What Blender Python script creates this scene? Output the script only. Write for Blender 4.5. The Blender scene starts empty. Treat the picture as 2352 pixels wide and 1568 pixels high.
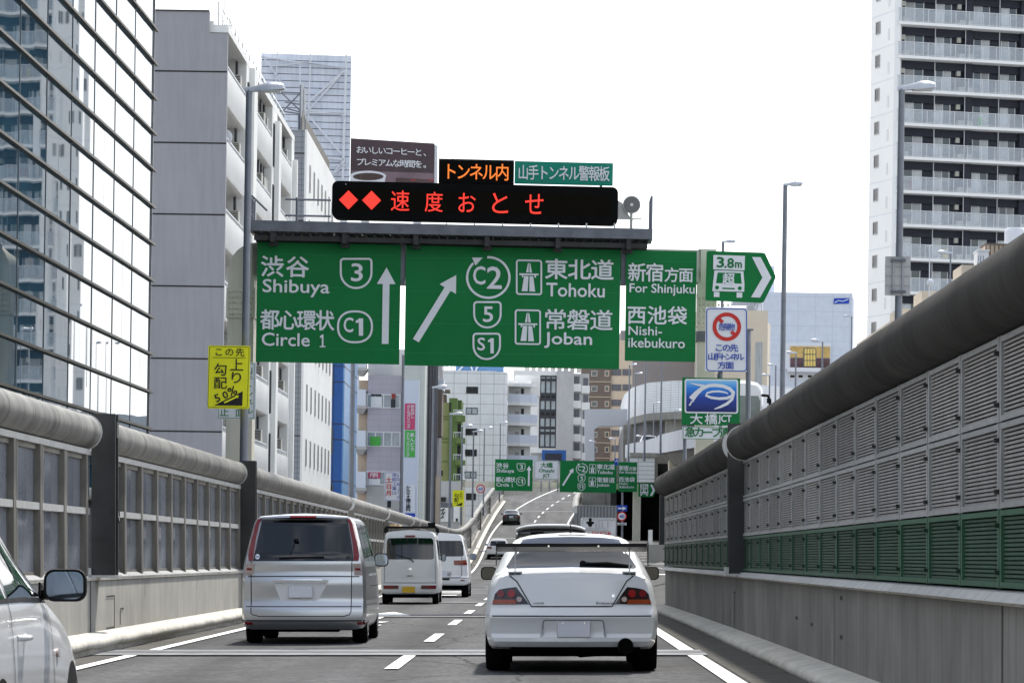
import bpy, bmesh, math, random
from math import radians, sin, cos, pi, sqrt, atan2
from mathutils import Vector, Matrix
from mathutils.bvhtree import BVHTree
from mathutils.geometry import tessellate_polygon
import numpy as np
random.seed(7)
scene = bpy.context.scene
COL = scene.collection

# ------------------------------------------------------------------ camera
# measured on the photograph at 2352 x 1568: focal length in those pixels, vanishing point of the road, eye height, roll
F, PX, PY, HC, ROLL = 8125.0, 1250.0, 1280.0, 1.17, radians(0.85)
RC, RS_ = cos(ROLL), sin(ROLL)
cam = bpy.data.cameras.new("camera")
cam.sensor_width = 36.0
cam.lens = 36.0 * F / 2352.0
cam.shift_x = -(PX - 1176.0) / 2352.0
cam.shift_y = (PY - 784.0) / 2352.0
cam.clip_start, cam.clip_end = 0.5, 6000.0
camo = bpy.data.objects.new("camera", cam)
COL.objects.link(camo)
camo.matrix_world = Matrix.Translation((0, 0, HC)) @ Matrix.Rotation(pi / 2, 4, 'X') @ Matrix.Rotation(ROLL, 4, 'Z')
scene.camera = camo

# ------------------------------------------------------------------ light
SUN_EL, SUN_AZ = radians(60), radians(16)      # azimuth clockwise from the driving direction
world = bpy.data.worlds.new("World")
scene.world = world
world.use_nodes = True
wt = world.node_tree
wt.nodes.clear()
def wn(t, **k):
    n = wt.nodes.new(t)
    for a, b in k.items(): setattr(n, a, b)
    return n
sky = wn('ShaderNodeTexSky', sky_type='NISHITA', sun_disc=False)
sky.sun_elevation, sky.sun_rotation = SUN_EL, SUN_AZ
sky.altitude, sky.air_density, sky.dust_density, sky.ozone_density = 30, 1.0, 0.6, 1.2
tc = wn('ShaderNodeTexCoord')
nz = wn('ShaderNodeTexNoise'); nz.inputs['Scale'].default_value = 2.6; nz.inputs['Detail'].default_value = 9; nz.inputs['Roughness'].default_value = .62
mp = wn('ShaderNodeMapping'); mp.inputs['Scale'].default_value = (1, 1, 2.2)
wt.links.new(tc.outputs['Generated'], mp.inputs[0]); wt.links.new(mp.outputs[0], nz.inputs['Vector'])
sep = wn('ShaderNodeSeparateXYZ'); wt.links.new(tc.outputs['Generated'], sep.inputs[0])
# bright cloud veil towards the sun side, broken cloud behind
bk = wn('ShaderNodeMapRange'); wt.links.new(sep.outputs['Y'], bk.inputs['Value'])
bk.inputs['From Min'].default_value, bk.inputs['From Max'].default_value = -0.55, 0.25
bk.inputs['To Min'].default_value, bk.inputs['To Max'].default_value = -0.04, 0.42
el = wn('ShaderNodeMapRange'); wt.links.new(sep.outputs['Z'], el.inputs['Value'])
for k_, q_ in zip(('From Min', 'From Max', 'To Min', 'To Max'), (0.16, 0.40, 1.0, 0.05)): el.inputs[k_].default_value = q_
ml_ = wn('ShaderNodeMath', operation='MULTIPLY'); wt.links.new(bk.outputs[0], ml_.inputs[0]); wt.links.new(el.outputs[0], ml_.inputs[1])
ad = wn('ShaderNodeMath', operation='ADD'); wt.links.new(nz.outputs['Fac'], ad.inputs[0]); wt.links.new(ml_.outputs[0], ad.inputs[1])
mr = wn('ShaderNodeMapRange', interpolation_type='SMOOTHSTEP'); wt.links.new(ad.outputs[0], mr.inputs['Value'])
mr.inputs['From Min'].default_value, mr.inputs['From Max'].default_value = 0.44, 0.66
mx = wn('ShaderNodeMix', data_type='RGBA'); wt.links.new(mr.outputs[0], mx.inputs['Factor'])
hs_ = wn('ShaderNodeHueSaturation'); hs_.inputs['Saturation'].default_value = .72; wt.links.new(sky.outputs[0], hs_.inputs['Color']); wt.links.new(hs_.outputs[0], mx.inputs['A']); mx.inputs['B'].default_value = (9.6, 9.7, 9.8, 1)
bg = wn('ShaderNodeBackground'); bg.inputs['Strength'].default_value = 0.105
wo = wn('ShaderNodeOutputWorld')
wt.links.new(mx.outputs['Result'], bg.inputs['Color']); wt.links.new(bg.outputs[0], wo.inputs[0])

sun = bpy.data.lights.new("sun", 'SUN')
sun.energy, sun.angle, sun.color = 3.0, radians(3.0), (1.0, .955, .88)
suno = bpy.data.objects.new("sun", sun)
COL.objects.link(suno)
sd = Vector((cos(SUN_EL) * sin(SUN_AZ), cos(SUN_EL) * cos(SUN_AZ), sin(SUN_EL)))
suno.rotation_euler = sd.to_track_quat('Z', 'Y').to_euler()
suno.location = (60, 20, 90)

scene.view_settings.view_transform = 'Standard'
scene.view_settings.look = 'None'
scene.view_settings.exposure = 1.08
scene.view_settings.gamma = 1.0
scene.cycles.max_bounces = 6
scene.cycles.transparent_max_bounces = 8

# ------------------------------------------------------------------ helpers
def W(px, py, y):
    u, v = (px - PX) / F, (PY - py) / F
    return Vector(((u * RC - v * RS_) * y, y, HC + (u * RS_ + v * RC) * y))

def prof(y):
    a, b, s = 215.0, 291.0, .048
    if y <= a: return 0.0
    if y <= b: return s * (y - a) ** 2 / (2 * (b - a))
    return s * (y - (a + b) / 2)
def shift(y): return (y - 300) ** 2 / 4046.0 if y > 300 else 0.0
def RD(x, h, y, z=None):
    zi = (prof(y) if z is None else z) + h - HC
    return Vector((x * RC - zi * RS_, y, HC + x * RS_ + zi * RC))
def RL(x, h, y, z=None): return RD(x + shift(y), h, y, z)      # follows the bend of the lanes
ROADM = Matrix.Rotation(-ROLL, 4, 'Y')

MATS = {}
def mk(name, col, rough=.6, metal=0., var=.12, scale=3., bump=0., bscale=40., streak=0., coat=0., spec=.3, ior=None, emit=None, estr=0., streak_col=None, sscale=(5, 5, .35), alpha=None, spots=0., speck=0., speck_scale=24, rnd=0.):
    m = bpy.data.materials.new(name); m.use_nodes = True; MATS[name] = m
    nt = m.node_tree; b = nt.nodes['Principled BSDF']; L = nt.links.new
    N = lambda t: nt.nodes.new(t)
    b.inputs['Roughness'].default_value = rough; b.inputs['Metallic'].default_value = metal
    b.inputs['Coat Weight'].default_value = coat; b.inputs['Coat Roughness'].default_value = .06
    b.inputs['Specular IOR Level'].default_value = spec
    if ior: b.inputs['IOR'].default_value = ior
    if emit: b.inputs['Emission Color'].default_value = (*emit, 1); b.inputs['Emission Strength'].default_value = estr
    if alpha is not None: b.inputs['Alpha'].default_value = alpha
    c = N('ShaderNodeTexCoord'); out = None
    def noise(sc, det=5, vec=None, ro=.6):
        n = N('ShaderNodeTexNoise'); n.inputs['Scale'].default_value = sc; n.inputs['Detail'].default_value = det; n.inputs['Roughness'].default_value = ro
        L(vec if vec else c.outputs['Object'], n.inputs['Vector']); return n.outputs['Fac']
    def rng(v, a, bb, t0=0., t1=1.):
        r = N('ShaderNodeMapRange'); L(v, r.inputs['Value'])
        for k, q in zip(('From Min', 'From Max', 'To Min', 'To Max'), (a, bb, t0, t1)): r.inputs[k].default_value = q
        return r.outputs[0]
    def mix(f, A, B, mode='MIX'):
        x = N('ShaderNodeMix'); x.data_type = 'RGBA'; x.blend_type = mode
        if isinstance(f, (int, float)): x.inputs['Factor'].default_value = f
        else: L(f, x.inputs['Factor'])
        for k, q in (('A', A), ('B', B)):
            if isinstance(q, tuple): x.inputs[k].default_value = (*q, 1)
            else: L(q, x.inputs[k])
        return x.outputs['Result']
    lo = tuple(v * (1 - var) for v in col); hi = tuple(min(1, v * (1 + var)) for v in col)
    if var > 0:
        f = rng(noise(scale), .3, .7); out = mix(f, lo, hi)
    else: out = None
    if speck:
        f = rng(noise(speck_scale, 3), .35, .7, 0, 1); out = mix(f, tuple(v * (1 - speck) for v in col), tuple(v * (1 + speck) for v in col)) if out is None else mix(.5, out, mix(f, tuple(v * (1 - speck) for v in col), tuple(v * (1 + speck) for v in col)))
    if streak:
        v = N('ShaderNodeMapping'); v.inputs['Scale'].default_value = sscale; L(c.outputs['Object'], v.inputs[0])
        f = rng(noise(1.0, 6, v.outputs[0], .65), .46, .72, 0, streak)
        out = mix(f, out if out else tuple(col), streak_col or tuple(v_ * .28 for v_ in col))
    if spots:
        f = rng(noise(scale * 2.7, 8, None, .7), .6, .66, 0, spots); out = mix(f, out if out else tuple(col), tuple(v_ * .4 for v_ in col))
    if rnd:
        oi = N('ShaderNodeObjectInfo'); f = rng(oi.outputs['Random'], 0, 1, 1 - rnd, 1 + rnd); hs = N('ShaderNodeHueSaturation'); L(f, hs.inputs['Value'])
        if out is None: hs.inputs['Color'].default_value = (*col, 1)
        else: L(out, hs.inputs['Color'])
        out = hs.outputs[0]
    if out is None: b.inputs['Base Color'].default_value = (*col, 1)
    else: L(out, b.inputs['Base Color'])
    if var > 0 and metal == 0:
        L(rng(noise(scale * 1.7), .3, .7, max(.02, rough - .08), min(1, rough + .08)), b.inputs['Roughness'])
    if bump:
        bn = N('ShaderNodeBump'); bn.inputs['Strength'].default_value = bump; bn.inputs['Distance'].default_value = .01
        L(noise(bscale, 4), bn.inputs['Height']); L(bn.outputs[0], b.inputs['Normal'])
    return m

class MB:
    """collects shapes into one mesh"""
    def __init__(s): s.v, s.f, s.mi = [], [], []
    def add(s, vs, fs, m=0):
        n = len(s.v); s.v += [tuple(v) for v in vs]
        for f in fs: s.f.append(tuple(n + i for i in f)); s.mi.append(m)
    def box(s, x0, x1, y0, y1, z0, z1, m=0, M=None):
        vs = [Vector((x, y, z)) for z in (z0, z1) for y in (y0, y1) for x in (x0, x1)]
        if M is not None: vs = [M @ v for v in vs]
        s.add(vs, [(0, 2, 3, 1), (4, 5, 7, 6), (0, 1, 5, 4), (2, 6, 7, 3), (0, 4, 6, 2), (1, 3, 7, 5)], m)
    def hexa(s, p, m=0):   # 8 points: bottom ring 0-3, top ring 4-7
        s.add(p, [(3, 2, 1, 0), (4, 5, 6, 7), (0, 1, 5, 4), (1, 2, 6, 5), (2, 3, 7, 6), (3, 0, 4, 7)], m)
    def quad(s, a, b, c, d, m=0): s.add([a, b, c, d], [(0, 1, 2, 3)], m)
    def poly(s, pts, m=0):
        t = tessellate_polygon([[Vector(p) for p in pts]]); s.add(pts, [tuple(x) for x in t], m)
    def prism(s, pts, d, m=0):   # pts 3-D ring, extruded along vector d
        n = len(pts); d = Vector(d); a = [Vector(p) for p in pts]; b = [p + d for p in a]
        t = tessellate_polygon([a])
        s.add(a + b, [tuple(x) for x in t] + [tuple(n + i for i in reversed(x)) for x in t] + [(i, (i + 1) % n, n + (i + 1) % n, n + i) for i in range(n)], m)
    def tube(s, path, r, n=8, m=0, cap=True, up=(0, 0, 1)):
        path = [Vector(p) for p in path]; rs = r if isinstance(r, (list, tuple)) else [r] * len(path)
        rings = []
        for i, p in enumerate(path):
            d = (path[min(i + 1, len(path) - 1)] - path[max(i - 1, 0)])
            d = d.normalized() if d.length > 0 else Vector((0, 1, 0))
            u = Vector(up)
            if abs(d.dot(u)) > .95: u = Vector((1, 0, 0)) if abs(d.x) < .9 else Vector((0, 1, 0))
            a = d.cross(u).normalized(); b = a.cross(d).normalized()
            rings.append([p + (a * cos(2 * pi * k / n) + b * sin(2 * pi * k / n)) * rs[i] for k in range(n)])
        vs = [v for ring in rings for v in ring]
        fs = [(i * n + k, i * n + (k + 1) % n, (i + 1) * n + (k + 1) % n, (i + 1) * n + k) for i in range(len(path) - 1) for k in range(n)]
        if cap: fs += [tuple(reversed(range(n))), tuple((len(path) - 1) * n + k for k in range(n))]
        s.add(vs, fs, m)
    def lathe(s, prof_, c, axis='x', n=24, m=0):   # prof_: list of (offset along axis, radius)
        c = Vector(c); vs = []
        for o, r in prof_:
            for k in range(n):
                a = 2 * pi * k / n
                vs.append(c + {'x': Vector((o, r * cos(a), r * sin(a))), 'y': Vector((r * cos(a), o, r * sin(a))), 'z': Vector((r * cos(a), r * sin(a), o))}[axis])
        k0 = len(prof_)
        fs = [(i * n + k, i * n + (k + 1) % n, (i + 1) * n + (k + 1) % n, (i + 1) * n + k) for i in range(k0 - 1) for k in range(n)]
        fs += [tuple(range(n)), tuple((k0 - 1) * n + k for k in range(n))]
        s.add(vs, fs, m)
    def strip(s, ringA_list, m=0, closed=False):   # list of equally long point rows
        n = len(ringA_list[0]); vs = [p for r in ringA_list for p in r]
        e = n if closed else n - 1
        s.add(vs, [(i * n + k, i * n + (k + 1) % n, (i + 1) * n + (k + 1) % n, (i + 1) * n + k) for i in range(len(ringA_list) - 1) for k in range(e)], m)
    def mesh(s, name, mats, smooth=None, fix=True):
        me = bpy.data.meshes.new(name); me.from_pydata(s.v, [], s.f)
        for q in (mats if isinstance(mats, (list, tuple)) else [mats]): me.materials.append(MATS[q] if isinstance(q, str) else q)
        me.polygons.foreach_set('material_index', s.mi)
        if fix:
            bm = bmesh.new(); bm.from_mesh(me); bmesh.ops.recalc_face_normals(bm, faces=bm.faces); bm.to_mesh(me); bm.free()
        if smooth is not None:
            me.polygons.foreach_set('use_smooth', [True] * len(me.polygons)); me.set_sharp_from_angle(angle=radians(smooth))
        me.update(); return me
    def build(s, name, mats, parent=None, smooth=None, fix=True): return link(name, s.mesh(name, mats, smooth, fix), parent)

def link(name, me, parent=None, M=None):
    o = bpy.data.objects.new(name, me); COL.objects.link(o)
    if parent is not None: o.parent = parent
    if M is not None: o.matrix_local = M
    return o
def thing(name, label, cat, loc=(0, 0, 0), group=None, M=None):
    o = bpy.data.objects.new(name, None); COL.objects.link(o)
    o.empty_display_size = .3
    if M is not None: o.matrix_world = M
    else: o.location = loc
    return tag(o, label, cat, group)
def tag(o, label, cat, group=None):
    o['label'] = label; o['category'] = cat
    if group: o['group'] = group
    return o
def struct(o): o['kind'] = 'structure'; return o
def copy_tree(o, parent=None):
    c = o.copy(); COL.objects.link(c)
    if parent is not None: c.parent = parent
    for ch in list(o.children): copy_tree(ch, c)
    return c
def rel(parent, pts):   # world points into a thing placed by location only
    l = Vector(parent.location); return [Vector(p) - l for p in pts]

# ---- writing
_gl = {}
def glyph(body):
    if body not in _gl:
        c = bpy.data.curves.new('t', 'FONT'); c.body = body; c.size = 1; c.resolution_u = 3
        o = bpy.data.objects.new('t', c); COL.objects.link(o)
        me = bpy.data.meshes.new_from_object(o.evaluated_get(bpy.context.evaluated_depsgraph_get()))
        v = np.array([(p.co.x, p.co.y) for p in me.vertices]); f = [tuple(p.vertices) for p in me.polygons]
        bpy.data.objects.remove(o); bpy.data.curves.remove(c); bpy.data.meshes.remove(me)
        _gl[body] = (v, f)
    return _gl[body]
_ref = glyph('国')[0]; REF = (_ref[:, 0].min(), _ref[:, 1].min(), np.ptp(_ref[:, 0]), np.ptp(_ref[:, 1]))

class Plane:
    """an upright plane Y = y0 + k X; pixel positions are turned into metres on it (s across, t up)"""
    def __init__(s, y0, k=0.): s.y0, s.k = y0, k
    def st(s, px, py):
        u, v = (px - PX) / F, (PY - py) / F; a = u * RC - v * RS_; y = s.y0 / (1 - s.k * a)
        return a * y, HC + (u * RS_ + v * RC) * y
    def w(s, st, off=0.): return Vector((st[0], s.y0 + s.k * st[0] - off, st[1]))
class Sheet:
    """a set of shapes drawn on a Plane, all relative to origin o"""
    def __init__(s, plane, o=(0, 0, 0), fn=None): s.p, s.o, s.fn, s.mb = plane, Vector(o), fn, MB(); s.marks = []; s.inside = False
    def mark(s, n):
        if not s.inside: s.marks.append((len(s.mb.f), n))
    def st(s, px, py):
        if s.fn: px, py = s.fn(px, py)
        return s.p.st(px, py)
    def at(s, st, off): return s.p.w(st, off) - s.o
    def fill(s, pts, off=.01, m=0): s.mark('symbol'); s.mb.poly([s.at(s.st(*q), off) for q in pts], m)
    def stroke(s, pts, w, off=.01, closed=False, m=0):
        s.mark('border'); q = [Vector(s.st(*a)) for a in pts]; sc = abs(s.st(pts[0][0] + 10, pts[0][1])[0] - s.st(*pts[0])[0]) / 10
        hw = w * sc / 2; n = len(q); L, Rr = [], []
        for i in range(n):
            a = q[(i - 1) % n] if (closed or i > 0) else None; b = q[(i + 1) % n] if (closed or i < n - 1) else None
            d1 = (q[i] - a).normalized() if a is not None else None; d2 = (b - q[i]).normalized() if b is not None else None
            d = ((d1 or d2) + (d2 or d1)); d = d.normalized() if d.length > 1e-6 else d1
            k = hw / max(.5, d.dot(d1 or d2)); nn = Vector((-d.y, d.x)) * k
            L.append(q[i] + nn); Rr.append(q[i] - nn)
        rng_ = range(n if closed else n - 1)
        for i in rng_:
            j = (i + 1) % n
            s.mb.quad(*[s.at(z, off) for z in (L[i], Rr[i], Rr[j], L[j])], m=m)
    def rect(s, x0, y0, x1, y1, off=.01, m=0):
        a, b = s.st(x0, y0), s.st(x1, y1)
        s.mb.quad(*[s.at(z, off) for z in ((a[0], b[1]), (b[0], b[1]), (b[0], a[1]), (a[0], a[1]))], m=m)
    def slab(s, x0, y0, x1, y1, th, off=0., m=0):
        a, b = s.st(x0, y0), s.st(x1, y1); ring = [s.at(z, off) for z in ((a[0], b[1]), (b[0], b[1]), (b[0], a[1]), (a[0], a[1]))]
        s.mb.prism(ring, (0, th, 0), m)
    def _put(s, v, f, fx, bold, off, m):
        ofs = [(0, 0)] if not bold else [(0, 0), (bold, 0), (-bold, 0), (0, bold), (0, -bold)]
        for i, (dx, dy) in enumerate(ofs):
            s.mb.add([s.at((a + dx, b + dy), off + i * .0015) for a, b in (fx(p) for p in v)], f, m)
    def line(s, body, x0, y0, x1, y1, bold=0., off=.012, m=0):      # ink box of the whole string
        s.mark('lettering')
        v, f = glyph(body); a, b = s.st(x0, y0), s.st(x1, y1); mn, sz = v.min(0), np.ptp(v, axis=0)
        s._put(v, f, lambda p: (a[0] + (p[0] - mn[0]) / sz[0] * (b[0] - a[0]), b[1] + (p[1] - mn[1]) / sz[1] * (a[1] - b[1])), bold * (a[1] - b[1]), off, m)
    def one(s, x0, y0, x1, y1, off=.012, m=0, serif=False):         # a figure 1 with a flag
        w, h = x1 - x0, y1 - y0; a, b = x0 + w * (.42 if not serif else .36), x0 + w * (1. if not serif else .66)
        s.fill([(a, y0), (b, y0), (b, y1), (a, y1), (a, y0 + h * .24), (x0, y0 + h * .27), (x0, y0 + h * .12), (a - w * .1, y0 + h * .07)], off, m)
        if serif: s.rect(x0 - w * .05, y1 - h * .11, x1 + w * .05, y1, off + .002, m)
    def cell(s, ch, x0, y0, x1, y1, bold=0., off=.012, m=0, rot=0.):         # one square character
        s.mark('lettering')
        v, f = glyph(ch); a, b = s.st(x0, y0), s.st(x1, y1); cx, cy = (a[0] + b[0]) / 2, (a[1] + b[1]) / 2; c_, s_ = cos(rot), sin(rot)
        def fx(p):
            X = ((p[0] - REF[0]) / REF[2] - .5) * (b[0] - a[0]); Y = ((p[1] - REF[1]) / REF[3] - .5) * (a[1] - b[1])
            return cx + X * c_ - Y * s_, cy + X * s_ + Y * c_
        s._put(v, f, fx, bold * (a[1] - b[1]), off, m)
    def row(s, body, x0, y0, x1, y1, cw, bold=0., off=.012, m=0):
        n = len(body); slope = .0185; s.mark('lettering'); s.inside = True
        for i, ch in enumerate(body):
            x = x0 + (i * (x1 - x0 - cw) / (n - 1) if n > 1 else 0); d = slope * (x - x0)
            s.cell(ch, x, y0 + d, x + cw, y1 - slope * (x1 - x0) + d, bold, off, m)
        s.inside = False
    def column(s, body, x0, y0, x1, y1, ch_h, bold=0., off=.012, m=0):
        n = len(body); s.mark('lettering'); s.inside = True
        for i, ch in enumerate(body):
            y = y0 + (i * (y1 - y0 - ch_h) / (n - 1) if n > 1 else 0); s.cell(ch, x0, y, x1, y + ch_h, bold, off, m)
        s.inside = False
    def build(s, name, mats, parent=None):
        if name not in ('lettering', 'lit_text') or len(s.marks) < 2: return s.mb.build(name, mats, parent, fix=False)
        ends = [k for k, _ in s.marks[1:]] + [len(s.mb.f)]
        for (k0, nm), k1 in zip(s.marks, ends):
            used = sorted({i for f in s.mb.f[k0:k1] for i in f}); ix = {v: i for i, v in enumerate(used)}; q = MB()
            q.v = [s.mb.v[i] for i in used]; q.f = [tuple(ix[i] for i in f) for f in s.mb.f[k0:k1]]; q.mi = s.mb.mi[k0:k1]
            if q.f: o = q.build(nm if name == 'lettering' else name, mats, parent, fix=False)
        return o

def rrect(x0, y0, x1, y1, r, n=5, skew=.0):
    pts = []
    for cx, cy, a0 in ((x1 - r, y0 + r, -90), (x1 - r, y1 - r, 0), (x0 + r, y1 - r, 90), (x0 + r, y0 + r, 180)):
        for k in range(n + 1):
            a = radians(a0 + 90 * k / n); pts.append((cx + r * cos(a), cy + r * sin(a)))
    return [(x, y + skew * (x - x0)) for x, y in pts]
def circ(cx, cy, r, n=32, a0=0, a1=360): return [(cx + r * cos(radians(a0 + (a1 - a0) * k / n)), cy + r * sin(radians(a0 + (a1 - a0) * k / n))) for k in range(n + (0 if a1 - a0 == 360 else 1))]
def shield(x0, y0, x1, y1):
    r = (x1 - x0) / 2; k = 6; pts = [(x0, y1 - r), (x0, y0 + k), (x0 + k * .3, y0 + k * .3), (x0 + k, y0), (x1 - k, y0), (x1 - k * .3, y0 + k * .3), (x1, y0 + k), (x1, y1 - r)]
    return pts + [((x0 + x1) / 2 + r * cos(a), y1 - r + r * sin(a)) for a in [pi * i / 14 for i in range(1, 14)]]
# ------------------------------------------------------------------ materials
mk('asphalt', (.074, .075, .078), .85, var=.3, scale=1.1, bump=.5, bscale=90, speck=.95, speck_scale=13, spec=.2)
mk('shoulder_asphalt', (.06, .059, .057), .9, var=.25, scale=1.7, bump=.5, bscale=80, speck=.5, spec=.25)
def wear(m, lines, col):
    nt = m.node_tree; b_ = nt.nodes['Principled BSDF']; L = nt.links.new; old = b_.inputs['Base Color'].links[0].from_socket
    c = nt.nodes.new('ShaderNodeTexCoord'); mp_ = nt.nodes.new('ShaderNodeMapping'); mp_.inputs['Scale'].default_value = (1.3, .035, 1); L(c.outputs['Object'], mp_.inputs[0])
    n = nt.nodes.new('ShaderNodeTexNoise'); n.inputs['Scale'].default_value = 1.; n.inputs['Detail'].default_value = 7; L(mp_.outputs[0], n.inputs['Vector'])
    r = nt.nodes.new('ShaderNodeMapRange'); L(n.outputs['Fac'], r.inputs['Value']); r.inputs['From Min'].default_value = .42; r.inputs['From Max'].default_value = .68; r.inputs['To Max'].default_value = .85
    x = nt.nodes.new('ShaderNodeMix'); x.data_type = 'RGBA'; L(r.outputs[0], x.inputs['Factor']); L(old, x.inputs['A']); x.inputs['B'].default_value = (*col, 1)
    v = nt.nodes.new('ShaderNodeTexVoronoi'); v.feature = 'DISTANCE_TO_EDGE'; v.inputs['Scale'].default_value = .22; mq = nt.nodes.new('ShaderNodeMapping'); mq.inputs['Scale'].default_value = (1.6, .5, 1); L(c.outputs['Object'], mq.inputs[0])
    n2 = nt.nodes.new('ShaderNodeTexNoise'); n2.inputs['Scale'].default_value = 1.5; n2.inputs['Detail'].default_value = 6; L(c.outputs['Object'], n2.inputs['Vector']); a_ = nt.nodes.new('ShaderNodeMix'); a_.data_type = 'RGBA'; a_.inputs['Factor'].default_value = .25; L(mq.outputs[0], a_.inputs['A']); L(n2.outputs['Color'], a_.inputs['B']); L(a_.outputs['Result'], v.inputs['Vector'])
    r2 = nt.nodes.new('ShaderNodeMath'); r2.operation = 'LESS_THAN'; L(v.outputs['Distance'], r2.inputs[0]); r2.inputs[1].default_value = .004
    y_ = nt.nodes.new('ShaderNodeMix'); y_.data_type = 'RGBA'; L(r2.outputs[0], y_.inputs['Factor']); L(x.outputs['Result'], y_.inputs['A']); y_.inputs['B'].default_value = (.02, .02, .02, 1)
    sx = nt.nodes.new('ShaderNodeSeparateXYZ'); L(c.outputs['Object'], sx.inputs[0]); fz = None
    for op, v in (('ADD', .75), ('MULTIPLY', 2 * pi / 1.65), ('COSINE', 0), ('MULTIPLY', .13), ('ADD', 1.0)):      # polished wheel tracks
        mn_ = nt.nodes.new('ShaderNodeMath'); mn_.operation = op; L(fz if fz else sx.outputs['X'], mn_.inputs[0]); mn_.inputs[1].default_value = v; fz = mn_.outputs[0]
    hv = nt.nodes.new('ShaderNodeHueSaturation'); L(fz, hv.inputs['Value']); L(y_.outputs['Result'], hv.inputs['Color']); L(hv.outputs[0], b_.inputs['Base Color'])
wear(MATS['asphalt'], None, (.035, .035, .037))
mk('road_paint', (.78, .78, .76), .7, var=.12, spots=.8, scale=9)
mk('joint_steel', (.135, .14, .15), .6, .1, var=.4, scale=2.5, spots=.6)
mk('concrete', (.275, .267, .243), .85, var=.16, scale=.9, bump=.25, bscale=30, streak=.38, streak_col=(.16, .15, .13), sscale=(3, 3, .3))
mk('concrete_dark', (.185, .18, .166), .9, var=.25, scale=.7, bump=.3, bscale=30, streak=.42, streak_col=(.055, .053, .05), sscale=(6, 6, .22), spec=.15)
mk('kerb', (.47, .45, .40), .8, var=.2, scale=3, bump=.7, bscale=25, spots=.5)
mk('gutter', (.06, .057, .05), .9, var=.3, scale=2, bump=.4)
mk('joint_gap', (.03, .03, .03), .9, var=.2)
mk('galv', (.30, .31, .33), .5, .55, var=.14, scale=6)
mk('galv_light', (.5, .51, .52), .5, .3, var=.12, scale=5)
mk('post_dark', (.035, .035, .036), .55, .2, var=.25, scale=3)
mk('tube_metal', (.185, .18, .165), .5, .25, var=.32, scale=1.2, streak=.95, streak_col=(.05, .048, .044), sscale=(3.2, 3.2, .6), bump=.1, bscale=4, rnd=0.1)
mk('tube_grimy', (.026, .0245, .0225), .75, .0, var=.45, scale=1.3, streak=.75, streak_col=(.013, .0125, .012), sscale=(2.6, 2.6, .5), bump=.12, bscale=4, spec=.12, rnd=.15)
mk('disc', (.6, .6, .58), .5, .2, var=.08)
mk('frame_brown', (.19, .178, .155), .6, .2, var=.18, scale=4, streak=.5, rnd=0.12)
mk('rail_alu', (.48, .48, .47), .5, .3, var=.12, scale=5, streak=.3)
mk('acrylic', (.25, .27, .31), .09, var=.25, scale=.9, spec=.6, streak=.16, streak_col=(.3, .32, .36), sscale=(4, 4, .3), rnd=0.25)  # pale streaks paint reflections into the pane colour
mk('louvre_grey', (.275, .265, .258), .6, .15, var=.2, scale=2, spots=.3, streak=.3, rnd=0.16)
mk('louvre_edge', (.29, .295, .295), .55, .2, var=.16, scale=4, spots=.3, rnd=0.14)
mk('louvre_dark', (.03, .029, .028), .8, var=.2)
mk('louvre_green', (.017, .054, .032), .6, .05, var=.25, scale=2, spots=.35, streak=.3, rnd=0.18)
mk('louvre_green_dark', (.012, .035, .02), .8, var=.2)
mk('louvre_green_edge', (.022, .082, .045), .55, .05, var=.2, spots=.3, rnd=0.16)

# ------------------------------------------------------------------ ground, road
g = MB(); g.quad((-3000, -400, -9), (3000, -400, -9), (3000, 5000, -9), (-3000, 5000, -9))
mk('city_ground', (.2, .2, .2), .9, var=.2, scale=.05)
struct(g.build('ground', 'city_ground'))
def ys(a, b, d):
    n = max(1, int(math.ceil((b - a) / d))); return [a + (b - a) * i / n for i in range(n + 1)]
YR = ys(2, 200, 6) + ys(200, 330, 5)[1:] + ys(330, 520, 6)[1:]
def left_edge(y): return -5.45 if y < 300 else (-5.45 + .9 * (y - 300) / 110 if y < 410 else -4.6 - (y - 410) * .01) - shift(y)
def right_edge(y): return 1.97 if y < 88 else 2.5
m = MB(); rows = []
for y in YR: rows.append([RL(left_edge(y) - .3, 0, y), RL(-4, 0, y), RL(0, 0, y), RL(2.3 if y < 90 else 2.6, 0, y)])
m.strip(rows)
rows = [[p - Vector((0, 0, 1.2)) for p in r] for r in rows]
struct(m.build('road', 'asphalt', fix=False))
dk = MB(); dk.strip([[RL(left_edge(y) - .6, -.25, y), RL(3.2, -.25, y), RL(3.2, -1.7, y), RL(left_edge(y) - .6, -1.7, y)] for y in YR], closed=True)
struct(dk.build('road_deck', 'concrete'))
# the ramp that leaves on the far side of the wall
def hr(y):
    k = min(1, max(0, (y - 84) / 26)); return .74 * k * k * (3 - 2 * k) + (max(0, y - 110)) * .0098
rp = MB(); rows = []
for y in ys(84, 415, 5):
    x0 = 1.9 if y < 300 else 2.55 + shift(y)
    rows.append([RD(x0, .012, y, prof(y) if y < 215 else prof(y))] + [RD(x0 + (10 - x0) * t, hr(y) * min(1, t * 3), y, 0) if y < 215 else RD(x0 + (10 - x0) * t, hr(y), y, 0) for t in (.12, .33, .7, 1.6)])
rp.strip(rows); struct(rp.build('ramp_road', 'shoulder_asphalt', fix=False))
# gutters
gt = MB()
gt.strip([[RD(-5.5, .01, y), RD(-5.02, .006, y)] for y in ys(2, 300, 10)]); gt.strip([[RD(1.93, .006, y), RD(2.5, .01, y)] for y in ys(2, 86, 6)])
struct(gt.build('road_gutter', 'gutter', fix=False))
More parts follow.
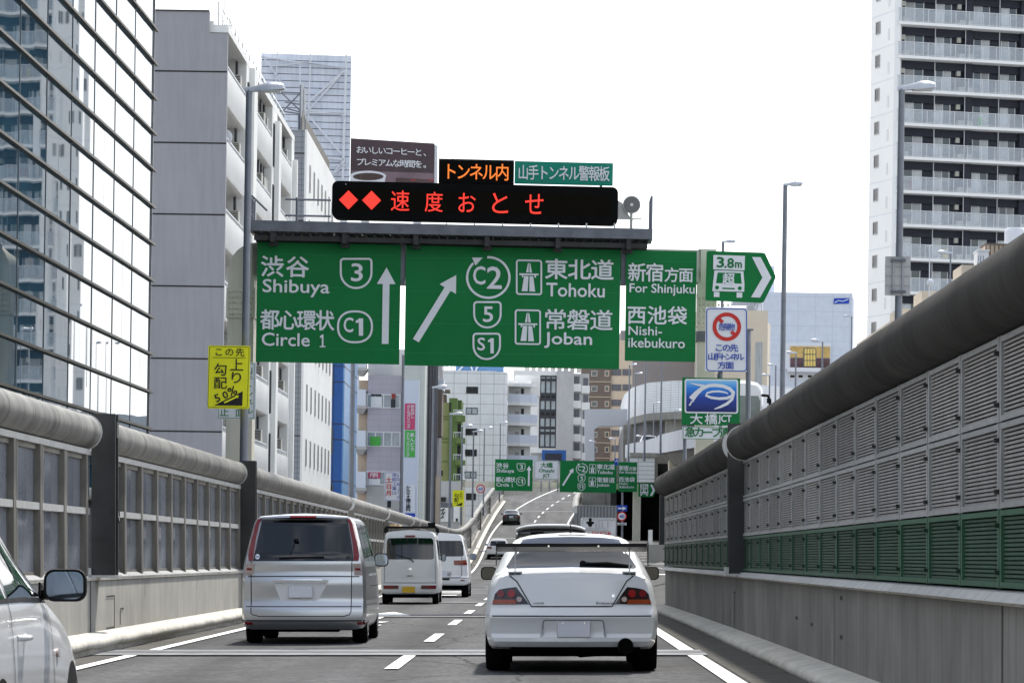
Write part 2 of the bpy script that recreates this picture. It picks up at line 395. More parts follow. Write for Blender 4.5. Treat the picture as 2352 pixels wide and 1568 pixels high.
# painted lines
ln = MB()
def stripe(x0, x1, ya, yb, h=.014, st=5): ln.strip([[RL(x0, h, y), RL(x1, h, y)] for y in ys(ya, yb, st)])
stripe(-4.98, -4.83, 2, 28.6); stripe(-4.98, -4.83, 30.2, 470); stripe(1.70, 1.88, 2, 88); stripe(1.72, 1.86, 300, 470)
for k in range(-1, 40):                                        # lane dashes, 5 m on a 12 m pitch
    y0 = 36.9 + 12.05 * k
    if y0 > 14: stripe(-1.67, -1.52, y0, y0 + 5.0)
# arrow and writing painted in the lane ahead of the vans
ar = lambda pts, dx=0, dy=0: ln.poly([RD(x + dx, .016, y + dy) for x, y in pts])
ar([(-3.32, 66.5), (-3.12, 66.5), (-3.12, 71), (-2.68, 71), (-3.2, 75.5), (-3.75, 71), (-3.32, 71)])
for i in range(3): ar([(-3.7 + .1 * i, 57 + 3 * i), (-2.75 - .07 * i, 57.2 + 3 * i), (-2.8, 58.1 + 3 * i), (-3.75, 57.8 + 3 * i)])
for i in range(4): ar([(-3.7, 108 + 4 * i), (-2.7, 108.6 + 4 * i), (-2.7, 110 + 4 * i), (-3.7, 109.3 + 4 * i)])
for i in range(7):                                            # hatching on the ramp
    y = 104 + 12 * i; ln.poly([RD(2.9, hr(y) + .03, y, 0), RD(7.2, hr(y) + .03, y + 2, 0), RD(7.2, hr(y + .5) + .03, y + 2.6, 0), RD(2.9, hr(y + .5) + .03, y + .6, 0)])
struct(ln.build('road_markings', 'road_paint', fix=False))
# expansion joints of the viaduct
jt = MB()
for y in (42.0, 69.0, 91.0, 112, 140, 168, 196, 231, 262, 289, 312, 345, 380, 412):
    w_ = 2.4 if y < 50 else 1.6 if y < 95 else 1.2
    jt.strip([[RL(-5.4 if y < 300 else -4.9, .018, y + a), RL(1.95, .018, y + a)] for a in (0, w_)])
    jt.strip([[RL(-5.4 if y < 300 else -4.9, .024, y + w_ * .46), RL(1.95, .024, y + w_ * .46)], [RL(-5.4 if y < 300 else -4.9, .024, y + w_ * .53), RL(1.95, .024, y + w_ * .53)]], m=1)
struct(jt.build('road_joint', ['joint_steel', 'joint_gap'], fix=False))

# ------------------------------------------------------------------ side walls
class Path2:
    def __init__(s, pts, prof_=True):
        s.p = [Vector(q) for q in pts]; s.L = [0]; s.prof = prof_
        for a, b in zip(s.p, s.p[1:]): s.L.append(s.L[-1] + (b - a).length)
    def at(s, d):
        d = max(0, min(s.L[-1], d)); i = max(k for k in range(len(s.L) - 1) if s.L[k] <= d + 1e-9)
        t = (d - s.L[i]) / (s.L[i + 1] - s.L[i]); p = s.p[i].lerp(s.p[i + 1], t)
        a, b = s.dir(i), s.dir(min(i + 1, len(s.p) - 2)); a0 = s.dir(max(i - 1, 0))
        dd = (a0 + a).normalized().lerp((a + b).normalized(), t).normalized(); return p, dd
    def dir(s, i): return (s.p[i + 1] - s.p[i]).normalized()
    def pt(s, d, off, h):     # off to the right of travel
        p, t = s.at(d); q = p + Vector((t.y, -t.x)) * off; return RD(q.x, h, q.y)
    def M(s, d):              # local frame: x along the wall, y to the right of travel, z up
        o, ex = s.pt(d, 0, 0), s.pt(d + 1, 0, 0) - s.pt(d - .0, 0, 0); ex.normalize(); ez = Vector((-RS_, 0, RC)); ey = -ez.cross(ex).normalized(); ez = ex.cross(-ey).normalized()
        return Matrix(((ex.x, ey.x, ez.x, o.x), (ex.y, ey.y, ez.y, o.y), (ex.z, ey.z, ez.z, o.z), (0, 0, 0, 1)))

LP = Path2([(-5.65, 8), (-5.65, 60), (-5.65, 120), (-5.65, 200), (-5.65, 240), (-5.64, 270), (-5.6, 300), (-5.45, 335), (-5.2, 370), (-4.75, 410)])
rc = [(2.75, 8), (2.75, 30), (2.75, 48), (2.73, 60), (2.68, 70), (2.62, 78)]
th = 0.; x, y = 2.62, 78.
for i in range(9): th += .13 if i < 8 else 0; x += 2 * sin(th); y += 2 * cos(th); rc.append((x, y))
RP = Path2(rc)

def parapet(name, path, side, mat, label, d0, d1, top=.92, base=.24, nose_x=.30, nose_h=.16, kerb_to=None, step=4):
    """concrete wall with a kerb at its foot; side +1 when the road is on the right of travel"""
    root = thing(name, label, 'parapet')
    m = MB(); pr = [(0, base - .5), (0, top - .02), (-.01, top), (-.28, top), (-.30, top - .02), (-.30, -1.2)]
    m.strip([[path.pt(d, side * o, h) for o, h in pr] for d in ys(d0, d1, step)]); m.build('wall', [mat], root, 30)
    cp = MB(); cp.strip([[path.pt(d, side * o, h) for o, h in ((.015, top - .035), (.018, top + .006), (-.31, top + .008), (-.315, top - .03))] for d in ys(d0, d1, step)]); cp.build('coping', 'kerb', root, 30)
    k = MB(); ring = [(.0, base), (nose_x * .5, base - .02), (nose_x * .86, base - .045), (nose_x * .97, base - .075), (nose_x, base - .11), (nose_x * .95, base - .15), (nose_x * .8, base - .17), (nose_x * .78, 0), (0, 0)]
    rows = []
    for i, d in enumerate(ys(d0, kerb_to or d1, .8)):
        j = .012 * sin(d * 2.1) + .01 * sin(d * 5.3 + 1); rows.append([path.pt(d, side * (o + (j if 0 < q < 7 else 0)), h + (j * .6 if 0 < q < 7 else 0)) for q, (o, h) in enumerate(ring)])
    k.strip(rows); k.build('kerb', 'kerb', root, 50)
    return root
lw = parapet('concrete_parapet', LP, 1, 'concrete', 'pale stained concrete parapet under the glazed noise barrier', 0, LP.L[-1])
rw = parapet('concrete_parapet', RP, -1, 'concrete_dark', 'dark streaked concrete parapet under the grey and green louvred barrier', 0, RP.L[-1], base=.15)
# construction joints, covers and drain boxes on the walls
def slot(path, side, d, h0, h1, w=.02, off=.006):
    sj = MB(); sj.strip([[path.pt(d, side * off, h0), path.pt(d, side * off, h1)], [path.pt(d + w, side * off, h0), path.pt(d + w, side * off, h1)]]); sj.build('groove', 'joint_gap', lw if side > 0 else rw, fix=False)
for d in (36.0, 58, 96, 118): slot(LP, 1, d, .24, .92, .05)
for d, a, b in ((37.6, .66, .68), (37.6, .25, .27)): slot(LP, 1, d, a, b, .9)
slot(LP, 1, 38.45, .25, .68, .05); slot(LP, 1, 39.1, .28, .5, .05); slot(LP, 1, 42.0, .62, .82, .03); slot(LP, 1, 49.5, .64, .84, .03); slot(LP, 1, 39.1, .48, .5, .4)
for d in (41.6, 25.5, 13.2, 55): slot(RP, -1, d, .15, .9, .035)
slot(RP, -1, 43.0, .2, .68, .08); slot(RP, -1, 44.0, .2, .45, .06); slot(RP, -1, 42.75, .66, .68, .4)
for d, h in ((24.6, .78), (24.6, .42), (28.2, .47), (30.4, .5)): slot(RP, -1, d, h, h + .035, .22)

# ---- glazed barrier
lb = thing('noise_barrier', 'glazed noise barrier with grey metal tube on its top', 'noise barrier')
f = MB()
f.box(0.02, .10, -.05, .07, .0, 1.50); f.box(1.62, 1.80, -.05, .10, .0, 1.50); f.box(1.83, 1.98, -.05, .03, .0, 1.50)
f.box(.10, 1.62, -.04, .04, 0, .06); f.box(.10, 1.62, -.05, .05, 1.44, 1.50)
f.box(.0, 2.0, -.06, .09, .76, .84, m=1); f.box(.0, 2.0, -.06, .10, 1.50, 1.57, m=1)
FR = f.mesh('frame', ['frame_brown', 'rail_alu'])
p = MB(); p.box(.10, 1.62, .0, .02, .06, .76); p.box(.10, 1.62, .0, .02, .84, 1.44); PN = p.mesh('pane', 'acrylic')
fl = MB(); fl.hexa([(.01, .14, -.03), (1.97, .14, -.03), (1.97, -.05, -.03), (.01, -.05, -.03), (.01, .06, .02), (1.97, .06, .02), (1.97, -.05, .045), (.01, -.05, .045)]); FLS = fl.mesh('flashing', 'louvre_edge')
LPOSTS = [36.7, 58.3, 94.5]
n = 0
for i in range(int(4), 112):
    d = .2 + 2 * i
    if any(abs(d + 1 - q) < .9 for q in LPOSTS): continue
    M = LP.M(d) @ Matrix.Translation((0, -.12, .95))
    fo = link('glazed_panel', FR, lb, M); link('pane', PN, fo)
    if d < 120: link('flashing', FLS, fo)
    n += 1
# farther panels, climbing
for a in ys(226, LP.L[-1] - 9, 9):
    fm = MB()
    b = a + 8.9
    for h0, h1 in ((.95, 1.68), (1.76, 2.44)): fm.strip([[LP.pt(a, -.1, h0), LP.pt(a, -.1, h1)], [LP.pt(b, -.1, h0), LP.pt(b, -.1, h1)]], m=1)
    for h0, h1 in ((1.68, 1.76), (2.44, 2.52), (.9, .98)): fm.strip([[LP.pt(a, -.02, h0), LP.pt(a, -.02, h1)], [LP.pt(b, -.02, h0), LP.pt(b, -.02, h1)]])
    for q in ys(a, b, 2): fm.strip([[LP.pt(q, -.03, .95), LP.pt(q, -.03, 2.5)], [LP.pt(min(q + .22, b), -.03, .95), LP.pt(min(q + .22, b), -.03, 2.5)]])
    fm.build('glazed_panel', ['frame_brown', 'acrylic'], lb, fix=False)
def tube_run(path, root, side, d0, d1, mat, h=2.74, r=.215, off=0., step=2.0, ridge=.006):
    """one length of the fat tube on the wall: plates with a raised seam every step"""
    m = MB(); n = 22; ds = ys(d0, d1, step); rows = []
    for i, d in enumerate(ds):
        for e, k in ((-.05, 1.0), (-.016, 1 + ridge), (.016, 1 + ridge), (.05, 1.0)):
            q = d + e
            if (i == 0 and e < 0) or (i == len(ds) - 1 and e > 0): continue
            p, t = path.at(q); rows.append([path.pt(q, off + r * k * cos(2 * pi * j / n), h + r * k * sin(2 * pi * j / n)) for j in range(n)])
        if i < len(ds) - 1 and d1 - d0 > 3:
            q = d + step / 2; rows.append([path.pt(q, off + r * .995 * cos(2 * pi * j / n), h + r * .995 * sin(2 * pi * j / n)) for j in range(n)])
    m.strip(rows, closed=True); o = m.build('tube', mat, root, 40)
    for d in ds[1:-1]:
        sm = MB(); sm.strip([[path.pt(d + e, off + r * (1.003 + ridge) * cos(2 * pi * j / n), h + r * (1.003 + ridge) * sin(2 * pi * j / n)) for j in range(n)] for e in (-.010, .010)], closed=True); sm.build('groove', 'joint_gap', o, fix=False)
    for d, e in ((d0, -.02), (d1, .02)):
        c = MB(); a = [path.pt(d, off + r * 1.06 * cos(2 * pi * j / 24), h + r * 1.06 * sin(2 * pi * j / 24)) for j in range(24)]
        t = (path.pt(d + .5, 0, h) - path.pt(d - .5, 0, h)).normalized(); c.prism(a, t * e, 0); pl = c.build('end_plate', 'disc', o)
    return o
for a, b in ((4, 36.2), (37.6, 57.8), (59.2, 94.0), (95.2, 118), (118.8, 142), (142.8, 150), (150.8, 196), (196.8, 228), (228.8, 262), (262.8, 300), (300.8, 340), (340.8, LP.L[-1] - .3)):
    tube_run(LP, lb, 1, a, b, 'tube_metal', off=-.1)
def hpost(path, root, d, off, w=.32, h0=.92, h1=2.98, mat='post_dark'):
    m = MB(); M = path.M(d)
    for a, b in ((-.17, -.12), (.12, .17)): m.box(a, b, off - w / 2, off + w / 2, h0, h1, M=M)
    m.box(-.12, .12, off - .02, off + .02, h0, h1, M=M); m.box(-.2, .2, off - w / 2 - .04, off + w / 2 + .04, h0, h0 + .03, m=1, M=M)
    m.box(-.2, .2, off - w / 2 - .05, off - w / 2, h0, h0 + .12, m=1, M=M); m.box(-.1, .1, off - w / 2 - .012, off + w / 2 + .012, h1 - .3, h1 - .1, M=M)
    return m.build('post', [mat, 'rail_alu'], root)
for d in LPOSTS[:2]: hpost(LP, lb, d, .10, w=.30)
hpost(LP, lb, LPOSTS[2] + .1, .02, w=.2, h1=2.55, mat='frame_brown')
for d in (118.4, 142.4, 150.4, 196.4, 228.4, 262.4, 300.4, 340.4, LP.L[-1] - .1): hpost(LP, lb, d, .0, w=.16, h1=2.52, mat='frame_brown')
wire = MB(); M = LP.M(36.8); wire.tube([M @ Vector((-.2, .2, 2.1)), M @ Vector((-.22, .24, 1.72)), M @ Vector((-.1, .28, 1.62)), M @ Vector((.1, .26, 1.7)), M @ Vector((.14, .22, 2.2))], .008, 6); wire.build('cable', 'post_dark', lb, 60)

# ---- louvred barrier
rb = thing('noise_barrier', 'louvred noise barrier of grey panels over a green row', 'noise barrier')
def louvre_panel(hh, nsl):
    m = MB(); L0, L1 = .015, 1.985
    m.box(L0, L1, .03, .05, 0, hh, m=2)
    m.box(L0, L0 + .08, -.012, .03, 0, hh, m=1); m.box(L1 - .08, L1, -.012, .03, 0, hh, m=1)
    m.box(L0 + .08, L1 - .08, -.012, .03, hh - .038, hh - .004, m=1); m.box(L0 + .08, L1 - .08, -.012, .03, .004, .038, m=1)
    p = (hh - .076) / nsl
    for i in range(nsl):
        z = .038 + p * i
        m.hexa([(L0 + .08, .03, z + p * .30), (L1 - .08, .03, z + p * .30), (L1 - .08, .004, z + p * .04), (L0 + .08, .004, z + p * .04), (L0 + .08, .03, z + p * .98), (L1 - .08, .03, z + p * .98), (L1 - .08, .004, z + p * .62), (L0 + .08, .004, z + p * .62)])
    for z in (.2 * hh, .8 * hh): m.box(L0 - .022, L0 + .028, -.04, .0, z - .014, z + .014, m=2)
    return m
PG = louvre_panel(.52, 17).mesh('panel_grey', ['louvre_grey', 'louvre_edge', 'louvre_dark'])
PV = louvre_panel(.475, 15).mesh('panel_green', ['louvre_green', 'louvre_green_edge', 'louvre_green_dark'])
RPOST = 41.2
fl = MB(); fl.hexa([(.01, -.09, -.035), (1.99, -.09, -.035), (1.99, .05, -.035), (.01, .05, -.035), (.01, -.03, .02), (1.99, -.03, .02), (1.99, .05, .03), (.01, .05, .03)]); FLR = fl.mesh('flashing', 'louvre_edge')
for i in range(2, 43):
    d = -.55 + 2 * i
    if d > RP.L[-1] - 2: break
    for h, me, nm in ((.985, PV, 'green_panel'), (1.465, PG, 'grey_panel'), (1.99, PG, 'grey_panel')):
        if abs(d + 1 - RPOST) < .5: continue
        link(nm, me, rb, RP.M(d) @ Matrix.Translation((0, .02, h)))
    if d < 75: link('flashing', FLR, rb, RP.M(d) @ Matrix.Translation((0, .0, .945)))
tube_run(RP, rb, -1, 2, RPOST - .45, 'tube_grimy', off=.0, h=2.75, r=.235, step=3.1, ridge=.008)
tube_run(RP, rb, -1, RPOST + .45, RP.L[-1] - .5, 'tube_grimy', off=.0, h=2.75, r=.235, step=3.1, ridge=.008)
hpost(RP, rb, RPOST, -.04, w=.30, h1=3.03)
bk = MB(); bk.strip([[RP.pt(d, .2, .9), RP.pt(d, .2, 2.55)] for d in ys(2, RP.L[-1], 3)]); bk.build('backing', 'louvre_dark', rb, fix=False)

# divider wall with a tube where the ramp leaves the main road
DP = Path2([(2.6 + shift(y), y) for y in ys(308, 450, 8)])
dv = thing('noise_barrier', 'far noise barrier with curved tube between the climbing road and the ramp', 'noise barrier')
m = MB(); m.strip([[DP.pt(d, o, h) for o, h in ((0, 0), (0, 2.6), (.3, 2.6), (.3, 0))] for d in ys(0, 120, 8)], closed=True); m.build('wall', 'concrete', dv)
cp = MB(); cp.poly([DP.pt(0, o, h) for o, h in ((-.02, 0), (-.02, 2.62), (.62, 2.62), (.62, 0))]); cp.prism([DP.pt(-.3, o, h) for o, h in ((-.02, 0), (-.02, 2.62), (.62, 2.62), (.62, 0))], (0, .4, 0)); cp.build('end_panel', 'galv_light', dv)
tube_run(DP, dv, -1, 0, 120, 'tube_metal', off=.15, h=2.72, r=.32, step=4)

# concrete parapet round the bend beyond the end of the glazed barrier
fp = thing('concrete_parapet', 'long low concrete parapet round the far bend above the crest', 'parapet')
B0 = [(W(1140, 1150, 432), W(1140, 1112, 432)), (W(1200, 1147, 442), W(1200, 1110, 442)), (W(1236, 1142, 452), W(1236, 1106, 452)), (W(1262, 1133, 462), W(1262, 1104, 462)), (W(1300, 1122, 478), W(1300, 1096, 478)), (W(1380, 1104, 500), W(1380, 1078, 500))]
m = MB(); m.strip([[a - Vector((0, 0, 3)), a, b, b + Vector((0, .4, 0)), a + Vector((0, .4, -3))] for a, b in B0]); m.build('wall', 'concrete', fp, 30)
m = MB(); m.strip([[a + Vector((0, -.06, -.12)), a + Vector((0, -.06, .12)), a + Vector((0, .1, .12))] for a, b in B0]); m.build('kerb', 'kerb', fp)
sh = MB(); sh.strip([[RD(-5.2 if y < 410 else -7.0 + max(0, y - 430) * .07, -.02, y), RL(-4.5, -.015, y)] for y in ys(380, 520, 6)]); 
struct(sh.build('road_shoulder', 'shoulder_asphalt', fix=False))
# ------------------------------------------------------------------ signs on the near gantry
mk('sign_green', (.004, .168, .042), .6, var=.10, scale=.8, spec=.2)
mk('sign_teal', (.002, .22, .15), .6, var=.06)
mk('sign_white', (.72, .74, .77), .5, var=.03)
mk('sign_yellow', (.88, .86, .012), .45, var=.04)
mk('sign_black', (.012, .012, .012), .5, var=.05)
mk('sign_blue', (.012, .06, .42), .45, var=.05)
mk('sign_red', (.55, .025, .02), .45, var=.05)
mk('sign_back', (.4, .4, .4), .5, .4, var=.12)
mk('cream_steel', (.63, .60, .50), .5, var=.06, scale=1.5, streak=.18)
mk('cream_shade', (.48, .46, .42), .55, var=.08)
mk('led_case', (.003, .003, .0035), .7, var=.1, spec=.08)
mk('led_face', (.006, .005, .0035), .8, var=.2, scale=30, spec=.05)
mk('led_red', (.1, .01, .008), .5, var=0, emit=(1, .04, .025), estr=.62)
mk('led_orange', (.1, .04, .008), .5, var=0, emit=(1, .22, .03), estr=.55)
mk('walk_steel', (.13, .14, .16), .5, .45, var=.2, scale=3, spots=.3)
mk('horn_dark', (.16, .16, .155), .6, var=.1)
mk('sign_seam', (.012, .26, .085), .6, var=0)
mk('horn', (.45, .45, .43), .5, .2, var=.1)
mk('lamp_pole', (.20, .215, .245), .5, .4, var=.12, scale=4, streak=.15)
mk('lamp_head', (.5, .52, .56), .45, .3, var=.08)
mk('lamp_lens', (.55, .55, .55), .2, var=.05)

GP = Plane(75.6, .075)                       # the sign face of the near gantry
def green_board(label, tl, br, plane, off, name='direction_sign', fn=None, mat='sign_green', th=.09, ribs=True, group=None):
    a, b = plane.st(*(fn(*tl) if fn else tl)), plane.st(*(fn(*br) if fn else br))
    o = plane.w(((a[0] + b[0]) / 2, b[1]), off)
    root = thing(name, label, 'sign', o, group)
    s = Sheet(plane, o, fn); s.slab(*tl, *br, th, off); s.build('panel', mat, root)
    s = Sheet(plane, o, fn); x_ = tl[0]; w_ = br[0] - tl[0]
    for t in (.10, .37, .63, .87):
        y_ = tl[1] + (br[1] - tl[1]) * t; s.stroke([(x_ + .5, y_), (x_ + w_ - .5, y_ + .019 * w_ * .45)], .8, off + .006)
    s.build('seam_groove', 'sign_seam', root)
    if ribs:
        r = Sheet(plane, o, fn); n = 4
        for i in range(n):
            x = tl[0] + (br[0] - tl[0]) * (i + .5) / n; r.slab(x - 2.5, tl[1] + 8, x + 2.5, br[1] - 14, .1, off - th - .002)
        r.build('rib', 'sign_back', root)
    return root, o
def legend(root, o, plane, off, fn=None): s = Sheet(plane, o, fn); s.base = off; return s

def board_shibuya(label, fn=None, plane=GP, off=0., th=.09, group=None):
    r, o = green_board(label, (591.4, 555.6), (916.6, 836.5), plane, off, fn=fn, th=th, group=group); e = off + .012; B = .02
    s = Sheet(plane, o, fn); s.row('渋谷', 603, 589.7, 706, 637.5, 45, B, e); s.line('Shibuya', 604, 641, 756.2, 683, B * .8, e)
    s.row('都心環状', 601.5, 712.8, 764.5, 759.5, 37, B, e); s.line('Circle', 602, 763.8, 711, 795.5, B * .9, e); s.one(735, 768, 747, 797.5, e, serif=True); s.build('lettering', 'sign_white', r)
    s = Sheet(plane, o, fn); s.stroke(shield(782.7, 594.6, 853.3, 661.6), 4.6, e, True); s.line('3', 807.4, 605.3, 832.4, 646, B, e); s.build('route_shield', 'sign_white', r)
    s = Sheet(plane, o, fn); s.stroke([(815.4 + 39 * abs(cos(t)) ** .85 * (1 if cos(t) > 0 else -1), 750.4 + 35.5 * abs(sin(t)) ** .85 * (1 if sin(t) > 0 else -1)) for t in [2 * pi * k / 40 for k in range(40)]], 4.6, e, True)
    s.line('C', 790.1, 729.3, 810.8, 762.8, B, e); s.one(817.2, 731.1, 834, 770.8, e); s.build('route_shield', 'sign_white', r)
    s = Sheet(plane, o, fn); s.fill([(888, 614.2), (908.5, 652.5), (894.7, 652.5), (892.5, 789.7), (876.9, 789.7), (879.2, 652.2), (865.8, 652)], e); s.build('arrow', 'sign_white', r)
    return r
def exp_icon(s, dx, dy, e):
    q = lambda x, y: (918.8 + .2266 * (x + dx), 542.1 + .2266 * (y + dy))
    s.stroke([q(x, y) for x, y in rrect(1183, 246, 1432, 587, 22, skew=.018)], 3.8, e, True)
    for pts in ([(1210, 378), (1405, 382), (1404, 398), (1210, 396)], [(1236, 396), (1252, 396), (1250, 418), (1236, 418)], [(1363, 397), (1379, 397), (1378, 424), (1363, 420)], [(1297, 275), (1306, 275), (1303, 369), (1278, 369)], [(1312, 275), (1321, 276), (1338, 371), (1312, 370)], [(1258, 405), (1303, 406), (1293, 560), (1233, 558)], [(1313, 406), (1350, 408), (1370, 563), (1310, 561)]): s.fill([q(*p) for p in pts], e)
def board_tohoku(label, fn=None, plane=GP, off=0., th=.09, group=None):
    r, o = green_board(label, (932.8, 563.6), (1421.8, 847.6), plane, off, fn=fn, th=th, group=group); e = off + .012; B = .02
    s = Sheet(plane, o, fn); s.row('東北道', 1255.3, 596.8, 1406, 643.8, 45, B, e); s.line('Tohoku', 1255.3, 649.7, 1388.3, 683, B, e)
    s.row('常磐道', 1253, 712, 1403.7, 759.5, 45, B * .7, e); s.line('Joban', 1250.8, 763, 1359.1, 800.5, B, e); s.build('lettering', 'sign_white', r)
    s = Sheet(plane, o, fn); s.stroke([(1121.6 + 48.6 * cos(radians(a)), 637.3 + 46.5 * sin(radians(a))) for a in range(-93, 228, 6)], 5.2, e); s.fill([(1084.2, 591.5), (1108.7, 591.7), (1092.2, 610.1)], e)
    s.line('C', 1087.6, 611.9, 1114.1, 653.2, B, e); s.line('2', 1119.3, 612.8, 1151.7, 662.9, B, e); s.build('route_shield', 'sign_white', r)
    s = Sheet(plane, o, fn); s.stroke(shield(1089, 693.7, 1150, 752), 4.3, e, True); s.line('5', 1110.3, 704.1, 1131.8, 739.4, B, e); s.build('route_shield', 'sign_white', r)
    s = Sheet(plane, o, fn); s.stroke(shield(1087.5, 766.2, 1148.3, 824.5), 4.3, e, True); s.line('S', 1097.2, 775.5, 1113.6, 804.3, B, e); s.one(1120.9, 776.6, 1134.1, 811.3, e); s.build('route_shield', 'sign_white', r)
    s = Sheet(plane, o, fn); s.fill([(1048, 631.6), (1047.3, 674.7), (1034.8, 667.9), (961.9, 786.1), (948.3, 778.2), (1021.2, 659.9), (1009.9, 652.5)], e); s.build('arrow', 'sign_white', r)
    for d in ((0, 0), (-12, 504)): s = Sheet(plane, o, fn); exp_icon(s, *d, e); s.build('motorway_symbol', 'sign_white', r)
    return r
def board_shinjuku(label, fn=None, plane=GP, off=0., th=.09, group=None):
    r, o = green_board(label, (1438.7, 574.2), (1596.8, 830.7), plane, off, fn=fn, th=th, group=group); e = off + .012; B = .018
    s = Sheet(plane, o, fn); s.row('新宿', 1445.4, 606, 1521.5, 647.5, 35.5, B, e); s.row('方面', 1528.2, 616, 1590.1, 648.8, 29, B, e); s.line('For Shinjuku', 1446.3, 650.8, 1595, 680.5, B, e)
    s.row('西池袋', 1443.2, 704, 1574.9, 746.5, 38, B, e); s.line('Nishi-', 1443.8, 748.7, 1520, 770.5, B, e); s.line('ikebukuro', 1443.2, 775.5, 1572.7, 799.7, B, e); s.build('lettering', 'sign_white', r)
    return r
def board_truck(label, fn=None, plane=GP, off=.0, th=.08, small=False, group=None):
    pts = [(1625.5, 578.6), (1751, 582.4), (1756, 585), (1779.9, 636), (1779.5, 641), (1753, 694.5), (1748, 697), (1622, 691.7), (1619.2, 688), (1622, 581.5)]
    f_ = fn or (lambda x, y: (x, y)); a = plane.st(*f_(1700, 640)); o = plane.w(a, off)
    r = thing('detour_sign', label, 'sign', o, group); s = Sheet(plane, o, fn)
    s.mb.prism([s.at(s.st(*p), off) for p in pts], (0, th, 0)); s.build('panel', 'sign_green', r); e = off + .012
    q = lambda x, y: (1414.9 + .3047 * x, 551.3 + .3047 * y)
    s = Sheet(plane, o, fn)
    s.fill([q(*p) for p in ((730, 120), (967, 127), (964, 236), (728, 228))], e); s.fill([q(*p) for p in ((738, 233), (955, 239), (963, 340), (961, 397), (722, 391), (727, 330))], e + .001, 0)
    s.fill([q(*p) for p in ((733, 396), (775, 398), (775, 436), (733, 435))], e); s.fill([q(*p) for p in ((904, 402), (947, 403), (946, 441), (904, 440))], e)
    s.stroke([q(*p) for p in ((738, 233), (955, 239))], 1.6, e + .006, m=1)
    s.fill([q(*p) for p in ((762, 252), (935, 256), (942, 336), (749, 332))], e + .004, 1); s.cell('超', *q(805, 262), *q(882, 338), .03, e + .008)
    for c in ((757, 365), (928, 370)): s.fill([q(*p) for p in circ(*c, 15, 18)], e + .004, 1)
    s.fill([q(*p) for p in ((797, 365), (890, 368), (890, 379), (797, 376))], e + .004, 1)
    s.line('3', *q(757, 137), *q(808, 213), .035, e + .006, 1); s.line('.8', *q(815, 145), *q(882, 217), .035, e + .006, 1); s.line('m', *q(894, 176), *q(942, 217), .05, e + .006, 1); s.build('lorry_symbol', ['sign_white', 'sign_green'], r)
    s = Sheet(plane, o, fn); s.fill([q(*p) for p in ((1020, 135), (1085, 137), (1165, 290), (1080, 440), (1012, 438), (1098, 290))], e); s.build('chevron', 'sign_white', r)
    return r
board_shibuya('wide green sign with upward arrow hung on the near overhead gantry above the silver van')
board_tohoku('widest green sign with slanted arrow hung on the near overhead gantry')
board_shinjuku('narrow green sign lettered For Shinjuku on the near overhead gantry')

# gantry frame
gt_ = thing('sign_gantry', 'cream steel portal frame carrying the near overhead signs and walkway', 'gantry', GP.w(GP.st(560, 1050), -.8))
GO = Vector(gt_.location); BP = Plane(76.3, .075)
def on(pl, px, py, off=0.): return pl.w(pl.st(px, py), off) - GO
a0 = BP.st(525, 556)[0]; a1 = BP.st(583, 700)[0]; zt = BP.st(552, 556)[1]
m = MB(); rr = .62
pr = [(a0, -4), (a1, -4), (a1, zt - .75), (a1 + .5, zt - .75), (a1 + .5, zt), (a0 + rr, zt)] + [(a0 + rr - rr * sin(t), zt - rr + rr * cos(t)) for t in [pi / 2 * k / 6 for k in range(1, 7)]]
m.prism([BP.w(p) - GO for p in pr], (0, .75, 0)); m.build('column', 'cream_steel', gt_, 30)
m = MB()
for z0, z1 in ((zt - 1.62, zt - .98),):
    m.box(a0 - .03, a1 + .03, 0, .8, z0, z1, M=Matrix.Translation((0, BP.y0 + BP.k * a0 - .035, 0)) @ Matrix.Translation(-GO))
    for i in range(7):
        for j in range(5):
            m.lathe([(-.035, .018), (0, .032)], Vector((a0 + .06 + i * (a1 - a0 - .1) / 6, BP.y0 + BP.k * a0 - .035, z0 + .08 + j * .12)) - GO, 'y', 6)
m.build('splice_plate', 'cream_steel', gt_)
b0, b1 = BP.st(1604, 640)[0], BP.st(1641, 900)[0]; zr = BP.st(1620, 572)[1]
m = MB(); m.prism([BP.w(p) - GO for p in ((b0, -4), (b1, -4), (b1, zr), (b0, zr))], (0, .8, 0)); m.build('column', 'cream_steel', gt_)
m = MB(); ybr = BP.y0 + BP.k * b0
m.box(b0 - .02, b1 + .45, ybr - .03, ybr + .3, zr - 1.05, zr - .75, M=Matrix.Translation(-GO))
for i in range(7):
    for j in range(5): m.lathe([(-.03, .018), (0, .03)], Vector((b0 + .05 + i * .1, ybr - .03, zr - 1.6 + j * .13)) - GO, 'y', 6)
m.box(b0 - .02, b1 + .02, ybr - .02, ybr + .4, zr - 1.68, zr - .95, M=Matrix.Translation(-GO)); m.build('splice_plate', 'cream_steel', gt_)
m = MB(); m.box(b0 - .03, b1 + .02, ybr - .05, ybr + .4, zr - 2.0, zr - 1.78, M=Matrix.Translation(-GO)); m.build('band', 'walk_steel', gt_)
m = MB()
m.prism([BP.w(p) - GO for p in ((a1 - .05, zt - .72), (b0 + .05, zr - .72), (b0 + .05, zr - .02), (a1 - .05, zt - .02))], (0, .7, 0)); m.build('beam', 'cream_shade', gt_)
for px in (926, 1431):            # brackets that carry the panels
    m = MB(); q = BP.st(px, 640); m.box(q[0] - .06, q[0] + .06, -.62, .05, q[1] - .15, q[1] + .72, M=Matrix.Translation((0, BP.y0 + BP.k * q[0], 0)) @ Matrix.Translation(-GO)); m.build('bracket', 'walk_steel', gt_)

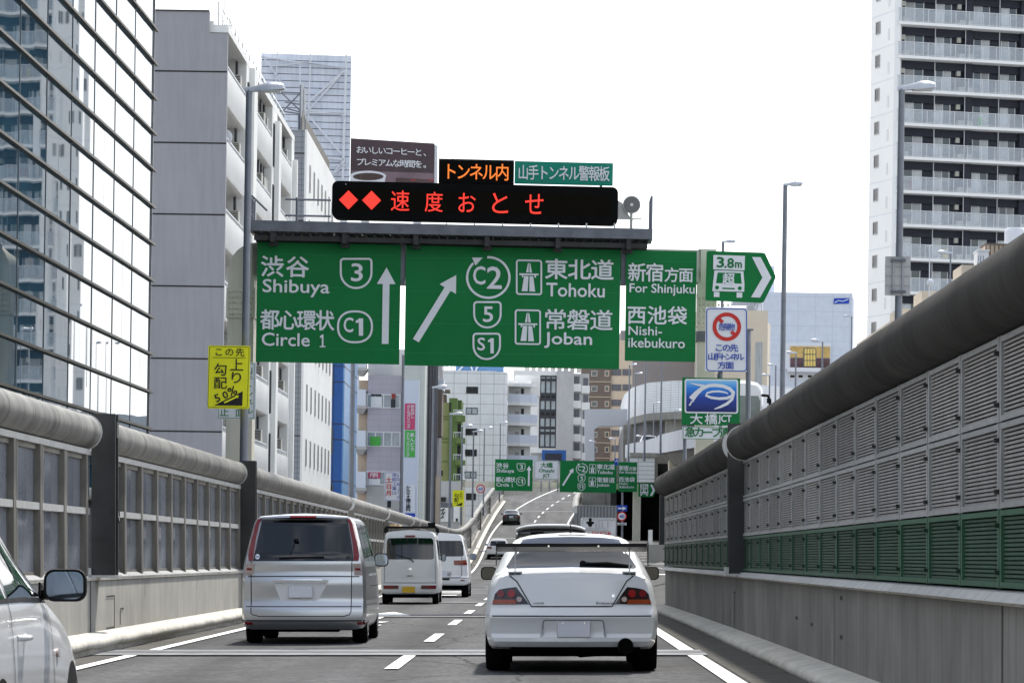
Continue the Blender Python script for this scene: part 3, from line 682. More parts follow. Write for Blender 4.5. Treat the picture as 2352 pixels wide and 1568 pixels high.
# walkway on top
wk = thing('maintenance_walkway', 'grey steel service walkway with handrails above the green signs', 'walkway', GP.w(GP.st(1036, 540)))
WO = Vector(wk.location); 
def onw(px, py, off=0.): return GP.w(GP.st(px, py), off) - WO
L, Rr = GP.st(577, 524), GP.st(1497, 541)
zc = (L[1] + Rr[1]) / 2
def wbox(m, x0, x1, o0, o1, z0, z1, mi=0):
    m.hexa([GP.w((x, z), o) - WO for x, o, z in ((x0, o1, z0), (x1, o1, z0), (x1, o0, z0), (x0, o0, z0), (x0, o1, z1), (x1, o1, z1), (x1, o0, z1), (x0, o0, z1))], mi)
m = MB(); wbox(m, L[0], Rr[0], .55, .62, zc - .12, zc + .10); wbox(m, L[0], Rr[0], -.6, -.53, zc - .12, zc + .10); wbox(m, L[0], L[0] + .07, -.53, .55, zc - .12, zc + .1); wbox(m, Rr[0] - .07, Rr[0], -.53, .55, zc - .12, zc + .1)
m.build('edge_channel', 'walk_steel', wk)
m = MB()
for i in range(44):
    x = L[0] + .1 + i * (Rr[0] - L[0] - .2) / 43; wbox(m, x - .015, x + .015, -.53, .55, zc - .15, zc - .02)
for o in (-.4, -.2, 0, .2, .4): wbox(m, L[0], Rr[0], o - .09, o + .07, zc - .05, zc - .03)
m.build('grating', 'post_dark', wk)
m = MB()
for i in range(6):
    x = L[0] + .5 + i * (Rr[0] - L[0] - 1.0) / 5; wbox(m, x - .05, x + .05, -.6, .58, zc - .34, zc - .12); wbox(m, x - .09, x + .09, .1, .3, zc - .40, zc - .3)
wbox(m, L[0] + .1, Rr[0] - .1, .38, .46, zc - .30, zc - .2); wbox(m, L[0] + .1, Rr[0] - .1, -.2, -.1, zc - .30, zc - .2)
m.build('cross_beam', 'post_dark', wk)
VL, VR = GP.st(766, 470)[0], GP.st(1418, 470)[0]
m = MB(); r_ = .024
for h in (.22, .56): m.tube([GP.w((L[0] + .75, zc + h), .56) - WO, GP.w((VL - .02, zc + h), .56) - WO], r_, 6); m.tube([GP.w((L[0], zc + h + .05), .56) - WO, GP.w((L[0], zc + h + .05), -.5) - WO, ], r_, 6)
for x, o in ((L[0] + .02, .56), (L[0] + .02, .0), (L[0] + .02, -.5), (L[0] + 1.0, .56)): m.tube([GP.w((x, zc + .1), o) - WO, GP.w((x, zc + (.62 if x < L[0] + .5 else .6)), o) - WO], .032, 6)
m.tube([GP.w((L[0] + .05, zc + .62), .5) - WO, GP.w((L[0] + .3, zc + .4), -.3) - WO], r_, 6)
m.build('handrail', 'lamp_pole', wk)
m = MB()
for h in (.25, .55, .78): m.tube([GP.w((Rr[0] - .03, zc + h), .56) - WO, GP.w((Rr[0] - .03, zc + h), -.5) - WO], r_, 6)
for o in (.56, .2, -.15, -.5): m.tube([GP.w((Rr[0] - .03, zc + .1), o) - WO, GP.w((Rr[0] - .03, zc + .8), o) - WO], .03, 6)
m.tube([GP.w((VR, zc + .22), .56) - WO, GP.w((Rr[0] - .75, zc + .22), .56) - WO], r_, 6)
m.build('handrail', 'lamp_pole', wk)

# variable message sign
vm = thing('message_sign', 'long black electronic message board showing red diamonds and red characters', 'sign', GP.w(GP.st(1092, 520), .3)); VO = Vector(vm.location)
s = Sheet(GP, VO); e = .42
a, b = GP.st(765.8, 419.9), GP.st(1418, 519.2)
s.mb.prism([s.at(p, e) for p in rrect(a[0], b[1], b[0], a[1], .13, 5)], (0, .55, 0)); s.build('case', 'led_case', vm)
s = Sheet(GP, VO); p = .16
s.mb.quad(*[s.at(q, e + .004) for q in ((a[0] + p, b[1] + p * 1.0), (b[0] - p, b[1] + p * 1.0), (b[0] - p, a[1] - p * 1.0), (a[0] + p, a[1] - p * 1.0))]); s.build('screen', 'led_face', vm)
s = Sheet(GP, VO)
for c in ((803, 463.7), (855.7, 464.6)): s.fill([(c[0], c[1] - 21.5), (c[0] + 21.5, c[1] + .4), (c[0], c[1] + 22), (c[0] - 21.5, c[1])], e + .012)
for ch, x0, y0, x1, y1 in (('速', 900.4, 442, 941.8, 489.4), ('度', 977.8, 445, 1018, 491.5), ('お', 1054.4, 448, 1093, 492.3), ('と', 1131.5, 448, 1167, 494.5), ('せ', 1206.8, 450, 1247.8, 496.5)): s.line(ch, x0, y0, x1, y1, 0, e + .012)
s.build('lit_text', 'led_red', vm)
s = Sheet(GP, VO); s.slab(769, 516, 1418, 546, .35, .38); 
for i in range(11): s.slab(769 + 64 * i, 517, 772 + 64 * i, 546, .06, .43)
s.build('plinth', 'galv_light', vm)
s = Sheet(GP, VO); s.mb.lathe([(0, .012), (.02, .014)], s.at(s.st(797, 428), e + .03), 'y', 10); s.build('sensor', 'galv_light', vm)
lo = thing('message_sign', 'small black electronic sign with orange characters beside the teal board', 'sign', GP.w(GP.st(1094, 426), .1)); VO = Vector(lo.location)
s = Sheet(GP, VO); s.slab(1008.7, 371.5, 1180.2, 425.5, .4, .25); s.build('case', 'led_case', lo)
s = Sheet(GP, VO); s.rect(1014, 377, 1175, 420, .254); s.build('screen', 'led_face', lo)
s = Sheet(GP, VO); s.row('トンネル内', 1021, 379.4, 1168, 418.5, 28, .006, .262); s.build('lit_text', 'led_orange', lo)
s = Sheet(GP, VO); s.slab(1008, 368.3, 1181, 371.5, .44, .28)
for x in (1016, 1050, 1108, 1130, 1170): s.slab(x - 2, 425, x + 2, 436, .05, .1)
s.build('mounting', 'galv', lo)
tb = thing('name_board', 'teal board with white characters above the black message board', 'sign', GP.w(GP.st(1294, 430), .1)); VO = Vector(tb.location)
s = Sheet(GP, VO); s.slab(1182.5, 372.8, 1407, 429.6, .06, .25); s.build('panel', 'sign_teal', tb)
s = Sheet(GP, VO); s.row('山手トンネル警報板', 1191.5, 383.5, 1398, 419.5, 21, .012, .262); s.build('lettering', 'sign_white', tb)
s = Sheet(GP, VO)
for x in (1215, 1225, 1380): s.slab(x - 3, 428, x + 3, 437, .05, .15)
s.build('mounting', 'galv_light', tb)
# horn loudspeaker
hn = thing('loudspeaker', 'grey horn loudspeaker on a short stand at the end of the walkway', 'loudspeaker', onw(1449, 530) + WO); HO = Vector(hn.location)
c = GP.w(GP.st(1449.5, 476), .5) - HO; m = MB(); rr = .185
m.lathe([(-.05, rr), (-.045, rr * 1.03), (-.02, rr), (.02, rr * .82), (.08, rr * .55), (.18, rr * .3), (.34, rr * .22)], c, 'y', 28); m.build('horn', 'horn', hn, 50)
m = MB(); m.lathe([(-.052, rr * .93), (-.02, rr * .72), (.04, rr * .45), (.1, rr * .2)], c, 'y', 28); m.build('throat', 'horn_dark', hn, 60)
m = MB(); m.lathe([(-.06, .035), (-.02, .03)], c, 'y', 12); m.build('phase_plug', 'disc', hn)
m = MB(); m.tube([c + Vector((0, .1, -rr * .6)), c + Vector((0, .1, -.6))], .03, 8); m.box(-.18, .22, .05, .15, -.0, .02, M=Matrix.Translation(c + Vector((0, 0, -.3)))); m.prism([c + Vector(q) for q in ((-.2, .1, .05), (-.32, .1, .12), (-.32, .1, -.3), (.0, .1, -.3))], (0, .04, 0)); m.build('stand', 'horn', hn)

# signs on the right-hand column of the gantry
board_truck('green arrow-shaped sign with lorry symbol and 3.8 m height beside the gantry column', off=.25)
def simple_sign(name, label, cat, tl, br, plane, off=0., mat='sign_white', th=.04, group=None):
    a, b = plane.st(*tl), plane.st(*br); o = plane.w(((a[0] + b[0]) / 2, b[1]), off); r = thing(name, label, cat, o, group)
    s = Sheet(plane, o); s.slab(*tl, *br, th, off); s.build('panel', mat, r); return r, o
r, o = simple_sign('prohibition_sign', 'white sign with red ring and blue characters under the arrow-shaped sign', 'sign', (1619.7, 707.3), (1712.9, 855.4), GP, .3); e = .312
s = Sheet(GP, o); q = lambda x, y: (1414.9 + .3047 * x, 551.3 + .3047 * y)
s.stroke([q(*p) for p in rrect(679, 523, 978, 990, 24, skew=.012)], 2.0, e, True); s.row('危険物', *q(772, 634), *q(888, 690), 12, .008, e + .006); s.row('この先', *q(742, 790), *q(912, 848), 17, .02, e); s.row('山手トンネル', *q(690, 857), *q(958, 914), 16.5, .02, e); s.row('方面', *q(765, 923), *q(880, 978), 17, .02, e); s.build('lettering', 'sign_blue', r)
s = Sheet(GP, o); s.stroke([q(*p) for p in circ(830, 660, 93, 40)], 8.6, e, True); s.stroke([q(764, 594), q(800, 628)], 8, e + .002); s.stroke([q(863, 695), q(897, 727)], 8, e + .002); s.build('ring', 'sign_red', r)
s = Sheet(GP, o); s.slab(1648, 853, 1658, 872, .08, .2); s.build('bracket', 'walk_steel', r)

def grad_mat():
    m = mk('loop_picture', (.02, .1, .4), .4, var=0); nt = m.node_tree; b = nt.nodes['Principled BSDF']; c = nt.nodes.new('ShaderNodeTexCoord'); sp = nt.nodes.new('ShaderNodeSeparateXYZ'); rp_ = nt.nodes.new('ShaderNodeValToRGB')
    nt.links.new(c.outputs['Generated'], sp.inputs[0]); nt.links.new(sp.outputs['Z'], rp_.inputs[0]); nt.links.new(rp_.outputs[0], b.inputs['Base Color'])
    el = rp_.color_ramp.elements; el[0].position, el[0].color = .0, (.004, .012, .10, 1); el[1].position, el[1].color = 1., (.22, .55, .85, 1); k = el.new(.45); k.color = (.012, .05, .32, 1); k = el.new(.75); k.color = (.02, .22, .72, 1)
grad_mat()
r, o = simple_sign('junction_sign', 'green junction sign with a blue picture of a looping road', 'sign', (1565.7, 868.2), (1696.7, 978.8), GP, .35, 'sign_green'); e = .362
s = Sheet(GP, o); s.fill([q(*p) for p in rrect(512, 1051, 914, 1308, 18, skew=.012)], e); s.build('border', 'sign_white', r, )
s = Sheet(GP, o); s.fill([q(*p) for p in rrect(524, 1063, 902, 1297, 10, skew=.012)], e + .004); s.build('picture', 'loop_picture', r)
s = Sheet(GP, o)
def ribbon(pts, ws, off):
    P_ = [Vector(q(*p)) for p in pts]
    L_, R_ = [], []
    for i, p in enumerate(P_):
        d = (P_[min(i + 1, len(P_) - 1)] - P_[max(i - 1, 0)]).normalized(); nn = Vector((-d.y, d.x)) * ws[i] * .3047 / 2; L_.append(p + nn); R_.append(p - nn)
    for i in range(len(P_) - 1): s.mb.quad(*[s.at(s.st(*z), off) for z in (L_[i], R_[i], R_[i + 1], L_[i + 1])])
ribbon([(562, 1205), (600, 1160), (640, 1125), (690, 1103), (740, 1099), (800, 1106), (850, 1126), (878, 1155), (868, 1182), (830, 1196), (770, 1200), (710, 1192), (672, 1176), (680, 1158), (720, 1147), (770, 1145), (815, 1152), (838, 1163)], [46, 36, 30, 26, 25, 25, 26, 28, 26, 22, 20, 19, 18, 14, 14, 14, 12, 8], e + .012)
ribbon([(882, 1165), (868, 1205), (830, 1238), (780, 1262), (735, 1278)], [14, 20, 22, 17, 6], e + .016)
ribbon([(556, 1084), (610, 1096), (660, 1106)], [5, 14, 20], e + .020)
s.fill([q(*p) for p in ((541, 1251), (556, 1252), (568, 1226), (577, 1227), (582, 1212), (553, 1222), (560, 1224))], e + .012); s.build('road_loop', 'sign_white', r, )
s = Sheet(GP, o); s.row('大橋', 1585.2, 952, 1644, 976, 25, .02, e); s.line('JCT', 1648, 954.5, 1677.6, 974.5, .03, e); s.build('lettering', 'sign_white', r)
r2, o2 = simple_sign('warning_plate', 'narrow white plate with green characters under the blue picture sign', 'sign', (1565.7, 980.2), (1695.5, 1010.5), GP, .35); s = Sheet(GP, o2)
s.row('急カーブ連続', 1573.5, 982.6, 1694, 1006.6, 21.5, .02, e); s.stroke([(1567.5, 982), (1693.8, 983.3), (1693.8, 1009), (1567.5, 1008.6)], 1.1, e, True); s.build('lettering', 'sign_green', r2)
ps = thing('sign_post', 'thin grey post holding the green junction sign', 'post', GP.w(GP.st(1668, 1050), .2)); PO = Vector(ps.location)
m = MB(); m.tube([GP.w(GP.st(1572, 1250), .2) - PO, GP.w(GP.st(1572, 880), .2) - PO], .04, 8); m.tube([GP.w(GP.st(1716, 1100), .2) - PO, GP.w(GP.st(1718, 760), .2) - PO], .055, 8); m.box(-.1, .1, -.1, .1, 0, .03, M=Matrix.Translation(GP.w(GP.st(1718, 760), .2) - PO)); m.tube([GP.w(GP.st(1568, 930), .24) - PO, GP.w(GP.st(1696, 930), .24) - PO], .02, 6); m.build('pole', 'lamp_pole', ps)
gs = MB(); gs.tube([GP.w(GP.st(1652, 860), .22) - PO, GP.w(GP.st(1652, 880), .22) - PO], .06, 8); gs.build('clamp', 'walk_steel', ps)

# ------------------------------------------------------------------ street lamps
def lamp_head_mesh(L=.72):
    m = MB(); ring = lambda x, w, z0, z1: [(x, w, z0), (x, -w, z0), (x, -w * .9, z1 * .6 + z0 * .4), (x, -w * .45, z1), (x, w * .45, z1), (x, w * .9, z1 * .6 + z0 * .4)]
    secs = [(-.09, .05, -.045, .045), (.06, .07, -.05, .055), (.2, .10, -.035, .09), (.40, .15, -.03, .15), (.60, .15, -.01, .145), (L - .02, .12, .01, .12), (L, .08, .03, .09)]
    m.strip([ring(*q) for q in secs], closed=True); m.poly(ring(*secs[0])); m.poly(ring(*secs[-1])); return m.mesh('lamp_head', 'lamp_head', 40)
LH = lamp_head_mesh()
ml = MB(); ml.strip([[(x, w, z), (x, -w, z)] for x, w, z in ((.22, .09, -.055), (.4, .13, -.055), (.58, .13, -.04), (.68, .10, -.02))]); ml.box(.25, .65, -.12, .12, -.05, -.02); LL = ml.mesh('lens', 'lamp_lens')
def lamp(label, bx, by, ty, y, r=.085, flip=1, head=1., hl=.72, group='street lamps along the expressway', clear=0.):
    b = W(bx, by, y); t = W(bx, ty, y); z = HC + (t.z - HC); zt_ = W(bx + (by - ty) * .0148, ty, y).z
    root = thing('street_lamp', label, 'street lamp', b, group)
    m = MB(); H = zt_ - b.z; m.tube([(0, 0, -.5), (0, 0, 0), (0, 0, H * .5), (0, 0, H)], [r * 1.08, r * 1.05, r * .85, r * .72], 10); m.build('pole', 'lamp_pole', root, 60)
    h = link('lamp_head', LH, root, Matrix.Translation((0, 0, H + .02)) @ Matrix.Diagonal((flip * head, head, head, 1))); link('lens', LL, h)
    return root
l1 = lamp('tall grey street lamp with yellow gradient sign on its pole', 556, 1312, 208, 67.0, .085, 1, .92)
m = MB(); m.lathe([(0, .11), (.03, .1), (.5, .1), (.62, .085)], (0, 0, 0), 'z', 12); m.box(-.16, .16, -.16, .16, -.01, .04); m.build('base', 'post_dark', l1)
npb = W(556.5, 1245, 66.75)
m = MB(); m.box(-.033, .033, -.11, -.095, .33, .97); pl = m.build('number_plate', 'sign_white', l1)
PLp = Plane(66.88); s = Sheet(PLp, l1.location); s.column('13308', 554.2, 1196, 559.4, 1243, 8, .03, .016); s.build('lettering', 'sign_black', pl)
for args in (('grey street lamp whose head is hidden behind the widest green sign', 806, 1160, 640, 115, .095), ('grey street lamp pole rising behind the gap between two green signs', 921, 1190, 815, 165, .085), ('street lamp in front of the dark grey tower facade', 991, 1212, 890, 188, .085), ('street lamp in front of the green apartment block', 1032, 1205, 951, 222, .085),
             ('street lamp just behind the far yellow gradient sign', 1059, 1190, 979, 252, .08), ('street lamp before the third window column of the white tiled building', 1085, 1180, 991, 282, .08), ('street lamp before the rounded corner of the white tiled building', 1110, 1172, 983, 318, .08), ('farthest street lamp before the balcony building near the far gantry', 1147, 1140, 971, 352, .08)): lamp(*args)
# lamps beyond the louvred wall
rl = lamp('tall street lamp in front of the apartment tower with a sign back on its pole', 2055, 1290, 205, 67.7, .085, 1, .9)
PR = Plane(67.5); sb = thing('direction_sign', 'grey back of a road sign seen on the lamp pole before the apartment tower', 'sign', PR.w(PR.st(2063, 678))); SO = Vector(sb.location)
s = Sheet(PR, SO); s.slab(2035, 588, 2092, 678, .03, -.12); s.build('panel', 'sign_back', sb)
s = Sheet(PR, SO)
for y_ in (588, 610, 632, 654): s.slab(2035, y_, 2092, y_ + 1.2, .02, -.09)
for x_ in (2053, 2075): s.slab(x_ - 1.5, 588, x_ + 1.5, 678, .03, -.08)
s.build('stiffener', 'galv', sb)
s = Sheet(PR, SO)
for y_ in (594, 666): s = Sheet(PR, SO); s.slab(2047, y_, 2081, y_ + 6, .05, -.03); s.build('clamp', 'walk_steel', sb)
lamp('tall slim street lamp standing alone against the white sky', 1791, 1290, 426, 87, .08, 1, .6)
lamp('street lamp peeking above the arrow-shaped sign', 1650, 1290, 557, 101, .06, 1, .5)
for args in (('street lamp with its head turned towards the road before the loop viaduct', 1766, 985, 862, 316, .09), ('street lamp before the beige building with a striped window', 1780, 975, 839, 300, .09), ('street lamp before the golden advertisement', 1826, 960, 811, 258, .08), ('street lamp covering the right part of the golden advertisement'.replace('right part', 'dark part'), 1887, 950, 784, 218, .07), ('street lamp before the pale block near its blue logo', 1954, 900, 727, 300, .09)): lamp(*args, flip=-1, group='street lamps on the upper ramp')
lamp('street lamp before the lower balconies of the apartment tower', 2173, 1280, 582, 160, .05, -1, .8)
for i, (x, b, t, y, fl_, lab) in enumerate(((1443, 1063, 838, 300, 1, 'thin tall lamp post nearest the brown apartment block'), (1457, 1060, 858, 310, 1, 'thin lamp post with two small heads before the loop viaduct'), (1480, 1045, 800, 290, 1, 'thicker tall lamp post before the loop viaduct parapet'), (1517, 1030, 790, 280, 1, 'tall lamp post hidden at its top by the narrow green sign'),
        (1411, 1140, 1008, 330, -1, 'short lamp post before the opening in the pale portal pier'), (1365, 1140, 1014, 340, -1, 'short lamp post at the corner of the pale portal pier'), (1475, 1050, 1002, 330, -1, 'small lamp post just above the white car on the upper ramp'), (1500, 1040, 926, 340, 1, 'pale thin lamp post before the white slatted viaduct'), (1549, 1030, 943, 340, 1, 'pale thin lamp post next to the blue picture sign'))):
    lamp(lab, x, b, t, y, .09 if i < 4 else .06, fl_, .85, group='street lamps on the upper ramp')

# ------------------------------------------------------------------ yellow gradient sign and the white sign behind it
YP = Plane(66.6); YO = YP.w(YP.st(525, 938))
r = thing('gradient_sign', 'yellow warning sign with black wedge fixed to the tall lamp pole', 'sign', YO)
s = Sheet(YP, YO); a, b = YP.st(478.5, 792.8), YP.st(572.6, 938.8); s.mb.prism([s.at(p, 0) for p in rrect(a[0], b[1], b[0], a[1], .03, 3)], (0, .03, 0)); s.build('panel', 'sign_yellow', r)
q = lambda x, y: (441 + .16407 * x, 753.4 + .16407 * y); e = .01; s = Sheet(YP, YO)
s.stroke([q(*p) for p in ((262, 255), (788, 268), (802, 282), (775, 1098), (762, 1112), (236, 1105), (222, 1092), (247, 268))], .9, e, True)
s.row('この先', 494, 799, 560.5, 818.5, 18, .008, e); s.stroke([q(288, 410), q(755, 419)], 1.1, e); s.cell('上', *q(545, 435), *q(710, 600), .008, e); s.cell('り', *q(530, 615), *q(715, 775), .008, e); s.cell('勾', *q(322, 500), *q(482, 665), .008, e); s.cell('配', *q(317, 688), *q(478, 848), .008, e)
s.fill([q(*p) for p in ((310, 1080), (712, 882), (705, 1085))], e)
for ch, cx, cy, w_ in (('5', 372, 962, 136), ('.', 446, 955, 190), ('0', 480, 920, 124), ('%', 570, 870, 150)): s.cell(ch, *q(cx - w_ / 2 + 22, cy - w_ / 2 - 4), *q(cx + w_ / 2 + 22, cy + w_ / 2 - 4), .022, e, 0, radians(24))
s.build('lettering', 'sign_black', r)
s = Sheet(YP, YO); s.fill([q(*p) for p in ((446, 1032), (460, 1052), (634, 970), (640, 985), (658, 938), (606, 942), (612, 955))], e + .004); s.build('arrow', 'sign_yellow', r)
WP = Plane(72.5); r, o = simple_sign('tunnel_sign', 'pale sign with green characters mostly hidden behind the yellow sign', 'sign', (500, 831.5), (586.5, 962.6), WP, 0)
s = Sheet(WP, o); s.stroke([(502.5, 834), (584.5, 835), (583, 960), (501.5, 959)], 1.0, .01, True); s.row('正面', 506, 934, 561, 957, 19, .0, .012); s.column('山手トンネル', 561, 840, 580, 951, 18, .0, .012); s.build('lettering', 'sign_green', r)

# ------------------------------------------------------------------ far gantry
FP = Plane(291.0, .06)
def mapper(tl, br, TL, BR): return lambda x, y: (TL[0] + (x - tl[0]) * (BR[0] - TL[0]) / (br[0] - tl[0]), TL[1] + (y - tl[1]) * (BR[1] - TL[1]) / (br[1] - tl[1]))
f1 = mapper((591.4, 555.6), (916.6, 836.5), (1137.3, 1053.8), (1222.8, 1127.5)); f2 = mapper((932.8, 563.6), (1421.8, 847.6), (1286.7, 1057), (1415.6, 1131.5)); f3 = mapper((1438.7, 574.2), (1596.8, 830.7), (1421, 1060.6), (1462.8, 1129)); f4 = mapper((1623.6, 578.1), (1779.9, 696.9), (1467.3, 1108.5), (1507, 1141))
board_shibuya('small far green sign with upward arrow above the climbing road', f1, FP, 0)
board_tohoku('small far green sign with slanted arrow above the climbing road', f2, FP, 0)
board_shinjuku('narrow far green sign before the white slatted wall', f3, FP, 0)
board_truck('tiny far green sign with lorry symbol next to the end of the tube', f4, FP, 0)
r, o = simple_sign('junction_sign', 'white sign lettered Ohashi JCT between the far green signs', 'sign', (1227.4, 1056.5), (1282.9, 1101), FP, .1)
s = Sheet(FP, o); s.row('大橋', 1242, 1062, 1268.5, 1074, 12.4, .02, .12); s.line('Ohashi', 1238, 1076, 1272.7, 1084.3, .03, .12); s.line('JCT', 1247, 1088, 1262.7, 1097.5, .04, .12); s.stroke([(1228.6, 1057.8), (1281.6, 1058.8), (1281.3, 1099.8), (1228.2, 1098.8)], .7, .12, True); s.build('lettering', 'sign_green', r)
fg = thing('sign_gantry', 'far pale steel gantry arm carrying the small green signs', 'gantry', FP.w(FP.st(1063, 1160), -1)); FO = Vector(fg.location)
m = MB(); 
def fbox(x0, y0, x1, y1, th, off): a, b = FP.st(x0, y0), FP.st(x1, y1); m.prism([FP.w(p, off) - FO for p in ((a[0], b[1]), (b[0], b[1]), (b[0], a[1]), (a[0], a[1]))], (0, th, 0))
fbox(1058, 1103.5, 1470, 1124, .9, -.5); m.build('beam', 'cream_steel', fg); m = MB(); fbox(1056, 1103, 1066, 1215, .9, -.5); m.build('column', 'cream_steel', fg); m = MB(); fbox(1455, 1110, 1470, 1300, .9, -.5); m.build('column', 'cream_steel', fg)
m = MB(); 
for x in (1243, 1262, 1281): fbox(x - 1.5, 1098, x + 1.5, 1128, .1, -.45)
m.build('strut', 'galv', fg)
r, o = simple_sign('gradient_sign', 'far small yellow warning sign below the green apartment block', 'sign', (1039.7, 1125), (1065.5, 1163), Plane(251), 0, 'sign_yellow'); s = Sheet(Plane(251), o)
s.cell('上', 1055, 1128, 1063, 1136, .01, .02); s.cell('り', 1055, 1137, 1063, 1146, .01, .02); s.cell('勾', 1044, 1133, 1053, 1142, .01, .02); s.cell('配', 1044, 1143, 1053, 1152, .01, .02); s.fill([(1046, 1160.5), (1061.5, 1153), (1061.3, 1160.5)], .02); s.row('5.0', 1045, 1152, 1054, 1157, 4, .01, .02); s.build('lettering', 'sign_black', r)
def round_sign(label, cx, cy, rad, plane, body, r_in=.74, post=None):
    o = plane.w(plane.st(cx, cy)); r = thing('speed_limit_sign', label, 'sign', o); s = Sheet(plane, o)
    s.mb.prism([s.at(s.st(*p), 0) for p in circ(cx, cy, rad, 28)], (0, .04, 0)); s.build('panel', 'sign_red', r); s = Sheet(plane, o); s.fill(circ(cx, cy, rad * r_in, 28), .012); s.build('face', 'sign_white', r)
    s = Sheet(plane, o); s.line(body, cx - rad * .52, cy - rad * .36, cx + rad * .52, cy + rad * .36, .025, .024); s.build('lettering', 'sign_blue', r)
    return r
round_sign('round speed limit sign reading 60 under the far gantry arm', 1104, 1122, 10.2, Plane(285), '60')
round_sign('round speed limit sign reading 40 on the ramp', 1428.3, 1185, 11, Plane(170), '40')
r, o = simple_sign('arrow_sign', 'blue rectangular sign with white arrow above the 40 sign', 'sign', (1417.6, 1159.5), (1440.5, 1173.4), Plane(170), 0, 'sign_blue'); s = Sheet(Plane(170), o); s.fill([(1419.5, 1165), (1430, 1165.2), (1430, 1162), (1438.5, 1166.7), (1430, 1171.5), (1430, 1168.5), (1419.5, 1168.2)], .012); s.build('arrow', 'sign_white', r)
r, o = simple_sign('plate', 'small pale plate under the 40 sign', 'sign', (1418.5, 1199.5), (1439, 1205.5), Plane(170), 0); s = Sheet(Plane(170), o); s.slab(1421, 1201, 1437, 1202.2, .005, .01); s.slab(1421, 1203.2, 1437, 1204.4, .005, .01); s.build('lettering', 'sign_black', r)
pm = thing('sign_post', 'dark post carrying the 40 sign and the blue arrow', 'post', W(1428.5, 1330, 170.1)); m = MB(); PO = Vector(pm.location); m.tube([(0, 0, -.5), W(1429.5, 1130, 170.1) - PO], .05, 8); m.build('pole', 'lamp_pole', pm)
r, o = simple_sign('arrow_sign', 'small blue sign with white mark above the far green signs', 'sign', (1411.5, 1052), (1420, 1068), Plane(285), 0, 'sign_blue'); s = Sheet(Plane(285), o); s.stroke([(1413.5, 1060), (1417, 1055), (1418.5, 1061)], 1.4, .015); s.build('arrow', 'sign_white', r)
NP = Plane(168); r, o = simple_sign('notice_sign', 'pale blue notice sign with blue and red upright characters before the lavender building', 'sign', (883.5, 1083), (926.8, 1150), NP, 0); s = Sheet(NP, o)
s.column('3号線上りの', 912, 1087.5, 921.5, 1146, 8.8, 0, .012); s.column('夜間工事は', 901, 1086.5, 910.5, 1136, 8.8, 0, .012); s.stroke([(885, 1084.6), (925.4, 1085.3), (924.8, 1148.6), (884.5, 1148)], .7, .012, True); s.build('lettering', 'sign_blue', r); s = Sheet(NP, o); s.column('土日月', 887, 1096, 899.5, 1138, 12, .02, .012); s.build('lettering', 'sign_red', r)
# ------------------------------------------------------------------ vehicles
mk('paint_white', (.72, .725, .73), .28, var=0, scale=2, coat=.7)
mk('paint_pearl', (.70, .715, .725), .3, var=0, scale=1.5, coat=.8)
mk('paint_silver', (.50, .51, .53), .30, .88, var=0, scale=2, coat=.6)
mk('paint_van', (.73, .74, .745), .35, var=0, scale=2, coat=.5)
mk('paint_black', (.012, .012, .014), .22, var=.05, coat=.8)
mk('paint_dark_red', (.06, .012, .012), .3, var=.05, coat=.6)
mk('car_glass', (.003, .0035, .0045), .03, var=0, spec=.5, ior=1.6)
mk('car_glass_clear', (.010, .013, .020), .02, var=0, spec=.5, ior=1.30)
mk('tail_red', (.17, .005, .007), .12, var=.15, scale=20, coat=.6)
mk('tail_bright', (.28, .009, .009), .15, var=.1, scale=20, coat=.5)
mk('tail_dark', (.018, .008, .008), .12, var=.2, coat=.7)
mk('tail_amber', (.28, .045, .008), .15, var=.15, scale=20, coat=.6)
mk('tail_clear', (.42, .33, .30), .15, var=.25, scale=30, coat=.6)
mk('chrome', (.75, .76, .78), .12, 1., var=0)
mk('rubber', (.007, .007, .007), .95, var=.2, scale=8, spec=.05)
mk('trim_black', (.006, .006, .0065), .6, var=.1, spec=.12)
mk('underbody', (.004, .004, .004), 1., var=.3, spec=.0)
mk('rim_alloy', (.4, .4, .42), .35, .8, var=.1)
mk('plate_white', (.66, .67, .72), .45, var=.03)
mk('plate_yellow', (.75, .47, .03), .45, var=.04)
mk('mirror_glass', (.16, .19, .24), .03, 1., var=0)
mk('carbon', (.007, .007, .0075), .5, var=0, spec=.2)
mk('panel_gap', (.02, .02, .02), .8, var=0)
mk('wood', (.5, .36, .2), .7, var=.2)
mk('driver_cloth', (.05, .05, .06), .9, var=.1)

def chaikin(P, n=2):
    P = np.array(P, float)
    for _ in range(n):
        Q = [P[0]]
        for a, b in zip(P[:-1], P[1:]): Q += [a * .75 + b * .25, a * .25 + b * .75]
        Q.append(P[-1]); P = np.array(Q)
    return P

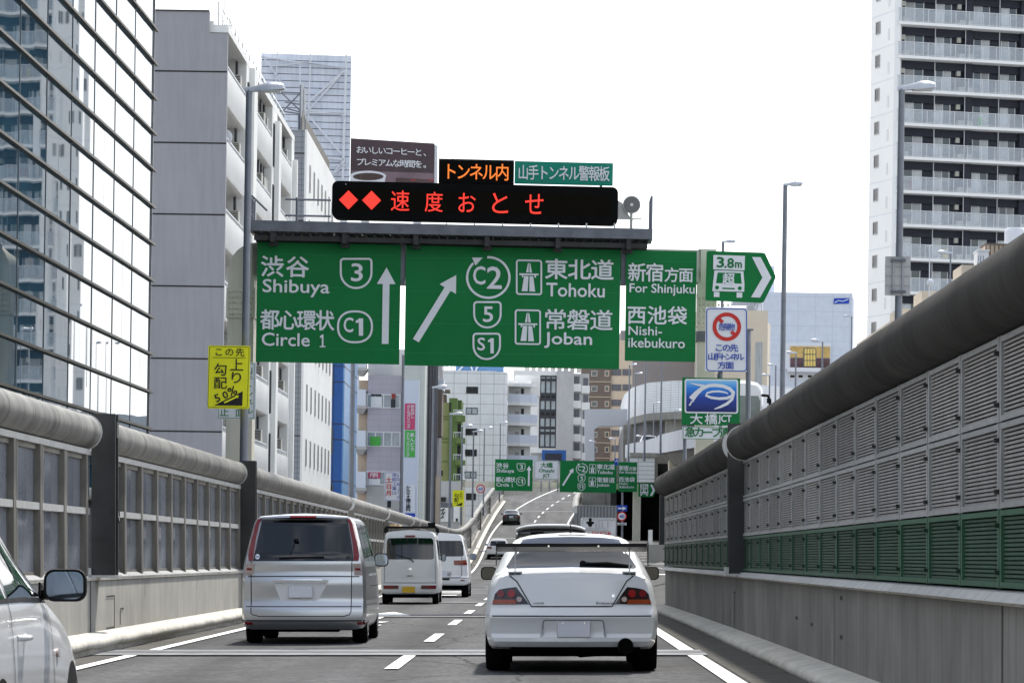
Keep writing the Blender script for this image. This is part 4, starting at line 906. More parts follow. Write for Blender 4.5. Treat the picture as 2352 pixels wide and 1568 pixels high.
class Car:
    """body lofted from half cross-sections [(y, [(x, z) from sill to roof centre])]; x across, y forward, rear face at y = 0"""
    def __init__(s, name, label, mat, secs, lean, flean=None, bow=.05, cat='car', pos=(0, 40), yaw=0., group=None, paint_angle=38, xs=1., h=0.):
        x, y = pos; s.o = RD(x, h, y)
        pitch = math.atan(max(0, (prof(y + 2) - prof(y)) / 2)) if y > 210 else 0
        s.root = thing(name, label, cat, M=Matrix.Translation(s.o) @ ROADM @ Matrix.Rotation(pitch, 4, 'X') @ Matrix.Rotation(-yaw, 4, 'Z'), group=group)
        s.mat = mat; ysec = np.array([q[0] for q in secs]); S = np.array([chaikin(q[1], 2) for q in secs])
        yy = np.unique(np.concatenate([np.linspace(a, b, max(2, int((b - a) / .12) + 1)) for a, b in zip(ysec[:-1], ysec[1:])]))
        sm = np.array([[[np.interp(t, ysec, S[:, i, k]) for k in (0, 1)] for i in range(S.shape[1])] for t in yy])
        for _ in range(2): sm[1:-1] = sm[1:-1] * .5 + (sm[2:] + sm[:-2]) * .25
        Lz, Ly = zip(*lean); Y1 = ysec[-1]; fl = flean or [(0, 0), (3, 0)]; fz, fy = zip(*fl)
        rows = []
        for t, q in zip(yy, sm):
            w = max(0., 1 - t / 1.1) ** 1.3; wf = max(0., 1 - (Y1 - t) / 1.2)
            k = 1 - .045 * max(0, 1 - t / .12) ** 2
            rows.append([Vector((x_ * k * xs, t + w * np.interp(z_, Lz, Ly) - wf * np.interp(z_, fz, fy), z_)) for x_, z_ in q])
        n = len(rows[0]); m = MB()
        full = [[Vector((-p.x, p.y, p.z)) for p in r] + [p for p in reversed(r[:-1])] for r in rows]
        m.strip(full); m.strip([[r[-1], r[0]] for r in full])
        for r, sg in ((rows[0], -1), (rows[-1], 1)):
            g = []
            for p in r:
                xm = max(abs(q.x) for q in r); g.append([Vector((p.x * u, p.y + sg * bow * (1 - (p.x * u / xm) ** 2), p.z)) if p.x > 1e-4 else Vector((0, p.y + sg * bow, p.z)) for u in np.linspace(-1, 1, 17)])
            b0 = len(m.v); m.strip(g)
        me = m.mesh('body', mat); bm = bmesh.new(); bm.from_mesh(me); bmesh.ops.remove_doubles(bm, verts=bm.verts, dist=.002); bmesh.ops.recalc_face_normals(bm, faces=bm.faces); bm.to_mesh(me)
        s.bvh = BVHTree.FromBMesh(bm); bm.free()
        me.polygons.foreach_set('use_smooth', [True] * len(me.polygons)); me.set_sharp_from_angle(angle=radians(paint_angle))
        s.body = link('body', me, s.root)
    def hit_r(s, x, z, off): 
        for k in (1, .997, .97, .94, .9, .85):
            h = s.bvh.ray_cast(Vector((x * k + 1e-4, -3, z + (k - 1) * .3)), Vector((0, 1, 0)))
            if h[0] is not None: return Vector((x, h[0].y - off, z))
        return None
    def hit_s(s, y, z, side, off):
        h = s.bvh.ray_cast(Vector((side * 3, y, z)), Vector((-side, 0, 0)))
        return Vector((h[0].x + side * off, y, z)) if h[0] is not None else None
    def patch(s, name, pts, mat, off=.006, view='r', parent=None, n=22, rows=7, skirt=.02, angle=40):
        """lay a closed outline (in rear view x,z or side view y,z) on the body as a thin shell; outline single-valued per column"""
        xs = np.array([p[0] for p in pts]); lo, hi = xs.min(), xs.max(); cols = np.unique(np.concatenate([np.linspace(lo + 1e-4, hi - 1e-4, n), np.clip(xs, lo + 1e-4, hi - 1e-4)]))
        grid = []; side = 1 if view == 'R' else -1
        last = None
        for x in cols:
            zs = []
            for (xa, za), (xb, zb) in zip(pts, pts[1:] + pts[:1]):
                if (xa - x) * (xb - x) < 0: zs.append(za + (zb - za) * (x - xa) / (xb - xa))
                elif xa == x: zs.append(za)
            if len(zs) < 2: continue
            col = []
            for t in np.linspace(0, 1, rows):
                z = min(zs) + (max(zs) - min(zs)) * t; p = s.hit_r(x, z, off) if view == 'r' else s.hit_s(x, z, side, off)
                if p is None:
                    if last is None: continue
                    p = Vector((x, last.y, z)) if view == 'r' else Vector((last.x, x, z))
                last = p; col.append(p)
            if len(col) == rows: grid.append(col)
        if len(grid) < 2: return None
        d = Vector((0, skirt, 0)) if view == 'r' else Vector((-side * skirt, 0, 0)); m = MB(); m.strip(grid)
        ring = [grid[0][i] for i in range(rows)] + [g[-1] for g in grid[1:]] + [grid[-1][i] for i in range(rows - 2, -1, -1)] + [g[0] for g in grid[-2:0:-1]]
        m.strip([ring, [p + d for p in ring]], closed=True)
        return m.build(name, mat, parent or s.root, angle, fix=True)
    def groove(s, name, paths, w=.012, off=.004, view='r', mat='panel_gap'):
        m = MB(); side = 1 if view == 'R' else -1
        for pts in paths:
            P_ = []
            for (a, b), (c, d) in zip(pts, pts[1:]):
                k = max(2, int(math.hypot(c - a, d - b) / .06)); P_ += [(a + (c - a) * i / k, b + (d - b) * i / k) for i in range(k)]
            P_.append(pts[-1]); L_, R_ = [], []
            for i, p in enumerate(P_):
                a, b = P_[max(i - 1, 0)], P_[min(i + 1, len(P_) - 1)]; l = math.hypot(b[0] - a[0], b[1] - a[1]) or 1; nx, nz = -(b[1] - a[1]) / l * w / 2, (b[0] - a[0]) / l * w / 2
                f = (lambda u, v: s.hit_r(u, v, off)) if view == 'r' else (lambda u, v: s.hit_s(u, v, side, off))
                q1, q2 = f(p[0] + nx, p[1] + nz), f(p[0] - nx, p[1] - nz)
                if q1 is not None and q2 is not None: L_.append(q1); R_.append(q2)
            if len(L_) > 1: m.strip([L_, R_])
        if m.v: return m.build(name, mat, s.body, fix=False)
    def under(s, x, y0, y1, z0, z1):
        m = MB(); m.box(-x, x, y0, y1, z0, z1); return m.build('underbody', 'underbody', s.root)
    def wheel(s, x, y, r, w, rim=.62):
        sg = 1 if x > 0 else -1; o = MB(); o.lathe([(-w / 2, r * .7), (-w / 2, r * .93), (-w / 2 + .02, r * .985), (-w * .25, r), (w * .25, r), (w / 2 - .02, r * .985), (w / 2, r * .93), (w / 2, r * .7)], (0, 0, 0), 'x', 30)
        t = o.build('wheel', 'rubber', s.root, 40); t.matrix_local = Matrix.Translation((x - sg * w / 2, y, r))
        k = MB(); k.lathe([(sg * (w / 2 - .03), r * rim * 1.1), (sg * (w / 2 + .004), r * rim * 1.08), (sg * (w / 2 - .01), r * rim)], (0, 0, 0), 'x', 24)
        for i in range(5):
            a = 2 * pi * i / 5; k.box(min(sg * (w / 2 - .02), sg * (w / 2 + .006)), max(sg * (w / 2 - .02), sg * (w / 2 + .006)), -.03, .03, 0, r * rim, M=Matrix.Rotation(a, 4, 'X'))
        k.build('rim', 'rim_alloy', t, 40)
    def wheels(s, x, ya, yb, r, w):
        for xx in (-x, x):
            for y in (ya, yb): s.wheel(xx, y, r, w)
    def mirror(s, x, y, z, w=.2, h=.15, d=.13, mat='trim_black', arm=.06, face='mirror_glass'):
        sg = 1 if x > 0 else -1; m = MB(); rows = []
        for t, k in ((0, 1.), (.03, 1.03), (.07, .95), (.11, .75), (d, .4)):
            rows.append([Vector((x + sg * w / 2 + a * k, y + t, z + b * k)) for a, b in rrect(-w / 2, -h / 2, w / 2, h / 2, h * .32, 4)])
        m.strip(rows, closed=True); m.poly(rows[-1]); o = m.build('mirror', mat, s.root, 50)
        g = MB(); g.poly([Vector((x + sg * w / 2 + a, y + .004, z + b)) for a, b in rrect(-w * .44, -h * .43, w * .44, h * .43, h * .26, 4)]); fr = MB(); fr.strip([[Vector((x + sg * w / 2 + a, y, z + b)) for a, b in rrect(-w / 2, -h / 2, w / 2, h / 2, h * .32, 4)], [Vector((x + sg * w / 2 + a, y + .006, z + b)) for a, b in rrect(-w * .43, -h * .42, w * .43, h * .42, h * .26, 4)]], closed=True)
        g.build('mirror_face', face, o, fix=False); fr.build('mirror_rim', 'trim_black', o, fix=False)
        m = MB(); m.tube([Vector((x - sg * arm, y + .07, z - h * .3)), Vector((x + sg * .04, y + .06, z - h * .22))], .028, 8); m.build('mirror_arm', 'trim_black', o)
        return o
    def plate(s, x, z, w, h, mat='plate_white', off=.02, bolts=True):
        p = s.hit_r(x, z, off); m = MB(); ring = [Vector((x + a, p.y, z + b)) for a, b in rrect(-w / 2, -h / 2, w / 2, h / 2, .012, 3)]; m.prism(ring, (0, .02, 0)); o = m.build('number_plate', mat, s.root)
        if bolts:
            m = MB()
            for dx in (-w * .32, w * .32): m.lathe([(-.006, .009), (0, .011)], (x + dx, p.y, z + h * .38), 'y', 10)
            m.build('bolt', 'chrome', o)
        m = MB(); m.strip([ring_ for ring_ in ([Vector((x + a, p.y - .001, z + b)) for a, b in rrect(-w / 2, -h / 2, w / 2, h / 2, .012, 3)], [Vector((x + a, p.y - .004, z + b)) for a, b in rrect(-w / 2 + .006, -h / 2 + .006, w / 2 - .006, h / 2 - .006, .01, 3)])], closed=True); m.build('rim', 'galv_light', o, fix=False)
        return o, p
    def text(s, parent, body, x0, z0, x1, z1, y, mat, bold=.02, fit=True):
        v, f = glyph(body); mn, sz = v.min(0), np.ptp(v, axis=0); m = MB()
        for i, (dx, dz) in enumerate([(0, 0), (bold, 0), (-bold, 0)]): m.add([Vector((x0 + (p[0] - mn[0]) / sz[0] * (x1 - x0) + dx * (z1 - z0), y - .0012 * i, z0 + (p[1] - mn[1]) / sz[1] * (z1 - z0))) for p in v], f)
        return m.build('lettering', mat, parent, fix=False)
mir = lambda pts: [(-x, z) for x, z in reversed(pts)]

# ---- white saloon with the big wing
def saloon():
    B = lambda b, w, wb, zb, wt, zt, zc, wsh=None, zsh=None: [(b, .20), (b + .07, .22), (w, .40), (w, .58), (wb + .03, zb - .12), (wb, zb), (wt + .02, zt - .06), (wt - .03, zt), (0, zc)]
    secs = [(0.0, [(.74, .27), (.80, .26), (.875, .42), (.875, .58), (.84, .76), (.80, .92), (.735, .975), (.62, 1.0), (0, 1.015)]),
            (.25, [(.78, .22), (.84, .23), (.885, .42), (.885, .60), (.86, .80), (.82, .93), (.73, 1.0), (.66, 1.028), (0, 1.04)]),
            (.47, [(.78, .20), (.84, .22), (.885, .42), (.885, .60), (.87, .80), (.83, .94), (.72, 1.02), (.66, 1.05), (0, 1.062)]),
            (.85, [(.78, .20), (.84, .22), (.885, .42), (.885, .60), (.87, .80), (.84, .94), (.71, 1.15), (.62, 1.225), (0, 1.245)]),
            (1.2, [(.78, .20), (.84, .22), (.885, .42), (.885, .60), (.87, .80), (.84, .94), (.68, 1.27), (.56, 1.375), (0, 1.40)]),
            (1.32, [(.78, .20), (.82, .22), (.875, .42), (.88, .60), (.87, .80), (.84, .94), (.67, 1.28), (.53, 1.405), (0, 1.437)]),
            (2.1, [(.78, .20), (.82, .22), (.875, .42), (.88, .60), (.87, .80), (.84, .94), (.66, 1.29), (.53, 1.41), (0, 1.445)]),
            (2.7, [(.78, .20), (.82, .22), (.875, .42), (.88, .60), (.87, .80), (.84, .94), (.67, 1.25), (.55, 1.36), (0, 1.40)]),
            (3.35, [(.78, .20), (.82, .22), (.875, .42), (.88, .60), (.87, .78), (.83, .90), (.74, .98), (.66, 1.01), (0, 1.03)]),
            (4.1, [(.74, .20), (.80, .22), (.86, .42), (.87, .56), (.84, .70), (.78, .80), (.68, .84), (.58, .86), (0, .89)]),
            (4.45, [(.6, .22), (.66, .24), (.74, .42), (.74, .50), (.70, .60), (.64, .66), (.58, .69), (.48, .71), (0, .73)])]
    c = Car('saloon_car', 'white saloon with tall black rear wing in the lane ahead of the camera', 'paint_pearl', secs, [(0, .14), (.25, .09), (.31, .02), (.355, .012), (.385, .055), (.50, .03), (.565, .0), (.60, .012), (.66, .075), (.8, .10), (.96, .125), (1.02, .15), (1.05, .18), (2, .3)], pos=(.28, 36.0), bow=.10, paint_angle=32)
    gl = [(-.675, 1.075), (-.6, 1.20), (-.515, 1.345), (-.505, 1.365), (-.3, 1.385), (0, 1.392), (.3, 1.385), (.505, 1.365), (.515, 1.345), (.6, 1.20), (.675, 1.075), (.65, 1.058), (0, 1.072), (-.65, 1.058)]
    c.patch('rear_window', gl, 'car_glass_clear', .004, n=40, rows=22)
    c.groove('groove', [[(-.63, .985), (-.56, .93), (-.41, .675), (.41, .675), (.56, .93), (.63, .985)]], .012)
    c.groove('groove', [[(-.87, .578), (0, .578), (.87, .578)]], .012)
    for sg in (-1, 1):
        P_ = lambda pts: [(x * sg, z) for x, z in pts]
        lamp_ = [(.425, .70), (.44, .705), (.565, .872), (.66, .862), (.74, .845), (.785, .80), (.805, .695)]
        tl = c.patch('tail_lamp', P_(lamp_), 'tail_dark', .008, n=26, rows=10)
        c.patch('indicator', P_([(.575, .745), (.80, .745), (.812, .70), (.56, .70)]), 'tail_amber', .014, parent=tl)
        for cx, cz, r_, mt in ((.615, .805, .04, 'tail_bright'), (.725, .805, .038, 'tail_red'), (.535, .747, .028, 'tail_clear')): c.patch('bulb', [(cx * sg + r_ * cos(t), cz + r_ * sin(t)) for t in [2 * pi * k / 16 for k in range(16)]], mt, .02, parent=tl, n=10)
    # recess and plate
    c.patch('plate_recess', [(-.30, .365), (-.283, .515), (-.268, .53), (.30, .53), (.315, .515), (.332, .365)], 'paint_white', .004, n=20)
    c.groove('groove', [[(-.315, .365), (-.29, .52), (-.27, .535), (.305, .535), (.32, .52), (.345, .365)]], .012, .006, mat='galv')  # grey outline paints the shade around the plate recess
    pl, p = c.plate(.02, .445, .34, .165, off=.03)
    bd = c.patch('badge', [(.423 + .016 * cos(t), .783 + .016 * sin(t)) for t in [2 * pi * k / 14 for k in range(14)]], 'chrome', .012, n=8); p = c.hit_r(.33, .708, .01)
    c.text(c.root, 'LANCER', -.395, .700, -.28, .716, p.y, 'trim_black'); c.text(c.root, 'Evolution', .25, .698, .43, .720, p.y, 'trim_black')
    # wing
    m = MB(); prof_ = [(.0, 1.325), (.0, 1.315), (.06, 1.295), (.14, 1.277), (.22, 1.264), (.28, 1.26), (.30, 1.266), (.26, 1.28), (.14, 1.295)]
    m.strip([[Vector((x, .02 + y, z - .03)) for y, z in prof_] for x in (-.765, -.6, 0, .6, .765)], closed=True); m.box(-.765, .765, .005, .022, 1.28, 1.315); wing = m.build('wing', 'carbon', c.root, 30)
    for x in (-.772, .772): m = MB(); m.prism([Vector((x, a, b)) for a, b in ((-.05, 1.12), (.0, 1.09), (.27, 1.12), (.33, 1.27), (.32, 1.335), (-.05, 1.33))], (.008, 0, 0)); m.build('end_plate', 'carbon', wing)
    for x in (-.578, .592):
        m = MB(); m.prism([Vector((x - .006, a, b)) for a, b in ((.10, 1.0), (.26, 1.02), (.22, 1.24), (.12, 1.25))], (.012, 0, 0)); m.box(x - .07, x + .07, .06, .3, 1.016, 1.03, M=None); m.build('wing_strut', 'galv_light', wing)
    m = MB(); 
    for x in (-.235, .272): m.lathe([(-.012, .01), (0, .012)], (x, .0, 1.287), 'y', 8)
    m.build('bolt', 'chrome', wing)
    # wiper, aerial, silencer, mirrors
    m = MB(); q = lambda x, z, o=.02: c.hit_r(x, z, o)
    a = q(.12, 1.105, .03); b = q(.62, 1.08, .03); m.tube([a, (a + b) / 2 + Vector((0, -.01, .02)), b], .017, 6); m.tube([q(.115, 1.12, .03), q(.62, 1.073, .02)], .012, 6); m.lathe([(0, .035), (.05, .03)], q(.12, 1.108, .05), 'y', 12); m.build('wiper', 'trim_black', c.root, 40)
    m = MB(); m.tube([Vector((0, 1.48, 1.43)), Vector((0, 1.46, 1.455)), Vector((0, 1.40, 1.52))], [.018, .010, .004], 8); m.build('aerial', 'trim_black', c.root)
    m = MB(); ex = Vector((.546, -.06, .275)); m.lathe([(0, .072), (0, .08), (.45, .08), (.47, .05)], ex, 'y', 26); o = m.build('silencer', 'trim_black', c.root, 40); m = MB(); m.lathe([(-.002, .072), (.1, .07)], ex, 'y', 24); m.build('bore', 'underbody', o)
    m = MB(); m.tube([Vector((.5, .5, .3)), Vector((.35, .9, .2)), Vector((.1, 1.6, .16)), Vector((.08, 2.6, .18))], .05, 8); m.build('exhaust_pipe', 'underbody', c.root, 60)
    c.under(.84, .25, 4.3, .17, .42); m = MB(); m.box(-.62, .7, .12, .5, .21, .34); m.build('diffuser', 'underbody', c.root)
    c.wheels(.885, .82, 3.45, .315, .25)
    for x in (-.80, .80): c.mirror(x, 2.55, 1.0, .17, .14, face='car_glass')
    for x in (-.885, .885): m = MB(); m.box(min(x, x * 1.02), max(x, x * 1.02), 1.9, 2.05, .83, .86); m.build('door_handle', 'paint_pearl', c.root)
    for vw, sg in (('L', -1), ('R', 1)):
        c.patch('side_window', [(1.15, .99), (1.45, 1.26), (1.9, 1.32), (2.4, 1.29), (3.05, .99)], 'car_glass', .004, vw); c.groove('groove', [[(2.0, .98), (2.0, .3)], [(3.05, .95), (3.0, .3)]], .01, view=vw)
    c.patch('windscreen', [(0, 0), (.01, .01), (0, .01)], 'car_glass') if False else None
    # seats seen through the rear window are hidden by reflections; the roof seam
    c.groove('groove', [[(-.52, 1.392), (-.3, 1.405), (0, 1.412), (.3, 1.405), (.52, 1.392)]], .012)
saloon()

# ---- boxy vans
def vansecs(w, zb, zbelt, wbelt, ztop, wtop, L, hood_y, hood_z, zc=None, rear_in=.0):
    zc = zc or ztop + .03
    def sec(k=1., zt=ztop, wt=wtop): return [(w * .86 * k, zb), (w * .97 * k, zb + .02), (w * k, zb + .2), (w * k, (zb + zbelt) / 2), ((wbelt + .015) * k, zbelt - .12), (wbelt * k, zbelt), (wt + .05, zt - .16), (wt + .015, zt - .05), (wt - .07, zt), (0, zc - ztop + zt)]
    hood = [(w * .86, zb), (w * .95, zb + .02), (w, zb + .2), (w * .99, (zb + hood_z) / 2), (w * .97, hood_z - .15), (w * .95, hood_z - .1), (w * .9, hood_z - .05), (w * .84, hood_z - .02), (w * .7, hood_z), (0, hood_z + .03)]
    nose = [(x * .86, z if z < .45 else .45 + (z - .45) * .75) for x, z in hood]
    return [(0, sec()), (.4, sec(1.)), (L * .55, sec()), (hood_y - .75, sec(1, ztop - .03)), (hood_y, hood), (L - .2, [(x * .97, z * .97) for x, z in hood]), (L, nose)]

def silver_van():
    secs = vansecs(.845, .20, 1.12, .815, 1.74, .655, 4.65, 4.0, 1.05, 1.775)
    c = Car('minivan', 'silver minivan with tall slim red tail lamps in the lane next to the glazed barrier', 'paint_silver', secs, [(.2, .07), (.28, .012), (.34, .0), (.49, .0), (.53, .04), (.60, .045), (.88, .02), (.93, .055), (1.12, .04), (1.16, .06), (1.68, .19), (1.78, .25)], pos=(-3.26, 47.9), bow=.06, cat='minivan')
    c.patch('rear_window', [(-.685, 1.125), (-.67, 1.2), (-.635, 1.40), (-.575, 1.672), (-.56, 1.685), (.575, 1.685), (.59, 1.672), (.645, 1.40), (.67, 1.2), (.685, 1.125)], 'car_glass', .006, n=34, rows=14)
    for sg in (-1, 1):
        P_ = lambda pts: [(x * sg, z) for x, z in pts]
        tl = c.patch('tail_lamp', P_([(.575, 1.69), (.63, 1.70), (.672, 1.62), (.72, 1.42), (.752, 1.20), (.745, 1.13), (.685, 1.135), (.655, 1.40), (.60, 1.66)]), 'tail_red', .034, n=40, rows=14, skirt=.05)
        c.patch('reflector_band', P_([(.655, 1.44), (.708, 1.46), (.718, 1.42), (.662, 1.38)]), 'tail_bright', .016, parent=tl) if False else None
        rl_ = c.patch('reverse_lamp', P_([(.675, 1.09), (.77, 1.09), (.80, .94), (.69, .94)]), 'tail_clear', .03, skirt=.05); c.patch('reflector_band', P_([(.70, 1.03), (.77, 1.03), (.77, 1.0), (.70, 1.0)]), 'tail_red', .036, parent=rl_)
        c.patch('reflector', P_([(.72, .30), (.85, .30), (.835, .265), (.735, .262)]) if sg > 0 else P_([(.69, .30), (.81, .30), (.81, .265), (.69, .262)]), 'tail_red', .012)
    c.patch('high_brake_lamp', [(-.19, 1.735), (.175, 1.735), (.165, 1.712), (-.18, 1.712)], 'tail_bright', .13, skirt=.14)
    m = MB(); rows = []
    for x in np.linspace(-.6, .6, 13): y = c.hit_r(float(x), 1.70, 0).y; k = .04 * (x / .6) ** 2; rows.append([Vector((x, y + .02, 1.765 - k * .9)), Vector((x, y - .075 + k, 1.745 - k * .6)), Vector((x, y - .085 + k, 1.715 - k * .2)), Vector((x, y + .03, 1.69))])
    m.strip(rows, closed=True); sp = m.build('spoiler', 'paint_silver', c.root, 30)
    c.patch('spoiler_slot', [(-.44, 1.70), (-.2, 1.712), (.2, 1.712), (.40, 1.70), (.2, 1.69), (-.2, 1.69)], 'trim_black', .10, skirt=.03, parent=sp)
    c.groove('groove', [[(-.71, 1.12), (-.71, .42), (-.69, .40), (-.60, .378), (.55, .378), (.62, .40), (.645, .44), (.655, 1.12)], [(-.84, .51), (.84, .51)]], .012)
    c.groove('groove', [[(-.80, .915), (-.4, .918), (.4, .918), (.80, .915)]], .014); c.groove('groove', [[(-.84, .318), (.84, .318)]], .016, mat='trim_black')
    bar = c.patch('chrome_bar', [(-.415, .865), (-.2, .88), (0, .884), (.2, .88), (.345, .865), (.335, .833), (-.40, .833)], 'chrome', .035, skirt=.04)
    c.patch('plate_recess', [(-.40, .825), (.33, .825), (.20, .60), (.18, .59), (-.29, .59), (-.31, .60)], 'paint_white', .003, n=26)
    c.plate(-.035, .71, .335, .165, off=.03)
    st = c.patch('sticker', [(-.625 + .032 * cos(t), 1.185 + .036 * sin(t)) for t in [2 * pi * k / 16 for k in range(16)]], 'sign_white', .012, n=8); c.patch('stripe', [(-.65, 1.19), (-.6, 1.19), (-.6, 1.178), (-.65, 1.178)], 'sign_blue', .016, parent=st, n=4)
    m = MB(); m.tube([c.hit_r(-.33, 1.165, .02), c.hit_r(.28, 1.18, .02)], .012, 6); m.build('wiper', 'trim_black', c.root)
    m = MB(); p = c.hit_r(-.13, 1.41, .0); m.tube([c.hit_r(-.18, 1.21, -.0) + Vector((0, -.012, 0)), c.hit_r(-.13, 1.33, 0) + Vector((0, -.012, 0)), p + Vector((0, -.02, 0)), p + Vector((.04, -.08, .0))], .007, 6); m.box(p.x + .0, p.x + .06, p.y - .1, p.y - .06, 1.40, 1.425); m.build('rear_under_mirror', 'trim_black', c.root)
    c.under(.78, .2, 4.4, .19, .4); m = MB(); m.box(-.5, .45, .3, .8, .16, .3); m.tube([Vector((-.55, .3, .24)), Vector((-.55, 1.2, .24))], .035, 8); m.build('silencer', 'underbody', c.root)
    c.wheels(.83, .85, 3.71, .315, .205)
    for x in (-.80, .80): c.mirror(x, 3.35, 1.14, .2, .19, mat='trim_black', arm=.05)
    for vw in ('L', 'R'):
        for a, b in ((.35, 1.25), (1.35, 2.35), (2.45, 3.3)): c.patch('side_window', [(a, 1.13), (a + .05, 1.63), (b - .02, 1.63), (b + (.25 if b > 3 else 0), 1.13)], 'car_glass', .005, vw)
        c.groove('groove', [[(2.4, 1.1), (2.4, .35)], [(1.3, 1.1), (1.3, .35)], [(1.3, .78), (3.9, .78)]], .012, view=vw)
        sg = 1 if vw == 'R' else -1; m = MB()
        for y in (1.5, 2.55): p = c.hit_s(y, .93, sg, .0); m.box(min(p.x, p.x + sg * .03), max(p.x, p.x + sg * .03), y, y + .2, .92, .95)
        m.build('door_handle', 'paint_silver', c.root)
silver_van()

def kei_van():
    secs = vansecs(.735, .26, 1.10, .715, 1.83, .60, 3.39, 3.0, 1.05, 1.87)
    c = Car('microvan', 'small white microvan with yellow number plate and black roof rack', 'paint_van', secs, [(.2, .06), (.3, .0), (.53, .0), (.56, .03), (1.1, .04), (1.7, .12), (1.9, .18)], pos=(-3.38, 89), bow=.03, cat='van')
    c.patch('rear_window', [(-.595, 1.16), (-.585, 1.6), (-.54, 1.66), (0, 1.672), (.54, 1.66), (.59, 1.6), (.605, 1.16), (.56, 1.13), (-.55, 1.13)], 'car_glass', .006, n=26, rows=10)
    c.patch('high_brake_lamp', [(-.125, 1.735), (.13, 1.735), (.13, 1.69), (-.125, 1.69)], 'tail_red', .012)
    for sg in (-1, 1):
        tl = c.patch('tail_lamp', [(x * sg, z) for x, z in ((.28, .475), (.67, .475), (.655, .385), (.285, .385))], 'tail_red', .014); c.patch('reflector_band', [(x * sg, z) for x, z in ((.31, .45), (.42, .45), (.42, .40), (.31, .40))], 'tail_dark', .018, parent=tl)
    c.groove('groove', [[(-.735, .54), (.735, .54)]], .014); c.groove('groove', [[(-.63, 1.7), (-.64, .545)], [(.63, 1.7), (.64, .545)]], .01)
    c.patch('handle_recess', [(-.12, .98), (.13, .98), (.14, .67), (-.13, .67)], 'paint_white', .008); bd = c.patch('badge', [(.05 * cos(t), .885 + .028 * sin(t)) for t in [2 * pi * k / 14 for k in range(14)]], 'chrome', .02, n=8)
    c.patch('lock_slot', [(-.07, .725), (.07, .725), (.07, .705), (-.07, .705)], 'trim_black', .014)
    c.plate(-.03, .37, .33, .165, 'plate_yellow', off=.025); m = MB(); m.tube([c.hit_r(-.02, 1.16, .02), c.hit_r(.1, 1.06, .03)], .014, 6); m.tube([c.hit_r(.0, 1.14, .02), c.hit_r(-.34, 1.24, .02)], .010, 6); m.build('wiper', 'trim_black', c.root)
    m = MB()
    for y in (.5, 1.3, 2.1): m.box(-.64, .62, y - .02, y + .02, 1.925, 1.965); [m.tube([Vector((x, y, 1.80)), Vector((x * .98, y, 1.93))], .02, 6) for x in (-.66, .66)]
    for x in (-.62, .6): m.box(x - .015, x + .015, .42, 2.2, 1.93, 1.96)
    m.box(.44, .62, .4, .7, 1.965, 2.06); m.tube([Vector((.66, .5, 1.75)), Vector((.7, .55, 1.84)), Vector((.6, .5, 1.97))], .03, 6); m.build('roof_rack', 'trim_black', c.root)
    m = MB(); m.box(-.52, -.40, .45, 2.4, 1.97, 2.02); m.box(-.38, -.28, .42, 2.4, 1.97, 2.0); m.build('plank', 'wood', c.root)
    c.under(.66, .15, 3.2, .2, .4); m = MB(); m.box(-.45, .45, .2, .7, .16, .3); m.build('silencer', 'underbody', c.root); c.wheels(.71, .48, 2.92, .27, .155)
    for x in (-.70, .70): c.mirror(x, 2.85, 1.17, .13, .19)
    for vw in ('L', 'R'):
        for a, b in ((.3, 1.25), (1.35, 2.55)): c.patch('side_window', [(a, 1.12), (a + .03, 1.62), (b - .03, 1.62), (b + (.12 if b > 2 else 0), 1.12)], 'car_glass', .005, vw)
        c.groove('groove', [[(1.3, 1.1), (1.3, .35)]], .012, view=vw)
kei_van()

def white_mpv():
    secs = vansecs(.845, .36, 1.2, .80, 1.86, .62, 4.6, 3.9, 1.1, 1.91)
    c = Car('minivan', 'white minivan with orange red tail lamps partly hidden behind the microvan', 'paint_white', secs, [(.3, .06), (.4, .0), (.58, .0), (.62, .06), (1.2, .08), (1.7, .22), (1.95, .32)], pos=(-3.06, 104), bow=.05, cat='minivan')
    c.patch('rear_window', [(-.69, 1.24), (-.67, 1.6), (-.6, 1.67), (.6, 1.67), (.67, 1.6), (.69, 1.24), (.64, 1.21), (-.64, 1.21)], 'car_glass', .006, n=26)
    for sg in (-1, 1):
        tl = c.patch('tail_lamp', [(x * sg, z) for x, z in ((.40, 1.09), (.78, 1.10), (.80, .955), (.41, .955))], 'tail_red', .014); c.patch('indicator', [(x * sg, z) for x, z in ((.58, 1.08), (.77, 1.085), (.785, 1.03), (.58, 1.03))], 'tail_amber', .018, parent=tl)
        c.patch('reflector', [(x * sg, z) for x, z in ((.6, .52), (.72, .52), (.72, .49), (.6, .49))], 'tail_red', .014)
    c.groove('groove', [[(-.85, .57), (.85, .57)], [(.64, 1.2), (.63, .64), (.58, .60), (-.58, .60)]], .014)
    pl, p = c.plate(.17, .70, .33, .17, off=.02, bolts=False); c.text(pl, '07', .22, .64, .31, .72, p.y - .004, 'sign_black')
    c.patch('step', [(-.3, .58), (.28, .58), (.28, .52), (-.3, .52)], 'trim_black', .02); c.under(.78, .2, 4.3, .22, .5); c.wheels(.83, .85, 3.7, .36, .22)
    for x in (-.80, .80): c.mirror(x, 3.3, 1.2, .2, .2, mat='paint_white')
    for vw in ('L', 'R'): c.patch('side_window', [(.4, 1.22), (.5, 1.68), (3.0, 1.7), (3.4, 1.22)], 'car_glass', .005, vw); c.groove('groove', [[(2.2, 1.2), (2.2, .45)], [(1.2, 1.2), (1.2, .45)]], .012, view=vw)
white_mpv()

